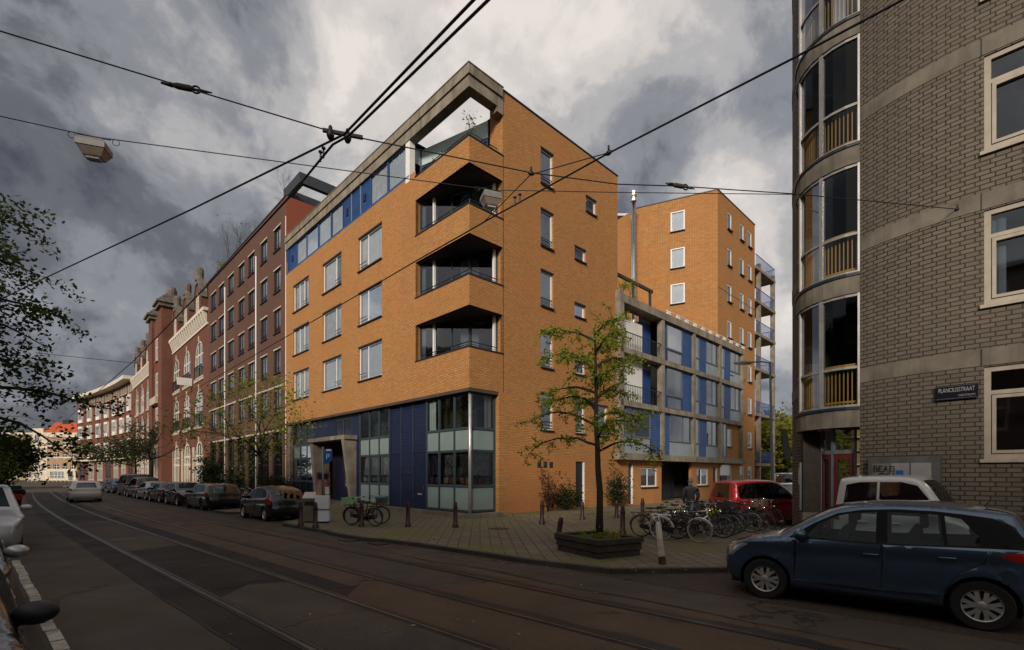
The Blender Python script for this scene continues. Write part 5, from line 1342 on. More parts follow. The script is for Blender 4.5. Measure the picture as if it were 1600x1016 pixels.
        for i in range(len(out) - 1):
            for j in range(M_ - 1):
                u = i / k; g_ = 'body'
                for nm, u0, u1, j0 in s.toppanes:
                    if u0 <= u < u1 and j0 <= j < M_ - 1 - j0: g_ = nm
                tops.setdefault(g_, []).append((i, j))
        def emit_top(mb, cells):
            used = {}; vs = []; fs = []
            for (i, j) in cells:
                ff = []
                for (a, b) in ((i, j), (i, j + 1), (i + 1, j + 1), (i + 1, j)):
                    if (a, b) not in used: used[(a, b)] = len(vs); vs.append(rows[a][b])
                    ff.append(used[(a, b)])
                fs.append(ff)
            mb.add(vs, fs)
        emit_top(body, tops['body'])
        me = body.mesh('body', [paint_m]); bm = bmesh.new(); bm.from_mesh(me); bmesh.ops.remove_doubles(bm, verts=bm.verts, dist=.002); bmesh.ops.recalc_face_normals(bm, faces=bm.faces); bm.to_mesh(me); bm.free()
        me.polygons.foreach_set('use_smooth', [True] * len(me.polygons)); me.set_sharp_from_angle(angle=R(50))
        inst('body', me, root)
        matof = {'side_window': glassm, 'window_trim': 'blackgloss', 'panel_gap': 'black', 'headlight': 'headlamp', 'taillight': 'tail', 'sill_trim': 'black', 'bumper': 'black', 'windscreen': glassm, 'rear_window': 'carglass_dark', 'grille': 'black', 'fog_light': 'headlamp', 'lower_grille': 'black', 'roof_panel': 'blackgloss'}
        for (g_, sg), mb in parts.items(): mb.build(g_, matof[g_], root, smooth=True)
        for g_, cells in tops.items():
            if g_ != 'body': mb = MB(); emit_top(mb, cells); mb.build(g_, matof[g_], root, smooth=True)
        # --- underbody, wells, seats
        ub = MB(); ub.box(X(L - .25), X(.25), -s.W + .25, s.W - .25, .19, .42)
        for xw in s.wheels:
            for sg in (1, -1):
                n = 14; ra = s.r * 1.17; vs = []
                for i in range(n + 1):
                    a = -0.35 + (math.pi + .7) * i / n; vs += [(X(xw + ra * math.cos(a)), sg * (s.W - .05), s.r + ra * math.sin(a)), (X(xw + ra * math.cos(a)), sg * (s.W - .42), s.r + ra * math.sin(a))]
                ub.add(vs, [(2 * i, 2 * i + 1, 2 * i + 3, 2 * i + 2) for i in range(n)])
                ub.add([(X(xw + ra * math.cos(2 * math.pi * i / 16)), sg * (s.W - .42), s.r + ra * math.sin(2 * math.pi * i / 16)) for i in range(16)], [tuple(range(16))])
        ub.box(X(s.cab[1]), X(s.cab[0]), -s.W + .12, s.W - .12, .42, .62)
        ub.build('underbody', 'black', root)
        if detail:
            zb0 = s.belt
            db = MB(); db.box(X(s.cab[0] + .35), X(s.cab[0] - .05), -s.W + .14, s.W - .14, .6, zb0 + .02); db.build('dashboard', 'seat', root)
            for x in s.seats:
                for sg in (1, -1):
                    q = MB(); q.add([(X(x - .25), sg * .36 - .24, .55), (X(x + .02), sg * .36 - .24, .55), (X(x + .22), sg * .36 - .2, zb0 + .22), (X(x + .12), sg * .36 - .2, zb0 + .24), (X(x - .25), sg * .36 + .24, .55), (X(x + .02), sg * .36 + .24, .55), (X(x + .22), sg * .36 + .2, zb0 + .22), (X(x + .12), sg * .36 + .2, zb0 + .24)], [(0, 1, 2, 3), (4, 7, 6, 5), (0, 4, 5, 1), (1, 5, 6, 2), (2, 6, 7, 3), (3, 7, 4, 0)])
                    so_ = q.build('seat', 'seat', root, bevel=.03); q = MB(); q.box(X(x + .27), X(x + .17), sg * .36 - .13, sg * .36 + .13, zb0 + .25, zb0 + .44); q.build('headrest', 'seat', so_, bevel=.035)
            q = MB(); q.ring((X(s.cab[0] + .5), .36, zb0 - .02), (.85, 0, .5), .18, .015, 20, 6); q.build('steering_wheel', 'black', root)
        # --- wheels
        for xw in s.wheels:
            for sg in (1, -1): s.wheel(root, X(xw), sg, rim)
        # --- mirrors, handles
        for sg in (1, -1):
            mx_, mz = s.mirror; q = MB(); yb = s.y(mx_, mz)
            q.ball((X(mx_), sg * (yb + .12), mz + .02), .10, .135, .088, 14, 9); q.tube([(X(mx_), sg * (yb - .04), mz - .05), (X(mx_), sg * (yb + .08), mz - .02)], .03, 6)
            q.build('mirror', (colours or {}).get('mirror', paint_m), root, smooth=True)
            for hx, hz in s.handles:
                q = MB(); yy = s.y(hx, hz); q.tube([(X(hx - .1), sg * (yy - .005), hz), (X(hx - .085), sg * (yy + .03), hz), (X(hx + .085), sg * (yy + .03), hz + .005), (X(hx + .1), sg * (yy - .005), hz + .005)], .014, 6); q.build('door_handle', (colours or {}).get('handle', paint_m), root, smooth=True)
        # --- plates
        if s.plate_f:
            q = MB(); q.box(X(-.055), X(-.03), -.26, .26, s.plate_f - .055, s.plate_f + .055); q.build('number_plate', 'plate', root)
        q = MB(); q.box(X(L + s.plate_off + .02), X(L + s.plate_off), -.26, .26, s.plate_r - .055, s.plate_r + .055); q.build('number_plate', 'plate', root)
        return root
    def wheel(s, root, x, sg, rim):
        r = s.r; key = ('tyre', round(r, 3)); yo = s.W - .02
        if key not in MESHES:
            m = MB(); m.lathe([(r * .64, -.1), (r * .93, -.105), (r, -.075), (r, .075), (r * .93, .105), (r * .64, .1)], 32, axis='y', cap=False); MESHES[key] = m.mesh('tyre', 'rubber', smooth=R(40))
            h = MB(); rr_ = r * .665
            h.lathe([(rr_, -.03), (rr_, .09), (rr_ * .95, .098), (rr_ * .9, .085), (rr_ * .88, .02)], 32, axis='y', cap=False)
            for i in range(s.spokes):
                a = 2 * math.pi * i / s.spokes
                for d_ in (-.13, .13):
                    for (r0, r1, w0, w1, y0, y1) in ((.12, .55, .08, .085, .088, .082), (.55, .93, .085, .12, .082, .074)):
                        a0, a1 = a + d_ * (.9 if r0 < .3 else 1.35), a + d_ * (1.35 if r0 < .3 else 1.9)
                        P_, Q_ = Vector((math.cos(a0), math.sin(a0))) * r0 * rr_, Vector((math.cos(a1), math.sin(a1))) * r1 * rr_; tn = (Q_ - P_).normalized(); nn = Vector((-tn.y, tn.x))
                        c4 = [P_ - nn * w0 * rr_ * 1.15, Q_ - nn * w1 * rr_ * 1.15, Q_ + nn * w1 * rr_ * 1.15, P_ + nn * w0 * rr_ * 1.15]
                        h.add([(c.x, yv, c.y) for c, yv in zip(c4, (y0, y1, y1, y0))] + [(c.x, yv - .03, c.y) for c, yv in zip(c4, (y0, y1, y1, y0))], [(0, 1, 2, 3), (4, 7, 6, 5), (0, 4, 5, 1), (1, 5, 6, 2), (2, 6, 7, 3), (3, 7, 4, 0)])
            h.lathe([(rr_ * .24, .05), (rr_ * .24, .088), (rr_ * .18, .095), (.004, .096)], 16, axis='y')
            MESHES[('rim', round(r, 3))] = h
            b = MB(); b.lathe([(rr_ * .9, .0), (rr_ * .9, .03)], 24, axis='y'); MESHES[('disc', round(r, 3))] = b.mesh('brake_disc', 'black')
        ro = inst('wheel', MESHES[key], root, (x, sg * (yo - .105), r), 0 if sg > 0 else math.pi)
        kk = ('rimm', round(r, 3), rim)
        if kk not in MESHES: MESHES[kk] = MESHES[('rim', round(r, 3))].mesh('rim', rim, smooth=R(35))
        inst('rim', MESHES[kk], ro); inst('brake_disc', MESHES[('disc', round(r, 3))], ro)

def base_spec(**kw):
    d = dict(nose=.75, nk=.26, tail=.55, tk=.12, tumble=.40, round=.075, r=.31, spokes=6, seats=(1.75, 2.6), plate_f=.42, plate_r=.5, plate_off=.0, bslope=.03, handles=())
    d.update(kw); return d
HATCH = base_spec(L=4.03, W=.865, nose=.95, nk=.40, tail=.6, tk=.18, belt=.93, bslope=.035, wheels=(.82, 3.39), r=.325, cab=(1.05, 3.5),
    top=[(.16, .20), (.05, .28), (.0, .45), (.03, .60), (.10, .69), (.30, .80), (.62, .90), (.95, .965), (1.06, .99), (1.42, 1.21), (1.78, 1.385), (2.10, 1.445), (2.5, 1.47), (2.95, 1.465), (3.35, 1.435), (3.68, 1.39), (3.75, 1.32), (3.90, 1.03), (3.95, .93), (3.98, .78), (4.03, .62), (4.02, .42), (3.90, .22)],
    toppanes=[('windscreen', 8.3, 10.2, 1), ('rear_window', 15.7, 17.1, 2), ('grille', 1.3, 2.6, 3)], mirror=(1.34, .99), handles=((2.22, .80), (3.05, .835)), plate_f=.40, plate_r=.86, plate_off=-.05,
    side=[('window_trim', [(1.16, .945), (1.50, 1.165), (1.80, 1.315), (2.1, 1.375), (2.5, 1.40), (2.9, 1.395), (3.2, 1.37), (3.5, 1.335), (3.66, 1.27), (3.86, 1.0), (3.80, .985), (3.5, .985), (2.2, .935)], ''),
          ('side_window', [(1.40, .965), (1.56, 1.16), (1.82, 1.285), (2.05, 1.335), (2.28, 1.355), (2.28, .955)], ''),
          ('side_window', [(2.41, .958), (2.41, 1.36), (2.75, 1.36), (2.98, 1.345), (3.02, .985)], ''),
          ('side_window', [(3.06, .988), (3.03, 1.34), (3.2, 1.31), (3.36, 1.12), (3.38, 1.0)], ''),
          ('panel_gap', [(1.235, .36), (1.26, .92), (1.272, .92), (1.247, .36)], ''), ('panel_gap', [(2.338, .36), (2.345, .94), (2.357, .94), (2.35, .36)], ''),
          ('panel_gap', [(3.455, .96), (3.40, .80), (3.17, .68), (3.00, .42), (3.012, .415), (3.18, .67), (3.41, .79), (3.467, .96)], ''),
          ('panel_gap', [(1.24, .33), (3.0, .36), (3.0, .372), (1.24, .342)], ''),
          ('headlight', [(.10, .66), (.06, .58), (.15, .60), (.36, .72), (.52, .80), (.40, .80), (.22, .745)], ''),
          ('taillight', [(3.55, .90), (3.72, .955), (3.935, .93), (3.97, .83), (3.86, .82), (3.70, .84)], ''),
          ('sill_trim', [(1.15, .2), (1.15, .255), (3.02, .265), (3.02, .2)], '')])
SMALL = base_spec(L=3.84, W=.83, belt=.95, bslope=.03, wheels=(.72, 3.16), r=.30, cab=(1.0, 3.3), seats=(1.65, 2.4),
    top=[(.14, .20), (.04, .3), (.0, .46), (.05, .62), (.14, .70), (.42, .83), (.85, .95), (1.0, 1.0), (1.35, 1.23), (1.72, 1.405), (2.1, 1.47), (2.6, 1.465), (3.1, 1.40), (3.38, 1.31), (3.5, 1.22), (3.68, .98), (3.76, .86), (3.80, .66), (3.84, .55), (3.82, .38), (3.70, .22)],
    toppanes=[('windscreen', 7.3, 9.2, 1), ('rear_window', 13.5, 15.1, 2)], mirror=(1.25, 1.0), handles=((2.1, .84), (2.85, .86)), plate_r=.50, plate_off=.0,
    side=[('window_trim', [(1.12, .96), (1.42, 1.18), (1.75, 1.335), (2.1, 1.4), (2.6, 1.395), (3.02, 1.33), (3.3, 1.20), (3.38, 1.03), (2.3, .97)], ''),
          ('side_window', [(1.33, .985), (1.48, 1.17), (1.78, 1.305), (2.08, 1.365), (2.14, .985)], ''), ('side_window', [(2.22, .985), (2.18, 1.37), (2.6, 1.365), (2.85, 1.32), (2.9, 1.0)], ''),
          ('taillight', [(3.36, .98), (3.60, 1.02), (3.73, .85), (3.70, .70), (3.52, .76)], ''), ('headlight', [(.08, .66), (.12, .58), (.4, .70), (.55, .80), (.36, .79)], ''),
          ('panel_gap', [(1.16, .34), (1.18, .94), (1.192, .94), (1.172, .34)], ''), ('panel_gap', [(2.17, .34), (2.18, .95), (2.192, .95), (2.182, .34)], ''), ('bumper', [(3.45, .42), (3.45, .48), (3.82, .5), (3.82, .43)], '')])
WAGON = base_spec(L=4.75, W=.91, belt=.96, bslope=.03, wheels=(.92, 3.75), r=.335, cab=(1.3, 4.3), seats=(2.1, 3.0), spokes=5, tail=.5, tk=.13, nose=.8,
    top=[(.16, .20), (.05, .28), (.0, .46), (.04, .62), (.12, .70), (.45, .83), (1.1, .95), (1.28, .985), (1.65, 1.2), (2.05, 1.385), (2.5, 1.45), (3.1, 1.465), (3.8, 1.44), (4.28, 1.385), (4.40, 1.30), (4.60, 1.02), (4.67, .92), (4.70, .75), (4.75, .6), (4.73, .4), (4.62, .22)],
    toppanes=[('windscreen', 7.2, 9.1, 1), ('rear_window', 13.4, 15.1, 2)], mirror=(1.6, 1.0), handles=((2.5, .84), (3.45, .86)), plate_r=.80, plate_off=-.045,
    side=[('window_trim', [(1.42, .965), (1.75, 1.17), (2.08, 1.315), (2.5, 1.38), (3.1, 1.395), (3.8, 1.36), (4.15, 1.28), (4.28, 1.05), (2.6, .975)], ''),
          ('side_window', [(1.66, .985), (1.82, 1.16), (2.1, 1.285), (2.45, 1.345), (2.52, .985)], ''), ('side_window', [(2.6, .99), (2.55, 1.35), (3.1, 1.365), (3.42, 1.345), (3.5, 1.01)], ''), ('side_window', [(3.58, 1.015), (3.5, 1.34), (3.8, 1.33), (4.08, 1.25), (4.16, 1.05)], ''),
          ('taillight', [(4.32, .98), (4.58, 1.0), (4.68, .88), (4.66, .80), (4.42, .84)], ''), ('headlight', [(.09, .66), (.12, .58), (.45, .70), (.62, .80), (.4, .79)], ''),
          ('panel_gap', [(1.5, .34), (1.52, .95), (1.532, .95), (1.512, .34)], ''), ('panel_gap', [(2.55, .34), (2.56, .95), (2.572, .95), (2.562, .34)], '')])
SEDAN = base_spec(L=4.5, W=.88, belt=.93, bslope=.03, wheels=(.9, 3.6), r=.32, cab=(1.3, 3.7), seats=(2.0, 2.85), spokes=5, tail=.6,
    top=[(.16, .20), (.05, .28), (.0, .45), (.04, .6), (.12, .68), (.45, .8), (1.1, .92), (1.28, .955), (1.65, 1.17), (2.05, 1.35), (2.5, 1.42), (2.9, 1.42), (3.3, 1.35), (3.62, 1.19), (3.9, 1.03), (4.0, 1.0), (4.38, .97), (4.45, .86), (4.5, .6), (4.48, .4), (4.36, .22)],
    toppanes=[('windscreen', 7.2, 9.1, 1), ('rear_window', 12.2, 14.0, 2)], mirror=(1.6, .97), handles=((2.5, .82), (3.3, .84)), plate_r=.75, plate_off=-.03,
    side=[('window_trim', [(1.42, .945), (1.75, 1.14), (2.08, 1.285), (2.5, 1.35), (2.9, 1.35), (3.28, 1.275), (3.7, 1.04), (2.6, .955)], ''),
          ('side_window', [(1.66, .965), (1.82, 1.13), (2.1, 1.255), (2.45, 1.315), (2.52, .965)], ''), ('side_window', [(2.6, .97), (2.55, 1.32), (2.9, 1.32), (3.2, 1.25), (3.42, 1.03)], ''),
          ('taillight', [(4.1, .92), (4.36, .95), (4.45, .85), (4.44, .72), (4.2, .76)], ''), ('headlight', [(.09, .64), (.12, .56), (.45, .68), (.62, .78), (.4, .77)], ''),
          ('panel_gap', [(2.55, .34), (2.56, .94), (2.572, .94), (2.562, .34)], '')])
MPV = base_spec(L=4.4, W=.88, belt=1.0, bslope=.02, wheels=(.85, 3.55), r=.32, cab=(1.1, 4.1), seats=(1.9, 2.8), tail=.35, tk=.1, tumble=.28, spokes=5,
    top=[(.14, .20), (.04, .3), (.0, .48), (.05, .68), (.14, .78), (.5, .93), (.9, 1.06), (1.0, 1.1), (1.4, 1.38), (1.8, 1.62), (2.2, 1.71), (3.0, 1.73), (3.8, 1.70), (4.18, 1.64), (4.26, 1.55), (4.36, 1.1), (4.38, .98), (4.39, .75), (4.4, .58), (4.38, .4), (4.3, .22)],
    toppanes=[('windscreen', 7.2, 9.1, 1), ('rear_window', 13.6, 15.2, 2)], mirror=(1.3, 1.1), handles=((2.3, .9), (3.1, .9)), plate_r=.80, plate_off=-.0,
    side=[('window_trim', [(1.12, 1.03), (1.5, 1.34), (1.82, 1.54), (2.2, 1.62), (3.0, 1.64), (3.8, 1.6), (4.12, 1.5), (4.18, 1.06), (2.4, 1.02)], ''),
          ('side_window', [(1.36, 1.05), (1.56, 1.33), (1.85, 1.51), (2.18, 1.585), (2.3, 1.05)], ''), ('side_window', [(2.38, 1.05), (2.28, 1.59), (3.0, 1.605), (3.2, 1.595), (3.25, 1.06)], ''), ('side_window', [(3.33, 1.06), (3.28, 1.59), (3.8, 1.565), (4.04, 1.47), (4.08, 1.09)], ''),
          ('taillight', [(4.14, 1.0), (4.2, 1.5), (4.30, 1.42), (4.37, 1.0), (4.38, .82), (4.2, .84)], ''), ('headlight', [(.08, .72), (.14, .62), (.4, .76), (.6, .93), (.36, .88)], ''),
          ('panel_gap', [(1.22, .34), (1.24, 1.0), (1.252, 1.0), (1.232, .34)], ''), ('panel_gap', [(2.34, .34), (2.35, 1.02), (2.362, 1.02), (2.352, .34)], '')])
VAN = base_spec(L=4.9, W=.95, belt=1.15, bslope=.0, wheels=(.95, 3.95), r=.34, cab=(1.1, 4.6), seats=(1.9, 2.9), tail=.25, tk=.07, tumble=.16, spokes=5,
    top=[(.14, .22), (.04, .32), (.0, .5), (.05, .8), (.14, .92), (.5, 1.05), (.85, 1.15), (.95, 1.2), (1.3, 1.55), (1.6, 1.83), (1.95, 1.95), (3.0, 1.98), (4.2, 1.97), (4.65, 1.93), (4.75, 1.84), (4.84, 1.2), (4.86, 1.08), (4.88, .8), (4.9, .58), (4.88, .4), (4.8, .24)],
    toppanes=[('windscreen', 7.2, 9.1, 1), ('rear_window', 13.7, 15.2, 2)], mirror=(1.2, 1.22), handles=((2.1, 1.05), (2.7, 1.05)), plate_r=.62, plate_off=.0,
    side=[('side_window', [(1.1, 1.17), (1.42, 1.55), (1.66, 1.74), (2.05, 1.8), (2.12, 1.17)], ''), ('side_window', [(2.25, 1.17), (2.2, 1.8), (3.2, 1.81), (3.2, 1.17)], ''), ('side_window', [(3.35, 1.17), (3.35, 1.81), (4.5, 1.79), (4.55, 1.17)], ''),
          ('taillight', [(4.68, .95), (4.7, 1.5), (4.80, 1.5), (4.85, .95)], ''), ('headlight', [(.08, .8), (.14, .7), (.4, .84), (.55, 1.0), (.36, .98)], ''), ('bumper', [(4.5, .36), (4.5, .52), (4.9, .54), (4.9, .36)], '')])
KEI = base_spec(L=3.5, W=.76, belt=1.08, bslope=.0, wheels=(.62, 2.95), r=.28, cab=(.9, 3.2), seats=(1.55, 2.3), tail=.3, tk=.08, tumble=.15, spokes=5, nose=.5, nk=.16,
    top=[(.12, .22), (.04, .3), (.0, .46), (.04, .72), (.12, .84), (.42, .98), (.70, 1.06), (.78, 1.1), (1.08, 1.42), (1.34, 1.68), (1.62, 1.78), (2.1, 1.80), (2.8, 1.79), (3.2, 1.76), (3.33, 1.68), (3.44, 1.12), (3.46, 1.0), (3.48, .75), (3.5, .55), (3.48, .38), (3.4, .24)],
    toppanes=[('windscreen', 7.2, 9.1, 1), ('rear_window', 13.7, 15.2, 2)], mirror=(1.08, 1.14), handles=((1.95, .95), (2.7, .95)), plate_r=.6, plate_off=.0,
    side=[('side_window', [(.98, 1.10), (1.22, 1.42), (1.46, 1.64), (1.8, 1.70), (2.3, 1.70), (2.3, 1.10)], ''), ('side_window', [(2.36, 1.10), (2.36, 1.70), (2.8, 1.69), (3.12, 1.64), (3.2, 1.10)], ''),
          ('taillight', [(3.26, .95), (3.3, 1.25), (3.4, 1.25), (3.46, .95)], ''), ('headlight', [(.08, .74), (.1, .64), (.3, .74), (.42, .9), (.3, .9)], '')])
def scaled(s, kx, kz):
    q = dict(s); q['L'] *= kx; q['top'] = [(x * kx, z * kz) for x, z in s['top']]; q['side'] = [(n, [(x * kx, z * kz) for x, z in p], c) for n, p, c in s['side']]
    q['wheels'] = tuple(x * kx for x in s['wheels']); q['cab'] = tuple(x * kx for x in s['cab']); q['seats'] = tuple(x * kx for x in s['seats']); q['mirror'] = (s['mirror'][0] * kx, s['mirror'][1] * kz); q['handles'] = tuple((x * kx, z * kz) for x, z in s['handles']); q['belt'] *= kz
    return q
def car(spec, name, label, cat, pos, head, paint_m, group=None, **kw):
    """pos = ground point under the middle of the car, head = direction the nose points"""
    rt = thing(name, label, cat, pos, math.atan2(head.y, head.x), group)
    Car(spec).build(rt, paint_m, **kw); return rt
BLUE = paint('steel_blue_paint', (.045, .085, .145), .45, .2); BLACK = paint('black_paint', (.006, .006, .007), .1, .3); DGREY = paint('dark_grey_paint', (.03, .03, .033), .5, .25)
SILV = paint('silver_paint', (.42, .42, .41), .6, .3); WHITE = paint('white_car_paint', (.62, .61, .58), 0, .3); RED = paint('red_car_paint', (.27, .010, .012), .1, .28); DBLUE = paint('dark_blue_paint', (.02, .035, .07), .4, .25); MIDB = paint('mid_blue_paint', (.04, .10, .2), .4, .25)
# the blue hatchback in the foreground
fw_, rw_ = Vector((4.17, 8.01, 0)), Vector((6.13, 6.38, 0)); hd = (fw_ - rw_).normalized(); side_n = Vector((hd.y, -hd.x, 0)); side_n = side_n if side_n.y > 0 else -side_n
mid = (fw_ + rw_) / 2 + side_n * .80 - hd * (-(.82 + 3.39) / 2 + 2.015) * -1
mid = (fw_ + rw_) / 2 + side_n * .80 + hd * ((.82 + 3.39) / 2 - 2.015)
def short_nose(s, k):
    f = lambda x: x if x > .82 else .82 - (.82 - x) * k
    q = dict(s); q['top'] = [(f(x), z) for x, z in s['top']]; q['side'] = [(n, [(f(x), z) for x, z in p], c) for n, p, c in s['side']]; q['nose'] = 1.05; q['plate_f'] = None; return q
bc = car(short_nose(scaled(HATCH, 1.0, 1.095), .84), 'parked_car', 'steel blue hatchback parked nearest the camera at the right with silver wheel covers', 'car', mid, hd, BLUE, 'parked cars', res=.06, k=5)
m = MB(); m.tube([(-1.35, .12, 1.45), (-1.52, .12, 1.68)], [.012, .006], 6); m.box(-1.40, -1.24, .09, .15, 1.42, 1.46); m.build('antenna', 'black', bc)
m = MB(); m.lathe([(.09, 0), (.09, .012)], 20, axis='y'); fl_ = m.build('fuel_flap', BLUE, bc, smooth=R(30), loc=(2.015 - 3.62, HATCH['W'] - .012, .73))
# cars along the far kerb
UP = DS; O_ = 9.32
def park(spec, a_rear, up, name, label, pm, o=O_, cat='car', **kw):
    L = spec['L']; p = ST(a_rear + L / 2, o + bend(a_rear + L / 2)); return car(spec, name, label, cat, p, UP if up else -UP, pm, 'parked cars', **kw)
park(SMALL, 21.2, True, 'parked_car', 'small black hatchback with red tail lights parked beside the waste bin', BLACK, 9.2, rim='alu')
park(WAGON, 29.9, True, 'parked_car', 'black estate car with a yellow rear plate behind the small black hatchback', BLACK, 9.36, rim='black')
park(HATCH, 35.3, False, 'parked_car', 'dark grey hatchback facing the camera behind the black estate car', DGREY, 9.3, detail=False)
park(SEDAN, 40.0, True, 'parked_car', 'black saloon parked between the grey hatchback and the silver saloon', BLACK, 9.3, detail=False)
park(SEDAN, 44.9, True, 'parked_car', 'silver saloon with red tail lights in the far row of parked cars', SILV, 9.3, detail=False)
park(MPV, 49.8, True, 'parked_car', 'dark grey people carrier parked between the silver saloon and the black van', DGREY, 9.3, detail=False)
park(VAN, 55.2, True, 'parked_van', 'tall black van in the far row of parked cars', BLACK, 9.4, cat='van', detail=False)
park(SEDAN, 63.0, True, 'parked_car', 'mid blue saloon beyond the black van', MIDB, 9.2, detail=False)
park(HATCH, 68.6, True, 'parked_car', 'dark blue hatchback farthest up the row of parked cars', DBLUE, 9.2, detail=False)
wc = VW(131, 785, 36.2); car(WAGON, 'white_estate_car', 'white estate car driving away along the tram rails', 'car', (wc.x, wc.y, .018), (DS * 1 + NS * .05).normalized(), WHITE, None, detail=False)
# near side, noses towards the camera
def near(spec, a_front, o_side, label, pm, **kw):
    L = spec['L']; p = ST(a_front + L / 2, o_side - spec['W']); return car(spec, 'parked_car', label, 'car', p, -DS, pm, 'parked cars', **kw)
near(HATCH, 3.75, .25, 'dark car at the left edge with a black door mirror, nearest the camera', BLACK, colours={'mirror': MT['black']}, res=.07)
near(HATCH, 7.95, .33, 'dark car at the left edge with a silver door mirror, second from the camera', DGREY, colours={'mirror': SILV}, res=.08)
near(MPV, 17.6, .93, 'silver white car facing the camera at the left edge beyond the two dark cars', paint('pearl_paint', (.5, .5, .5), .3, .3), res=.08)
# side street
car(scaled(MPV, .78, .98), 'red_minivan', 'red people carrier parked behind the row of bicycles', 'car', Vector((9.6, 18.9, PZ)), Vector((math.cos(R(12)), math.sin(R(12)), 0)), RED, None, glassm='carglass')
car(scaled(KEI, .69, 1.05), 'white_microvan', 'small white van with black side windows between the blue hatchback and the grey wall', 'van', Vector((7.95, 9.65, PZ)), Vector((math.cos(R(-52)), math.sin(R(-52)), 0)), WHITE, None, glassm='carglass_dark')
car(HATCH, 'parked_car', 'dark car parked beyond the red people carrier', 'car', Vector((14.6, 25.3, PZ)), Vector((.7, .72, 0)).normalized(), DBLUE, 'parked cars', detail=False)
car(VAN, 'delivery_van', 'white van parked far down the side street beyond the red people carrier', 'van', Vector((18.9, 32.3, PZ)), Vector((.72, .69, 0)).normalized(), WHITE, None, detail=False)

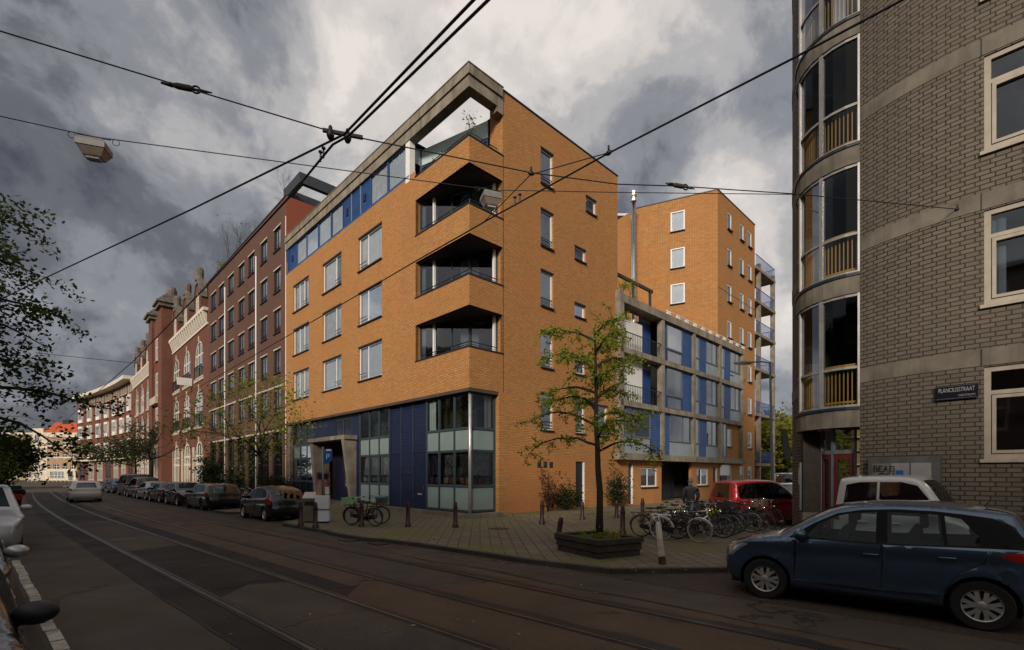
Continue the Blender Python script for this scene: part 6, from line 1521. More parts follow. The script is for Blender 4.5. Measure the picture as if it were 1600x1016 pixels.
# ---------------------------------------------------------------- bicycles
def bicycle(pos, head, label, frame='black', tyre='rubber', rim='steel', front=None, rear=None, guard='black', lean=4, rack=True, group='bicycles parked by the street', step=True, bag=None, name='bicycle'):
    rt = thing(name, label, 'bicycle', pos, math.atan2(head.y, head.x), group); rt.rotation_euler[0] = R(lean)
    Rw = .345; xr, xf = -.54, .54
    for x in (xr, xf):
        key = ('bt', tyre)
        if key not in MESHES: MESHES[key] = MB().ring((0, 0, 0), (0, 1, 0), Rw - .02, .021, 36, 7).mesh('wheel', tyre, True)
        wo = inst('wheel', MESHES[key], rt, (x, 0, Rw))
        key = ('br', rim)
        if key not in MESHES:
            m = MB(); m.ring((0, 0, 0), (0, 1, 0), Rw - .046, .011, 30, 5)
            for i in range(20):
                a = 2 * math.pi * i / 20; m.tube([(.022 * math.cos(a + 1.2), .03 * (-1) ** i, .022 * math.sin(a + 1.2)), ((Rw - .05) * math.cos(a), 0, (Rw - .05) * math.sin(a))], .0022, 3, False)
            m.tube([(0, -.05, 0), (0, .05, 0)], .024, 8); MESHES[key] = m.mesh('rim', rim, True)
        inst('rim', MESHES[key], wo)
    f = MB(); bb = (-.08, 0, .29); sh = (-.22, 0, .78); hd_ = (.36, 0, .86); hb = (.40, 0, .64)
    f.tube([bb, (-.205, 0, .72), sh], .021, 7); f.tube([bb, hb], .026, 7); f.tube([hd_, hb], .025, 7)
    if step: f.tube([(-.15, 0, .52), (.05, 0, .55), (.36, 0, .80)], .016, 7)
    else: f.tube([(-.2, 0, .72), (.365, 0, .80)], .016, 7)
    for y in (-.05, .05): f.tube([bb, (xr, y, Rw)], .010, 5); f.tube([(-.19, y * .4, .66), (xr, y, Rw)], .009, 5)
    f.build('frame', frame, rt, smooth=True)
    k = MB()
    for y in (-.045, .045): k.tube([(.40, y * .6, .66), (.43, y, .60), (xf, y, Rw)], .011, 5)
    k.build('fork', frame, rt, smooth=True)
    h = MB(); h.tube([hd_, (.335, 0, 1.0)], .013, 6); h.tube([(.12, -.29, 1.05), (.24, -.27, 1.06), (.34, -.1, 1.03), (.335, 0, 1.01), (.34, .1, 1.03), (.24, .27, 1.06), (.12, .29, 1.05)], .012, 6)
    ho = h.build('handlebar', 'chrome', rt, smooth=True); g_ = MB()
    for s_ in (-1, 1): g_.tube([(.12, .29 * s_, 1.05), (.22, .273 * s_, 1.06)], .019, 6)
    g_.build('grip', 'black', ho)
    s_ = MB(); s_.tube([sh, (-.235, 0, .86)], .013, 6); s_.ball((-.27, 0, .90), .13, .085, .035, 10, 6); s_.ball((-.15, 0, .905), .12, .035, .026, 8, 6); s_.build('saddle', 'black' if guard != 'wood' else 'wood', rt, smooth=True)
    for x, a0, a1 in ((xr, -10, 175), (xf, 20, 150)):
        mg = MB(); n = 14; vs = []
        for i in range(n + 1):
            a = R(a0 + (a1 - a0) * i / n); rr_ = Rw + .025
            for y, dd_ in ((-.03, -.008), (0, .006), (.03, -.008)): vs.append((x + (rr_ + dd_) * math.cos(a), y, Rw + (rr_ + dd_) * math.sin(a)))
        mg.add(vs, [(3 * i + j, 3 * i + j + 1, 3 * i + j + 4, 3 * i + j + 3) for i in range(n) for j in (0, 1)]); mg.build('mudguard', guard, rt, smooth=True)
    c = MB(); c.prism_y([(-.56, .30), (-.1, .20), (.02, .22), (.04, .32), (0, .39), (-.1, .40), (-.5, .41), (-.58, .37)], -.075, -.05); c.build('chain_guard', 'black', rt)
    p = MB(); p.lathe([(.085, -.1), (.085, -.085)], 16, (bb[0], 0, bb[2]), 'y'); p.tube([(bb[0], -.09, bb[2]), (bb[0] + .12, -.1, bb[2] - .12)], .01, 5); p.tube([(bb[0], .09, bb[2]), (bb[0] - .12, .1, bb[2] + .12)], .01, 5); p.box(bb[0] + .07, bb[0] + .17, -.2, -.11, bb[2] - .135, bb[2] - .10); p.box(bb[0] - .17, bb[0] - .07, .11, .2, bb[2] + .11, bb[2] + .135); p.build('crank', 'steel', rt)
    if rack:
        r = MB()
        for y in (-.06, .06): r.tube([(-.25, y, .74), (-.86, y, .76)], .008, 5); r.tube([(-.82, y, .76), (xr, y * 1.2, Rw)], .008, 5); r.tube([(-.6, y, .75), (xr, y * 1.2, Rw)], .008, 5)
        for x in (-.4, -.6, -.84): r.tube([(x, -.06, .76), (x, .06, .76)], .007, 4)
        r.build('rack', frame if guard == 'black' else guard, rt, smooth=True)
    l = MB(); l.ball((.47, 0, .80), .05, .04, .045, 10, 6); l.build('lamp', 'chrome', rt, smooth=True)
    st = MB(); st.tube([(-.15, .06, .28), (-.22, .2, .02)], .01, 5); st.build('kickstand', 'steel', rt)
    def crate(x0, x1, w_, z0, z1, mt, nm, sl=5):
        q = MB(); t_ = .012
        q.box(x0, x1, -w_, w_, z0, z0 + t_)
        nsl = sl
        for i in range(nsl):
            a = z0 + (z1 - z0) * i / nsl; b = a + (z1 - z0) / nsl * .62
            q.box(x0, x1, -w_, -w_ + t_, a, b); q.box(x0, x1, w_ - t_, w_, a, b); q.box(x0, x0 + t_, -w_ + t_, w_ - t_, a, b); q.box(x1 - t_, x1, -w_ + t_, w_ - t_, a, b)
        for (x, y) in ((x0, -w_), (x1 - .03, -w_), (x0, w_ - .03), (x1 - .03, w_ - .03)): q.box(x + .001, x + .029, y + .001, y + .029, z0 + .001, z1)
        q.build(nm, mt, rt)
    if front: crate(.38, .80, .2, .83, 1.08, front, 'front_basket' if front == 'wicker' else 'front_crate', 7 if front == 'wicker' else 4)
    if rear: crate(-.92, -.44, .18, .78, 1.02, rear, 'rear_crate', 4)
    if bag:
        for y in (-.15, .15): q = MB(); q.box(-.85, -.45, y - .06, y + .06, .40, .74); q.build('pannier', bag, rt, bevel=.03)
    return rt
HB = -DS
def bk(u, v, D_, ang, label, **kw):
    p = Vector(((u - 800) / F * D_, D_, PZ)); return bicycle(p, Vector((math.cos(R(ang)), math.sin(R(ang)), 0)), label, **kw)
bk(1063, 0, 14.05, -33, 'black bicycle with pale tyres and white mudguards, front of the row', tyre='rubber_white', guard='white', lean=5)
bk(1030, 0, 14.75, -30, 'black bicycle with a brown saddle, half behind the pale tyred one', guard='wood', lean=5, rim='steel')
bk(1112, 0, 15.6, -38, 'black bicycle with a dark crate over its front wheel', front='black', lean=-5)
bk(1085, 0, 15.35, -32, 'dark blue bicycle with white frame tubes behind the pale tyred bicycle', frame='offwhite', lean=4, step=False)
bk(1146, 0, 16.4, -36, 'dark bicycle with yellow panniers near the red people carrier', bag='yellowbag', lean=-4, frame='navy')
bk(1128, 0, 16.9, -30, 'black upright bicycle behind the one with yellow panniers', lean=5)
bk(1174, 0, 16.6, -58, 'black bicycle standing in front of the red people carrier', lean=5, frame='black')
bk(1188, 0, 17.3, -62, 'dark green bicycle closest to the nose of the red people carrier', frame='moss', lean=-5)
bk(1066, 0, 16.2, -28, 'black bicycle farthest back in the bicycle row below the standing person', lean=3)
for u_, D_, an_, lb_, kw_ in ((1046, 15.1, -35, 'black bicycle squeezed between the pale tyred one and the brown saddled one', {}), (1098, 16.0, -34, 'dark bicycle behind the crate bicycle, its handlebar against the garage entrance', {'front': 'black'}),
                             (1122, 16.2, -40, 'black bicycle with a rear crate behind the yellow pannier bicycle', {'rear': 'black'}), (1160, 17.0, -48, 'black bicycle with a brown basket next to the red people carrier', {'front': 'wicker'}), (1100, 15.0, -30, 'black step through bicycle just behind the pale front tyre', {})):
    bk(u_, 0, D_, an_, lb_, lean=4, **kw_)
bk(568, 0, 18.1, 158, 'black bicycle with a pale green crate outside the blue shop front', rear=None, front='crate_green', lean=-4)
bk(573, 0, 18.75, 8, 'black bicycle with a wicker basket and a red frame behind the green crate bicycle', front='wicker', lean=5, frame='redpaint')
for i, (u, D_, an, fr_) in enumerate(((362, 28.6, 40, 'black'), (372, 28.9, 62, 'offwhite'), (383, 28.4, 50, 'black'))):
    bk(u, 0, D_, an, ('black bicycle leaning at the street tree behind the small black hatchback', 'cream bicycle parked beside the street tree', 'black bicycle nearest the orange building in the group by the street tree')[i], frame=fr_, group='bicycles by the street tree', lean=5)
cl_ = MB(); rr = random.Random(4)
cl_.ball((0, 0, 1.0), .22, .14, .10, 12, 7); p_ = VW(594, 0, 18.75); tag(cl_.build('blue_bag', mat('cyan_bag', (.06, .28, .36), .8, .3, 9), loc=(p_.x, p_.y, PZ + .02), smooth=True), 'small bright blue bag lying in the wicker bicycle basket', 'bag')
# parked scooter far left
p_ = VW(25, 0, 25.5); sc2 = thing('motor_scooter', 'dark motor scooter with a red tail parked at the far left of the road', 'scooter', (p_.x, p_.y, .004), math.atan2(DS.y, DS.x))
m = MB()
for x in (-.62, .62): m.ring((x, 0, .25), (0, 1, 0), .19, .06, 20, 8)
m.build('wheel', 'rubber', sc2, smooth=True)
m = MB(); m.prism_y([(-.75, .45), (-.2, .25), (.35, .25), (.45, .6), (.6, .95), (.5, 1.0), (.28, .5), (-.1, .42), (-.1, .72), (-.8, .8)], -.17, .17); m.build('body', BLACK, sc2, bevel=.04)
MB().box(-.8, -.05, -.15, .15, .78, .9).build('seat', 'black', sc2, bevel=.04); MB().box(-1.05, -.78, -.2, .2, .68, 1.0).build('top_box', 'tail', sc2, bevel=.04)
m = MB(); m.tube([(.42, -.36, 1.1), (.52, 0, 1.02), (.42, .36, 1.1)], .022, 6); m.build('handlebar', 'black', sc2); MB().box(.55, .57, -.24, .24, .95, 1.4).build('windscreen', 'carglass_dark', sc2); MB().box(-.95, -.3, -.32, .32, .9, 1.25).build('leg_cover', 'jacket', sc2, bevel=.12)
# ---------------------------------------------------------------- trees and plants
def branch(mb, tips, p, d, L, r, depth, rng, spread, up, curl, mids=None):
    n = 4; pts = [p]; rs = [r]; q = p.copy(); dd = d.copy()
    for i in range(n):
        dd = (dd + Vector((rng.gauss(0, curl), rng.gauss(0, curl), rng.gauss(0, curl * .7) + up))).normalized(); q = q + dd * (L / n); pts.append(q.copy()); rs.append(r * (1 - .42 * (i + 1) / n))
    mb.tube(pts, rs, 6 if r > .03 else 4, False)
    if mids is not None and depth <= 1:
        for i in (1, 2, 3): mids.append((pts[i], dd))
    if depth == 0: tips.append((q, dd)); return
    k = rng.choice((2, 3, 3)) if depth > 1 else 3
    for i in range(k):
        ax = dd.orthogonal().normalized(); ax.rotate(Matrix.Rotation(2 * math.pi * (i / k + rng.random() * .25), 3, dd)); nd = (dd + ax * spread * (.6 + .7 * rng.random())).normalized()
        st = pts[-1] if i else pts[-1]
        branch(mb, tips, st, nd, L * (.62 + .22 * rng.random()), rs[-1] * .78, depth - 1, rng, spread, up, curl, mids)
    if depth >= 2:
        for i in (2, 3):
            ax = dd.orthogonal().normalized(); ax.rotate(Matrix.Rotation(6.28 * rng.random(), 3, dd)); branch(mb, tips, pts[i], (dd * .5 + ax).normalized(), L * .55, rs[i] * .5, depth - 2, rng, spread, up, curl, mids)
def leaves(mb, c, n, spread, size, rng, dirn=None):
    for _ in range(n):
        p = c + Vector((rng.gauss(0, spread), rng.gauss(0, spread), rng.gauss(0, spread * .8)))
        a = Vector((rng.gauss(0, 1), rng.gauss(0, 1), rng.gauss(0, .6))).normalized(); b = a.orthogonal().normalized(); b.rotate(Matrix.Rotation(rng.random() * 6.28, 3, a)); s = size * (.55 + .9 * rng.random())
        mb.add([p, p + a * s * .5 + b * s * .3, p + a * s, p + a * s * .5 - b * s * .3], [(0, 1, 2, 3)])
def tree(name, label, cat, pos, h, trunk_h, r, seed, lm='leaf', n=14, spread=.28, size=.09, depth=3, bl=None, sp=.75, up=.02, lean=(0, 0), group=None, first=None, stem='bark', midn=6):
    rng = random.Random(seed); rt = thing(name, label, cat, pos, 0, group)
    tm = MB(); tips = []; mids = []
    base = [Vector((0, 0, -.1)), Vector((0, 0, .15))]; q = Vector((0, 0, .15)); steps = 5; pts = [Vector((0, 0, -.08))]; rs = [r * 1.35]
    for i in range(steps + 1):
        f = i / steps; pts.append(Vector((lean[0] * f + rng.gauss(0, .015), lean[1] * f + rng.gauss(0, .015), .12 + (trunk_h - .12) * f))); rs.append(r * (1.1 - .35 * f))
    tm.tube(pts, rs, 10)
    top = pts[-1]; bl = bl or (h - trunk_h) * .42
    lm_ = MB(); bm2 = MB()
    k = first or 5
    for i in range(k):
        a = 2 * math.pi * (i + rng.random() * .5) / k; el = (.35 + .5 * rng.random()) if i else 1.4
        d = Vector((math.cos(a) * math.cos(el), math.sin(a) * math.cos(el), math.sin(el))); st = pts[-1] if i < 2 else pts[-1].lerp(pts[-2], .7 * rng.random())
        branch(bm2, tips, st, d, bl * (.8 + .4 * rng.random()), r * .55, depth, rng, sp, up, .16, mids)
    for c, d in tips: leaves(lm_, c, n, spread, size, rng)
    for c, d in mids: leaves(lm_, c, midn, spread * .8, size, rng)
    tm.build('trunk', stem, rt, smooth=True); bm2.build('limbs', stem, rt, smooth=True); lm_.build('crown', lm, rt, recalc=False)
    return rt
# planter and its tree
PP = Vector((2.28, 12.25, 0))
pc = [GR(0, 0)]; 
def corner_xy(u, v): D_ = (H - PZ) * F / (v - HV); return Vector(((u - 800) / F * D_, D_, 0))
ca, cb2, cc = corner_xy(866, 859), corner_xy(934.5, 875), corner_xy(1006, 868); cd = ca + cc - cb2
ctr_p = (ca + cc) / 2
pt = thing('tree_planter', 'low square planter of dark stacked timber boards around the street tree', 'planter', (ctr_p.x, ctr_p.y, PZ), 0)
def ringquad(mb, k0, k1, z0, z1):
    o = [(c - ctr_p) * k0 for c in (ca, cb2, cc, cd)]; i_ = [(c - ctr_p) * k1 for c in (ca, cb2, cc, cd)]
    for j in range(4):
        a, b = o[j], o[(j + 1) % 4]; c, d = i_[(j + 1) % 4], i_[j]; mb.prism([(a.x, a.y), (b.x, b.y), (c.x, c.y), (d.x, d.y)], z0, z1)
m = MB(); ringquad(m, .92, .80, 0, .13); m.build('lower_board', 'wood', pt); m = MB(); ringquad(m, .955, .80, .145, .30); m.build('middle_board', 'wood', pt); m = MB(); ringquad(m, 1.0, .80, .315, .43); m.build('top_board', 'wood', pt)
m = MB(); m.prism([((c - ctr_p).x * .81, (c - ctr_p).y * .81) for c in (ca, cb2, cc, cd)], 0, .36); m.build('soil', 'moss', pt)
tp = VW(938, 840, 12.35)
def leader_tree(name, label, pos, seed, h, first_z, reach, lm, r, size, lean, ncl, K=17):
    rng = random.Random(seed); rt = thing(name, label, 'tree', pos); tm = MB(); bm2 = MB(); lv = MB()
    n = 9; axis = [Vector((lean * (i / n) ** 1.2 + rng.gauss(0, .02), rng.gauss(0, .02), -.06 + (h * .93) * i / n)) for i in range(n + 1)]
    tm.tube(axis, [r * (1.25 if i == 0 else 1.0) * (1 - .85 * (i / n) ** 1.25) + .006 for i in range(n + 1)], 10)
    def at(z):
        f = max(0, min(.999, z / (h * .93))) * n; i = int(f); return axis[i].lerp(axis[i + 1], f - i)
    for k in range(K):
        f = k / (K - 1); z = first_z + (h * .9 - first_z) * f; az = k * 2.4 + rng.gauss(0, .25); d = Vector((math.cos(az), math.sin(az), 0))
        L = reach * (1 - .5 * f) * (.75 + .45 * rng.random()) * (1.25 if d.x < -.2 else .85 if d.x > .5 else 1.0)
        p = at(z); pts = [p]; m_ = 7; el = .55 + .25 * rng.random()
        for i in range(m_):
            t_ = (i + 1) / m_; dirn = (d + Vector((0, 0, el - 1.25 * t_ ** 1.3 * (1 - .35 * f))) + Vector((rng.gauss(0, .12), rng.gauss(0, .12), rng.gauss(0, .08)))).normalized(); pts.append(pts[-1] + dirn * L / m_)
        bm2.tube(pts, [r * .36 * (1 - .85 * i / m_) + .004 for i in range(m_ + 1)], 6, False)
        for i in range(2, m_ + 1):
            for q in range(2 if i < m_ else 3):
                tw = (Vector((rng.gauss(0, 1), rng.gauss(0, 1), rng.gauss(-.15, .45))).normalized() + d * .4).normalized(); tl = (.22 + .38 * rng.random()) * reach / 1.9; t0 = pts[i]; t1 = t0 + tw * tl * .55; t2 = t1 + (tw + Vector((0, 0, -.45))).normalized() * tl * .5
                bm2.tube([t0, t1, t2], [.010, .007, .003], 4, False)
                for c in (t0.lerp(t1, .6), t1, t1.lerp(t2, .55), t2): leaves(lv, c, ncl + rng.randint(-1, 2), .055 * reach / 1.9, size, rng)
    tm.build('trunk', 'bark', rt, smooth=True); bm2.build('limbs', 'bark', rt, smooth=True); lv.build('crown', lm, rt, recalc=False); return rt
leader_tree('street_tree', 'young street tree with fresh sparse green leaves growing in the timber planter', (tp.x, tp.y, PZ + .36), 12, 5.75, 2.2, 1.75, 'leaf', .088, .075, -.18, 7, 19)
rng = random.Random(77); m = MB(); 
for i in range(16): leaves(m, Vector((rng.gauss(0, .3), rng.gauss(0, .25), .08)), 12, .09, .09, rng)
tag(m.build('ground_plants', 'leaf', loc=(ctr_p.x + .1, ctr_p.y, PZ + .36), recalc=False), 'low green weeds covering the soil in the timber planter', 'ground cover', kind='stuff')
# the big tree at the left, trunk outside the picture
leader_tree('large_street_tree', 'large dark leafy tree reaching into the picture from the left edge', (-21.1, 15.9, .12), 44, 13.2, 3.4, 6.6, 'leaf_dark', .30, .165, .5, 13, 34)
tree('broad_tree', 'yellow green tree low at the left edge in front of the pale row house', 'tree', (-70, 66, .1), 9, 2.0, .3, 8, lm='leaf_shrub', n=14, spread=.7, size=.45, depth=3, bl=2.1, sp=.8, first=7)
sp1 = ST(29.2, 11.2); sp2 = ST(56.5, 12.2)
tree('street_tree', 'slender street tree with thin green twigs in front of the brown red grid building', 'tree', (ST(26.6, 10.0).x, ST(26.6, 10.0).y, PZ), 8.6, 3.0, .11, 23, n=6, spread=.28, size=.15, depth=3, bl=1.75, sp=.8, up=.02, first=6, midn=2)
tree('street_tree', 'thin street tree nearly without leaves in front of the gabled red building', 'tree', (ST(60, 12.2).x, ST(60, 12.2).y, PZ), 8.5, 3.4, .15, 31, lm='leaf_dark', n=1, spread=.3, size=.2, depth=3, bl=2.2, sp=.85, first=5, midn=0)
tree('street_tree', 'thin street tree with dark leaves in front of the curved brown building', 'tree', (ST(86, 15.6).x, ST(86, 15.6).y, PZ), 9.5, 3.4, .16, 36, lm='leaf_dark', n=6, spread=.5, size=.3, depth=3, bl=2.3, sp=.7, first=5)
for i, (x, y, h) in enumerate(((34.0, 62, 10.5), (41, 70, 11), (29.5, 55, 8.5))):
    tree('park_tree', ('yellow green tree beyond the balcony stack at the end of the side street', 'yellow green tree beside the rounded grey building far down the side street', 'smaller yellow green tree behind the lamp post of the side street')[i], 'tree', (x, y, 0), h, 2.0, .25, 50 + i, lm='leaf_far', n=34, spread=.75, size=.42, depth=3, bl=2.6, sp=.75, first=8, group='trees at the end of the side street')
def shrub(name, label, pos, w, h, seed, lm, n=1500, size=.10, stems=6, flowers=0, cat='shrub', dens=1.0):
    rng = random.Random(seed); rt = thing(name, label, cat, pos); s = MB(); l = MB(); f_ = MB()
    for i in range(stems):
        a = rng.random() * 6.28; e = Vector((math.cos(a) * w * .4 * rng.random(), math.sin(a) * w * .4 * rng.random(), h * (.55 + .45 * rng.random()))); s.tube([Vector((0, 0, -.03)), e * .4 + Vector((rng.gauss(0, .05), rng.gauss(0, .05), 0)), e], [.02, .014, .005], 5)
        for j in range(int(n / stems / 12)):
            f = .25 + .75 * rng.random(); c = e * f + Vector((rng.gauss(0, w * .16), rng.gauss(0, w * .16), rng.gauss(0, h * .07))); leaves(l, c, 12, w * .06 + .03, size, rng)
            if flowers and rng.random() < flowers and f > .6: leaves(f_, c, 5, .09, size * .8, rng)
    s.build('stems', 'bark', rt, smooth=True); l.build('foliage', lm, rt, recalc=False)
    if flowers: f_.build('blossom', 'blossom', rt, recalc=False)
    return rt
def grp(p, q): v = GR(p, q); return (v.x, v.y, PZ)
shrub('climbing_shrub', 'tall thin climbing shrub with reddish leaves against the orange side wall', grp(4.6, -.5), 1.3, 2.6, 3, 'leaf_red', 700, .09, 10)
shrub('low_shrub', 'low dark evergreen shrub beside the reddish climber at the orange side wall', grp(5.9, -.55), 1.5, 1.5, 5, 'leaf_shrub', 1500, .11, 8)
shrub('flowering_shrub', 'bushy green shrub with white blossom at the end of the orange side wall', grp(10.2, -.8), 1.5, 2.2, 6, 'leaf_shrub', 2200, .11, 9, .5)
MB().tube([(0, 0, 0), (.05, .02, 1.3), (.25, 0, 2.2)], [.03, .025, .015], 6).build('x', 'wood') if False else None
shrub('front_garden_shrub', 'green shrub in front of the concrete pier at the left end of the orange building', (GR(-.9, 21.0).x, GR(-.9, 21.0).y, PZ), 2.2, 1.9, 8, 'leaf_shrub', 2000, .15, 9)
shrub('facade_shrub', 'dark bushy shrub at the foot of the brown red grid building', (GR(-.9, 41).x, GR(-.9, 41).y, PZ), 2.4, 3.6, 9, 'leaf_shrub', 2200, .25, 8)
shrub('flowering_shrub', 'shrub with pale yellow blossom at the foot of the brown red grid building', (GR(-.9, 32.0).x, GR(-.9, 32.0).y, PZ), 2.0, 3.0, 10, 'leaf_shrub', 1500, .18, 8, .6)
# bare plants on the roofs
def twigs(label, pos, h, seed, n=5, leaf=0, w=.5):
    rng = random.Random(seed); rt = thing('roof_plant', label, 'roof plant', pos, 0, 'plants on the roof edges'); m = MB(); l = MB()
    for i in range(n):
        b = Vector((rng.gauss(0, w), rng.gauss(0, w), 0)); tips = []; branch(m, tips, b, Vector((rng.gauss(0, .12), rng.gauss(0, .12), 1)).normalized(), h * .5, .03, 2, rng, .55, .05, .1)
        for c, d in tips:
            if leaf: leaves(l, c, leaf, .12, .12, rng)
    m.build('stems', 'wood', rt, smooth=True)
    if leaf: l.build('foliage', 'leaf', rt, recalc=False)
v = GR(.8, QE + 2.0); twigs('tall bare twigs in a pot on the right end of the brown red roof', (v.x, v.y, 22.6), 3.0, 3, 3)
v = GR(.8, QE + 13.2); twigs('bare brown bush on the roof edge of the brown red building', (v.x, v.y, 22.6), 2.9, 5, 9, 1, .8)
v = GR(.6, QE + 19); twigs('small green plant on the far end of the brown red roof', (v.x, v.y, 22.6), 1.2, 6, 5, 6)
v = GR(.35, .35); twigs('small leafy pot plant on the top corner terrace of the orange building', (v.x, v.y, 16.8), 1.0, 9, 2, 3, .1)
rng = random.Random(12); m = MB()
for i in range(26):
    c = Vector((.35, .5 + i * .14, 17.0)); leaves(m, c, 8, .09, .12, rng)
m.box(.22, .5, .45, 4.1, 16.56, 16.9); vv = tag(m.build('balcony_planting', 'leaf_shrub', loc=C0, rz=GA, recalc=False), 'trailing green plants in boxes along the top corner terrace railing', 'plants')
v = GR(12.5, 1.5); twigs('dark green bushes on the roof terrace of the concrete frame house', (v.x, v.y, 12.4), 1.2, 14, 8, 12, .6)
# ---------------------------------------------------------------- bollards
def bollard(u, vb, vt, label, lean=0.0, white=False):
    D_ = (H - PZ) * F / (vb - HV); x = (u - 800) / F * D_; h = (vb - vt) / F * D_
    rt = thing('bollard', label, 'bollard', (x, D_, PZ), SROT, 'bollards along the pavement edge'); rt.rotation_euler[1] = lean
    key = ('bol', round(h, 1), white)
    if key not in MESHES:
        m = MB()
        if white: m.lathe([(.070, .16), (.067, h * .5), (.063, h - .05), (.04, h - .01), (.01, h)], 14)
        else: m.lathe([(.12, -.02), (.115, .10), (.082, .14), (.076, h * .72), (.09, h * .73), (.09, h * .78), (.074, h * .79), (.066, h * .93), (.05, h * .985), (.01, h)], 8)
        MESHES[key] = m.mesh('post', 'post_white' if white else 'post_brown', R(40))
        MESHES[key + ('f',)] = MB().lathe([(.085, -.03), (.08, .1), (.074, .17)], 12).mesh('foot', 'rust' if white else 'post_brown', R(40))
    inst('post', MESHES[key], rt); inst('foot', MESHES[key + ('f',)], rt)
    return rt
for (u, vb, vt, lb, ln) in ((470, 822, 783, 'brown red bollard just right of the black hatchback, left of the waste bin', 0), (493, 825, 785, 'brown red bollard in front of the waste bin and the poster column', 0), (565, 823, 786, 'brown red bollard half hidden in front of the green crate bicycle', 0), (637.5, 823, 786, 'brown red bollard in front of the blue louvred doors', 0), (711.5, 824, 786, 'brown red bollard in front of the grey green corner bay panels', 0),
                            (847, 819, 783, 'brown red bollard in front of the reddish climbing shrub', 0), (910, 812, 784, 'brown red bollard in front of the dark door in the orange side wall', 0), (963.5, 809, 780, 'brown red bollard in front of the white flowering shrub', 0), (973, 835, 792, 'brown red bollard between the planter tree and the bicycle row', 0), (1004, 815, 778, 'brown red bollard behind the bicycle row near the side door', 0), (872, 842, 807, 'leaning brown red bollard right behind the timber planter', .18)):
    bollard(u, vb, vt, lb, ln * -1 if ln else 0)
bw = bollard(1035, 881, 816, 'chipped white bollard leaning at the kerb beside the timber planter', 0, True); bw.rotation_euler = (0, R(-6), 0)
# ---------------------------------------------------------------- bin, poster column, parking sign
def at_ground(u, vb): D_ = (H - PZ) * F / (vb - HV); return Vector(((u - 800) / F * D_, D_, PZ))
p = at_ground(486, 816); bn = thing('waste_bin', 'brown grey street waste bin with a slanted metal lid', 'waste bin', p, R(12))
m = MB(); m.box(-.26, .26, -.24, .24, .04, .95); m.build('body', mat('bin_metal', (.16, .135, .10), .6, .2, 3, streak=.3), bn, bevel=.03)
m = MB(); m.add([(-.28, -.26, .98), (.28, -.26, .98), (.28, .26, 1.2), (-.28, .26, 1.2), (-.28, -.26, .94), (.28, -.26, .94), (.28, .26, 1.16), (-.28, .26, 1.16)], [(0, 1, 2, 3), (4, 7, 6, 5), (0, 4, 5, 1), (1, 5, 6, 2), (2, 6, 7, 3), (3, 7, 4, 0)]); m.build('lid', 'alu', bn)
MB().box(-.2, .2, -.262, -.24, .70, .85).build('slot', 'black', bn); MB().box(-.285, -.262, -.16, .16, .2, .7).build('hatch', 'steel', bn)
p = at_ground(504, 817); ad = thing('poster_column', 'pale grey utility cabinet carrying a colourful poster beside the waste bin', 'cabinet', p, R(12))
m = MB(); m.box(-.26, .26, -.18, .18, .06, 1.08); m.build('cabinet', 'blind', ad, bevel=.02); MB().box(-.28, .28, -.2, .2, .52, .56).build('strap', 'frame_grey', ad); MB().box(-.24, .24, -.16, .16, 0, .06).build('base', 'black', ad)
for x in (-.245, .245): MB().box(x - .015, x + .015, .12, .16, 1.08, 1.95).build('poster_post', 'frame_dark', ad)
MB().box(-.26, .26, .08, .12, 1.08, 2.0).build('poster_board', mat('poster_photo', (.3, .12, .1), .5, .9, 9), ad)
m = MB(); m.poly([(-.24, .076, 1.1), (-.05, .076, 1.1), (.02, .076, 1.55), (-.1, .076, 1.7), (-.24, .076, 1.5)]); m.build('poster_print', 'skin', ad); MB().box(.08, .23, .07, .079, 1.12, 1.42).build('poster_print', 'signwhite', ad); MB().box(-.2, .2, .072, .079, 1.74, 1.94).build('poster_print', 'frame_dark', ad)
vp = VW(504.5, 740, 19.2); sn = thing('parking_sign', 'blue parking sign with a white P in front of the concrete portal', 'traffic sign', (vp.x, vp.y, PZ), 0)
m = MB(); m.tube([(0, 0, 0), (0, 0, 3.0)], .045, 10); m.build('pole', 'steel', sn, smooth=True)
m = MB(); m.prism_y([(.04, 2.33), (.18, 2.33), (.37, 2.47), (.37, 2.92), (.04, 2.92)], -.02, .01); pn_ = m.build('sign_board', 'signblue', sn)
m = MB(); m.box(.14, .33, -.026, -.0205, 2.84, 2.9); m.build('text_strip', 'signwhite', sn)
lettering(sn, 'P', .30, (.2, -.026, 2.51), 'signwhite', (R(90), 0, 0))
# ---------------------------------------------------------------- lamp post of the side street and far pole
lp = VW(1207, 760, 24.0); LP = thing('street_lamp', 'tall grey street lamp with a flat lamp head near the red people carrier', 'street lamp', (lp.x, lp.y, PZ), 0)
ht = H + (740 - 566) / F * 24 - PZ
m = MB(); m.tube([(0, 0, 0), (0, 0, 1.2), (-.12, 0, ht)], [.10, .075, .05], 10); m.build('pole', 'frame_grey', LP, smooth=True)
m = MB(); m.tube([(-.12, 0, ht - .05), (-.5, 0, ht + .02), (-1.0, 0, ht)], .035, 8); m.build('arm', 'frame_grey', LP, smooth=True)
m = MB(); m.ball((-1.45, 0, ht - .03), .50, .16, .10, 14, 8); hd2 = m.build('lamp_head', 'lampgrey', LP, smooth=True); m = MB(); m.ball((-1.5, 0, ht - .07), .36, .12, .08, 12, 6); m.build('lamp_glass', 'lampglass', hd2, smooth=True)
q_ = VW(1234, 760, 40); FP = thing('banner_pole', 'dark narrow sign leaning on a thin pole far down the side street', 'sign', (q_.x, q_.y, PZ), 0)
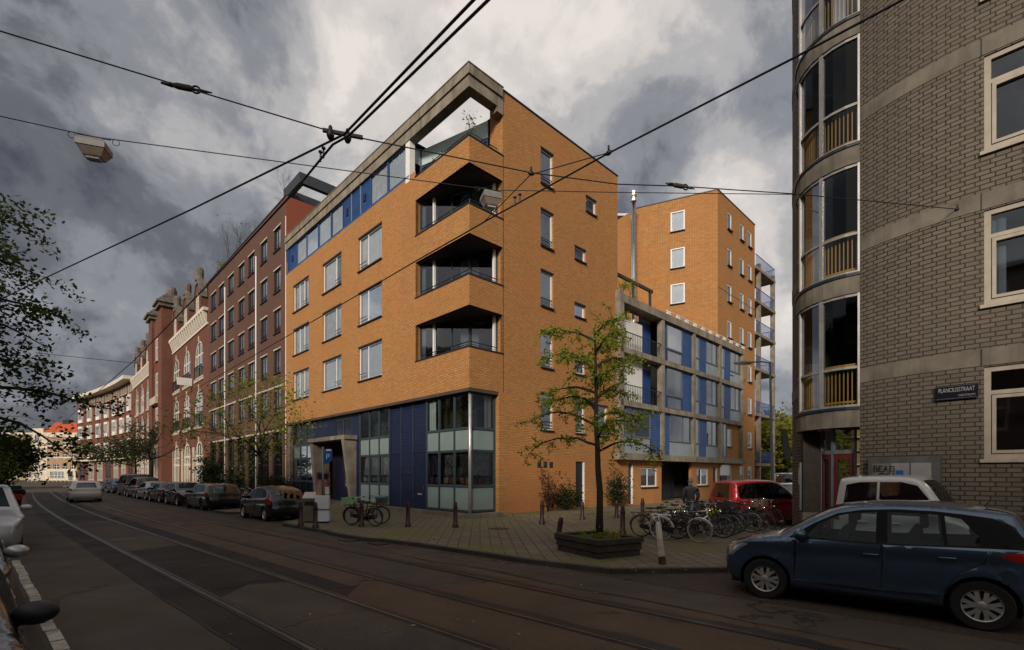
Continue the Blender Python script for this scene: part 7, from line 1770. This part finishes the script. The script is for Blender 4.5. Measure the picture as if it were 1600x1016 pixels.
m = MB(); m.tube([(0, 0, 0), (-.25, 0, 4.2)], .06, 8); m.build('pole', 'black', FP); m = MB(); m.add([(-.45, -.05, 3.2), (.1, -.05, 3.1), (-.25, -.05, 5.6), (-.75, -.05, 5.6), (-.45, .05, 3.2), (.1, .05, 3.1), (-.25, .05, 5.6), (-.75, .05, 5.6)], [(0, 1, 2, 3), (4, 7, 6, 5), (0, 4, 5, 1), (1, 5, 6, 2), (2, 6, 7, 3), (3, 7, 4, 0)]); m.build('sign_board', 'black', FP)
# ---------------------------------------------------------------- overhead wires
def wire(name, label, pts, r=.014, cat='wire', group=None, sag=0.0, n=8):
    P = []
    for i in range(len(pts) - 1):
        for k in range(n):
            t_ = k / n; v = pts[i].lerp(pts[i + 1], t_); v.z -= sag * 4 * t_ * (1 - t_); P.append(v)
    P.append(pts[-1]); m = MB(); m.tube(P, r, 6); o = m.build(name, 'black', smooth=True); return tag(o, label, cat, group)
wz_ = 6.55
def at_h(u, v, z=wz_): D_ = F * (z - H) / (HV - v); return VW(u, v, D_)
cwB = [at_h(905, -140), at_h(763, 0), at_h(545, 212), at_h(520, 226), at_h(455, 305), at_h(325, 445), at_h(210, 563), at_h(135, 628), at_h(75, 682)]
wire('contact_wire', 'thick tram contact wire running up the street above the nearer track', cwB, .0155)
wire('contact_wire', 'thick tram wire that leaves the crossing fitting towards the tree at the left', [at_h(880, -140), at_h(740, 0), at_h(538, 210, 6.6), VW(300, 327, 9.5), VW(80, 430, 14), VW(-60, 497, 18)], .0155)
cwC = [at_h(1560, -90, 6.5), at_h(1410, 0, 6.5), at_h(1238, 92, 6.5), at_h(950, 240, 6.5), at_h(760, 345, 6.5), at_h(650, 408, 6.5), at_h(441, 530, 6.5), at_h(250, 640, 6.5)]
wire('contact_wire', 'tram contact wire crossing from the upper right in front of the orange side wall', cwC, .014)
pR = wallpt(s_of_u(1495), .02); R1 = Vector((pR.x, pR.y, H + (740 - 327) / F * pR.y)); L1 = Vector((-5.96, 5.55, H + 695 / F * 5.55))
def on_span(u, v):
    k = (u - 800) / F; d = L1 - R1; b = (k * R1.y - R1.x) / (d.x - k * d.y); D_ = R1.y + d.y * b; return VW(u, v, D_)
S1 = [on_span(-25, 41), on_span(290, 137), on_span(525, 208), on_span(830, 270), on_span(965, 288), on_span(1060, 291), on_span(1240, 303), R1]
wire('span_wire', 'upper span wire crossing the street and anchored in the grey block wall', S1, .009)
l1_, l2_ = VW(147, 214, 10.2), VW(767, 297, 13.0)
pe_ = wallpt(s_of_u(1248), .03); E2_ = Vector((pe_.x, pe_.y, H + (740 - 304) / F * pe_.y))
wire('span_wire', 'lower span wire carrying the two hanging street lamps', [VW(-30, 175, 9.4), l1_, l2_, VW(980, 301, 13.4), E2_], .011)
wire('bridle_wire', 'short bridle wire holding the contact wire beside the orange side wall', [at_h(950, 239, 6.5), on_span(829, 273), at_h(757, 346, 6.5)], .008, sag=.0)
wire('span_wire', 'far span wire low over the street between the left tree and the red building', [VW(60, 552, 34), VW(215, 568, 40)], .02)
wire('span_wire', 'farthest span wire meeting the curved brown building', [VW(20, 628, 48), VW(137, 629, 50)], .025)
wire('span_wire', 'faint far wire below the large left tree', [VW(40, 612, 44), VW(136, 627, 49)], .02)
def fitting(name, label, c, d, build):
    rt = thing(name, label, 'wire fitting', c, math.atan2(d.y, d.x), 'fittings on the overhead wires'); build(rt); return rt
def f_ins(rt):
    m = MB(); m.tube([(-.28, 0, 0), (-.16, 0, 0)], [.012, .03], 8); m.tube([(-.16, 0, 0), (.16, 0, 0)], .014, 6); m.ring((.1, 0, 0), (0, 1, 0), .045, .013, 14, 5); m.tube([(.16, 0, 0), (.28, 0, 0)], [.02, .008], 6); m.build('turnbuckle', 'black', rt, smooth=True)
    m = MB(); 
    m.lathe([(.022, -.16), (.036, -.1), (.036, .04), (.022, .08)], 10)
    o = m.build('insulator', 'wood', rt, smooth=True); o.rotation_euler = (0, R(90), 0)
fitting('wire_insulator', 'wire insulator on the upper left of the span wire against the grey cloud', on_span(292, 137.5), R1 - L1, f_ins)
fitting('wire_insulator', 'wire insulator on the span wire above the tall rear block', on_span(1063, 291), R1 - L1, f_ins)
def f_cross(rt):
    m = MB(); m.box(-.22, .30, -.022, .022, -.015, .025); m.build('bracket', 'black', rt)
    for x in (-.12, .10): m = MB(); m.lathe([(.03, -.10), (.05, -.06), (.05, .0), (.03, .03), (.025, .07), (.01, .09)], 10, (x, 0, 0)); m.build('clamp', 'black', rt, smooth=True)
fitting('crossing_fitting', 'double clamp where the span wire meets the two tram wires', on_span(531, 209), R1 - L1, f_cross)
def f_clip(rt):
    m = MB()
    for x in (-.05, .06): m.tube([(x, 0, -.02), (x, 0, .1)], .014, 6); m.lathe([(.014, .1), (.03, .11), (.03, .13), (.01, .14)], 8, (x, 0, 0))
    m.build('clip', 'black', rt)
fitting('wire_clip', 'small upright clip pair on the contact wire beside the blue attic', at_h(503, 248), cwB[3] - cwB[4], f_clip)
fitting('wire_clip', 'small upright clip pair on the contact wire in front of the orange corner', at_h(808, 318, 6.5), cwC[3] - cwC[4], f_clip)
def f_node(rt): m = MB(); m.ball((0, 0, 0), .055, .03, .035, 10, 6); m.tube([(0, 0, .03), (0, 0, .1)], .015, 6); m.build('clamp', 'black', rt, smooth=True)
fitting('wire_clamp', 'dark clamp joining the bridle wire and the span wire', on_span(830, 271), R1 - L1, f_node); fitting('wire_clamp', 'dark clamp where the bridle wire meets the contact wire at the roof edge', at_h(951, 239, 6.5), cwC[3] - cwC[4], f_node)
pA = R1; fitting('wall_anchor', 'dark wall anchor of the span wire on the grey block wall', R1 + Vector((.02, 0, 0)), R1 - L1, f_node)
def hanglamp(label, c, d):
    rt = thing('hanging_lamp', label, 'street lamp', c, math.atan2(d.y, d.x), 'lamps hanging from the span wire')
    m = MB(); m.tube([(-.34, 0, -.0), (.34, 0, -.0)], .02, 6); m.tube([(-.12, 0, 0), (-.12, 0, -.1)], .015, 5); m.tube([(.12, 0, 0), (.12, 0, -.1)], .015, 5); m.build('hanger', 'black', rt)
    m = MB(); z0 = -.08
    def rng_(w, d_, z): return [(-w, -d_, z), (w, -d_, z), (w, d_, z), (-w, d_, z)]
    def loft(mb, secs):
        n = len(mb.v); vs = [p for s_ in secs for p in rng_(*s_)]; fs = [(0, 3, 2, 1), tuple(4 * (len(secs) - 1) + k for k in range(4))]
        for i in range(len(secs) - 1): fs += [(4 * i + k, 4 * i + (k + 1) % 4, 4 * i + 4 + (k + 1) % 4, 4 * i + 4 + k) for k in range(4)]
        mb.add(vs, fs)
    loft(m, [(.16, .12, z0), (.26, .2, z0 - .05), (.30, .235, z0 - .12), (.30, .235, z0 - .26)]); m.build('housing', 'lampgrey', rt)
    m = MB(); loft(m, [(.285, .22, z0 - .262), (.19, .14, z0 - .45)]); sh = m.build('lamp_shade', mat('lamp_reflector', (.2, .16, .13), .35, .25, 5), rt); m = MB(); loft(m, [(.17, .12, z0 - .452), (.12, .09, z0 - .50)]); m.build('lamp_glass', 'lampglass', sh)
    rt.scale = (.84, .84, .84)
    for s_ in (-1, 1): m = MB(); m.ring((s_ * .45, 0, -.05), (0, 1, 0), .075, .008, 18, 5); m.build('cable_loop', 'black', rt)
    return rt
hanglamp('grey hanging street lamp against the clouds at the upper left', l1_, l2_ - l1_); hanglamp('pale hanging street lamp in front of the corner balconies of the orange building', l2_, l2_ - l1_)

# ---------------------------------------------------------------- the person by the garage entrance
pp = VW(1079, 740, 17.6); PE_ = thing('person', 'person in a dark jacket and jeans standing behind the bicycles at the dark garage entrance', 'person', (pp.x, pp.y, PZ), R(70))
joints = [((0, 0, .95), .135), ((0, 0, 1.12), .125), ((0, .0, 1.30), .15), ((0, 0, 1.42), .13), ((0, .0, 1.50), .06), ((.01, 0, 1.56), .055),
          ((.0, .09, .90), .10), ((.02, .10, .50), .07), ((-.02, .10, .10), .048), ((.12, .11, .04), .04),
          ((.0, -.09, .90), .10), ((.0, -.11, .50), .07), ((-.05, -.11, .10), .048), ((.09, -.12, .04), .04),
          ((0, .19, 1.40), .075), ((-.02, .25, 1.12), .055), ((.10, .22, .92), .042), ((.15, .21, .86), .035),
          ((0, -.19, 1.40), .075), ((-.02, -.26, 1.13), .055), ((.12, -.2, .95), .042), ((.17, -.19, .89), .035)]
edges_ = [(0, 1), (1, 2), (2, 3), (3, 4), (4, 5), (0, 6), (6, 7), (7, 8), (8, 9), (0, 10), (10, 11), (11, 12), (12, 13), (3, 14), (14, 15), (15, 16), (16, 17), (3, 18), (18, 19), (19, 20), (20, 21)]
def skin(name, js, es, m, parent, sub=2):
    me = bpy.data.meshes.new(name); me.from_pydata([j[0] for j in js], es, []); o = bpy.data.objects.new(name, me); COL.objects.link(o); o.parent = parent
    sk = o.modifiers.new('Skin', 'SKIN'); o.modifiers.new('Sub', 'SUBSURF').levels = sub; o.modifiers['Sub'].render_levels = sub
    for i, j in enumerate(js): me.skin_vertices[0].data[i].radius = (j[1], j[1])
    me.skin_vertices[0].data[0].use_root = True; me.materials.append(MT[m]); sk.use_smooth_shade = True; return o
skin('body', joints, edges_, 'jeans', PE_)
jk = [((0, 0, .88), .165), ((0, 0, 1.12), .15), ((0, 0, 1.30), .168), ((0, 0, 1.44), .13), ((0, .20, 1.40), .088), ((-.02, .255, 1.12), .07), ((.08, .225, .95), .055), ((0, -.20, 1.40), .088), ((-.02, -.265, 1.13), .07), ((.10, -.205, .98), .055)]
skin('jacket', jk, [(0, 1), (1, 2), (2, 3), (3, 4), (4, 5), (5, 6), (3, 7), (7, 8), (8, 9)], 'jacket', PE_)
m = MB(); m.ball((.02, 0, 1.67), .098, .078, .125, 16, 12); m.ball((.115, 0, 1.655), .022, .016, .024, 8, 6); m.ball((.02, .08, 1.665), .018, .012, .03, 8, 6); m.ball((.02, -.08, 1.665), .018, .012, .03, 8, 6); hdm = m.build('head', 'skin', PE_, smooth=True)
m = MB()
for s_ in (-1, 1): m.ball((.103, s_ * .032, 1.685), .012, .014, .009, 8, 6)
m.build('eyes', 'black', hdm, smooth=True); MB().box(.098, .112, -.025, .025, 1.603, 1.612).build('mouth', 'redpaint', hdm)
m = MB(); m.ball((-.005, 0, 1.70), .102, .086, .112, 16, 10); m.build('hair', 'hair', PE_, smooth=True)
for s_ in (-1, 1):
    for k in range(5):
        b_ = Vector((.155 + (.008 if k == 4 else 0), s_ * .205 + (.018 * (k - 1.5) if k < 4 else -.03 * s_), .855)); fl2 = (.07, .08, .075, .06, .05)[k]
        m = MB(); m.tube([b_, b_ + Vector((.012, 0, -fl2 * .5)), b_ + Vector((.004, 0, -fl2))], [.009, .0085, .006], 6); m.build('finger', 'skin', PE_, smooth=True)
# raised pavement along the orange side wall, with its kerb
b = MB(); b.M = Matrix.Identity(4); b.prism([(2.9, -2.0), (4.0, -2.5), (10.6, -2.5), (11.4, -1.6), (11.4, -.02), (2.0, -.02)], PZ - .02, PZ + .07); struct(b.build('side_pavement', 'pavement', loc=C0, rz=GA))
# drain gully and manhole covers
for i, (u, v) in enumerate(((545, 845), (592, 850))):
    p = VW(u, v, (H) * F / (v - HV)); m = MB(); m.box(-.3, .3, -.2, .2, .0, .022); o = m.build('drain_grate', 'black', loc=(p.x, p.y, .0), rz=SROT); tag(o, ('iron drain grate in the gutter below the green crate bicycle', 'iron drain grate in the gutter, the right one of two')[i], 'drain')
for i, (u, v) in enumerate(((780, 826), (793, 825))[:1]):
    D_ = (H - PZ) * F / (v - HV); m = MB(); m.lathe([(.36, -.01), (.36, .006)], 28); o = m.build('manhole_cover', 'frame_dark', loc=((u - 800) / F * D_, D_, PZ)); tag(o, 'round dark manhole cover in the corner pavement', 'manhole cover')
# railing and clutter at the far end of the street
p = VW(75, 750, 118); rl = thing('canal_railing', 'white railing across the far end of the street in front of the cream corner house', 'railing', (p.x, p.y, 0)); m = MB()
for i in range(13): m.box(-5 + i * 1.0, -4.92 + i * 1.0, 0, .08, 0, 1.2)
m.build('posts', 'offwhite', rl); m = MB()
for z in (.45, .8, 1.15): m.box(-5, 7.1, -.02, .1, z, z + .07)
m.build('rails', 'offwhite', rl)

# leaf litter and scraps on the paving and along the kerb
rng = random.Random(99); m = MB()
for i in range(420):
    if i % 3: a, o = rng.uniform(3.5, 21), 8.9 + abs(rng.gauss(0, 2.2))
    elif i % 2: a, o = rng.uniform(5.5, 19), 8.2 + rng.gauss(0, .12)
    else: a, o = rng.uniform(2, 16), rng.uniform(1.0, 8)
    z = PZ + .006 if o > 8.75 else .018
    p = ST(a, o, z); t_ = rng.random() * 6.28; s_ = rng.uniform(.015, .045); d = Vector((math.cos(t_), math.sin(t_), rng.uniform(-.1, .3))) * s_; e_ = Vector((-d.y, d.x, rng.uniform(0, .01))) * .6
    m.quad(p - d, p - e_, p + d, p + e_)
o = m.build('leaf_litter', mat('dry_leaf', (.22, .17, .08), .9, .6, 3), recalc=False); tag(o, 'small dry leaves and scraps scattered over the pavement and the road', 'leaf litter', kind='stuff')
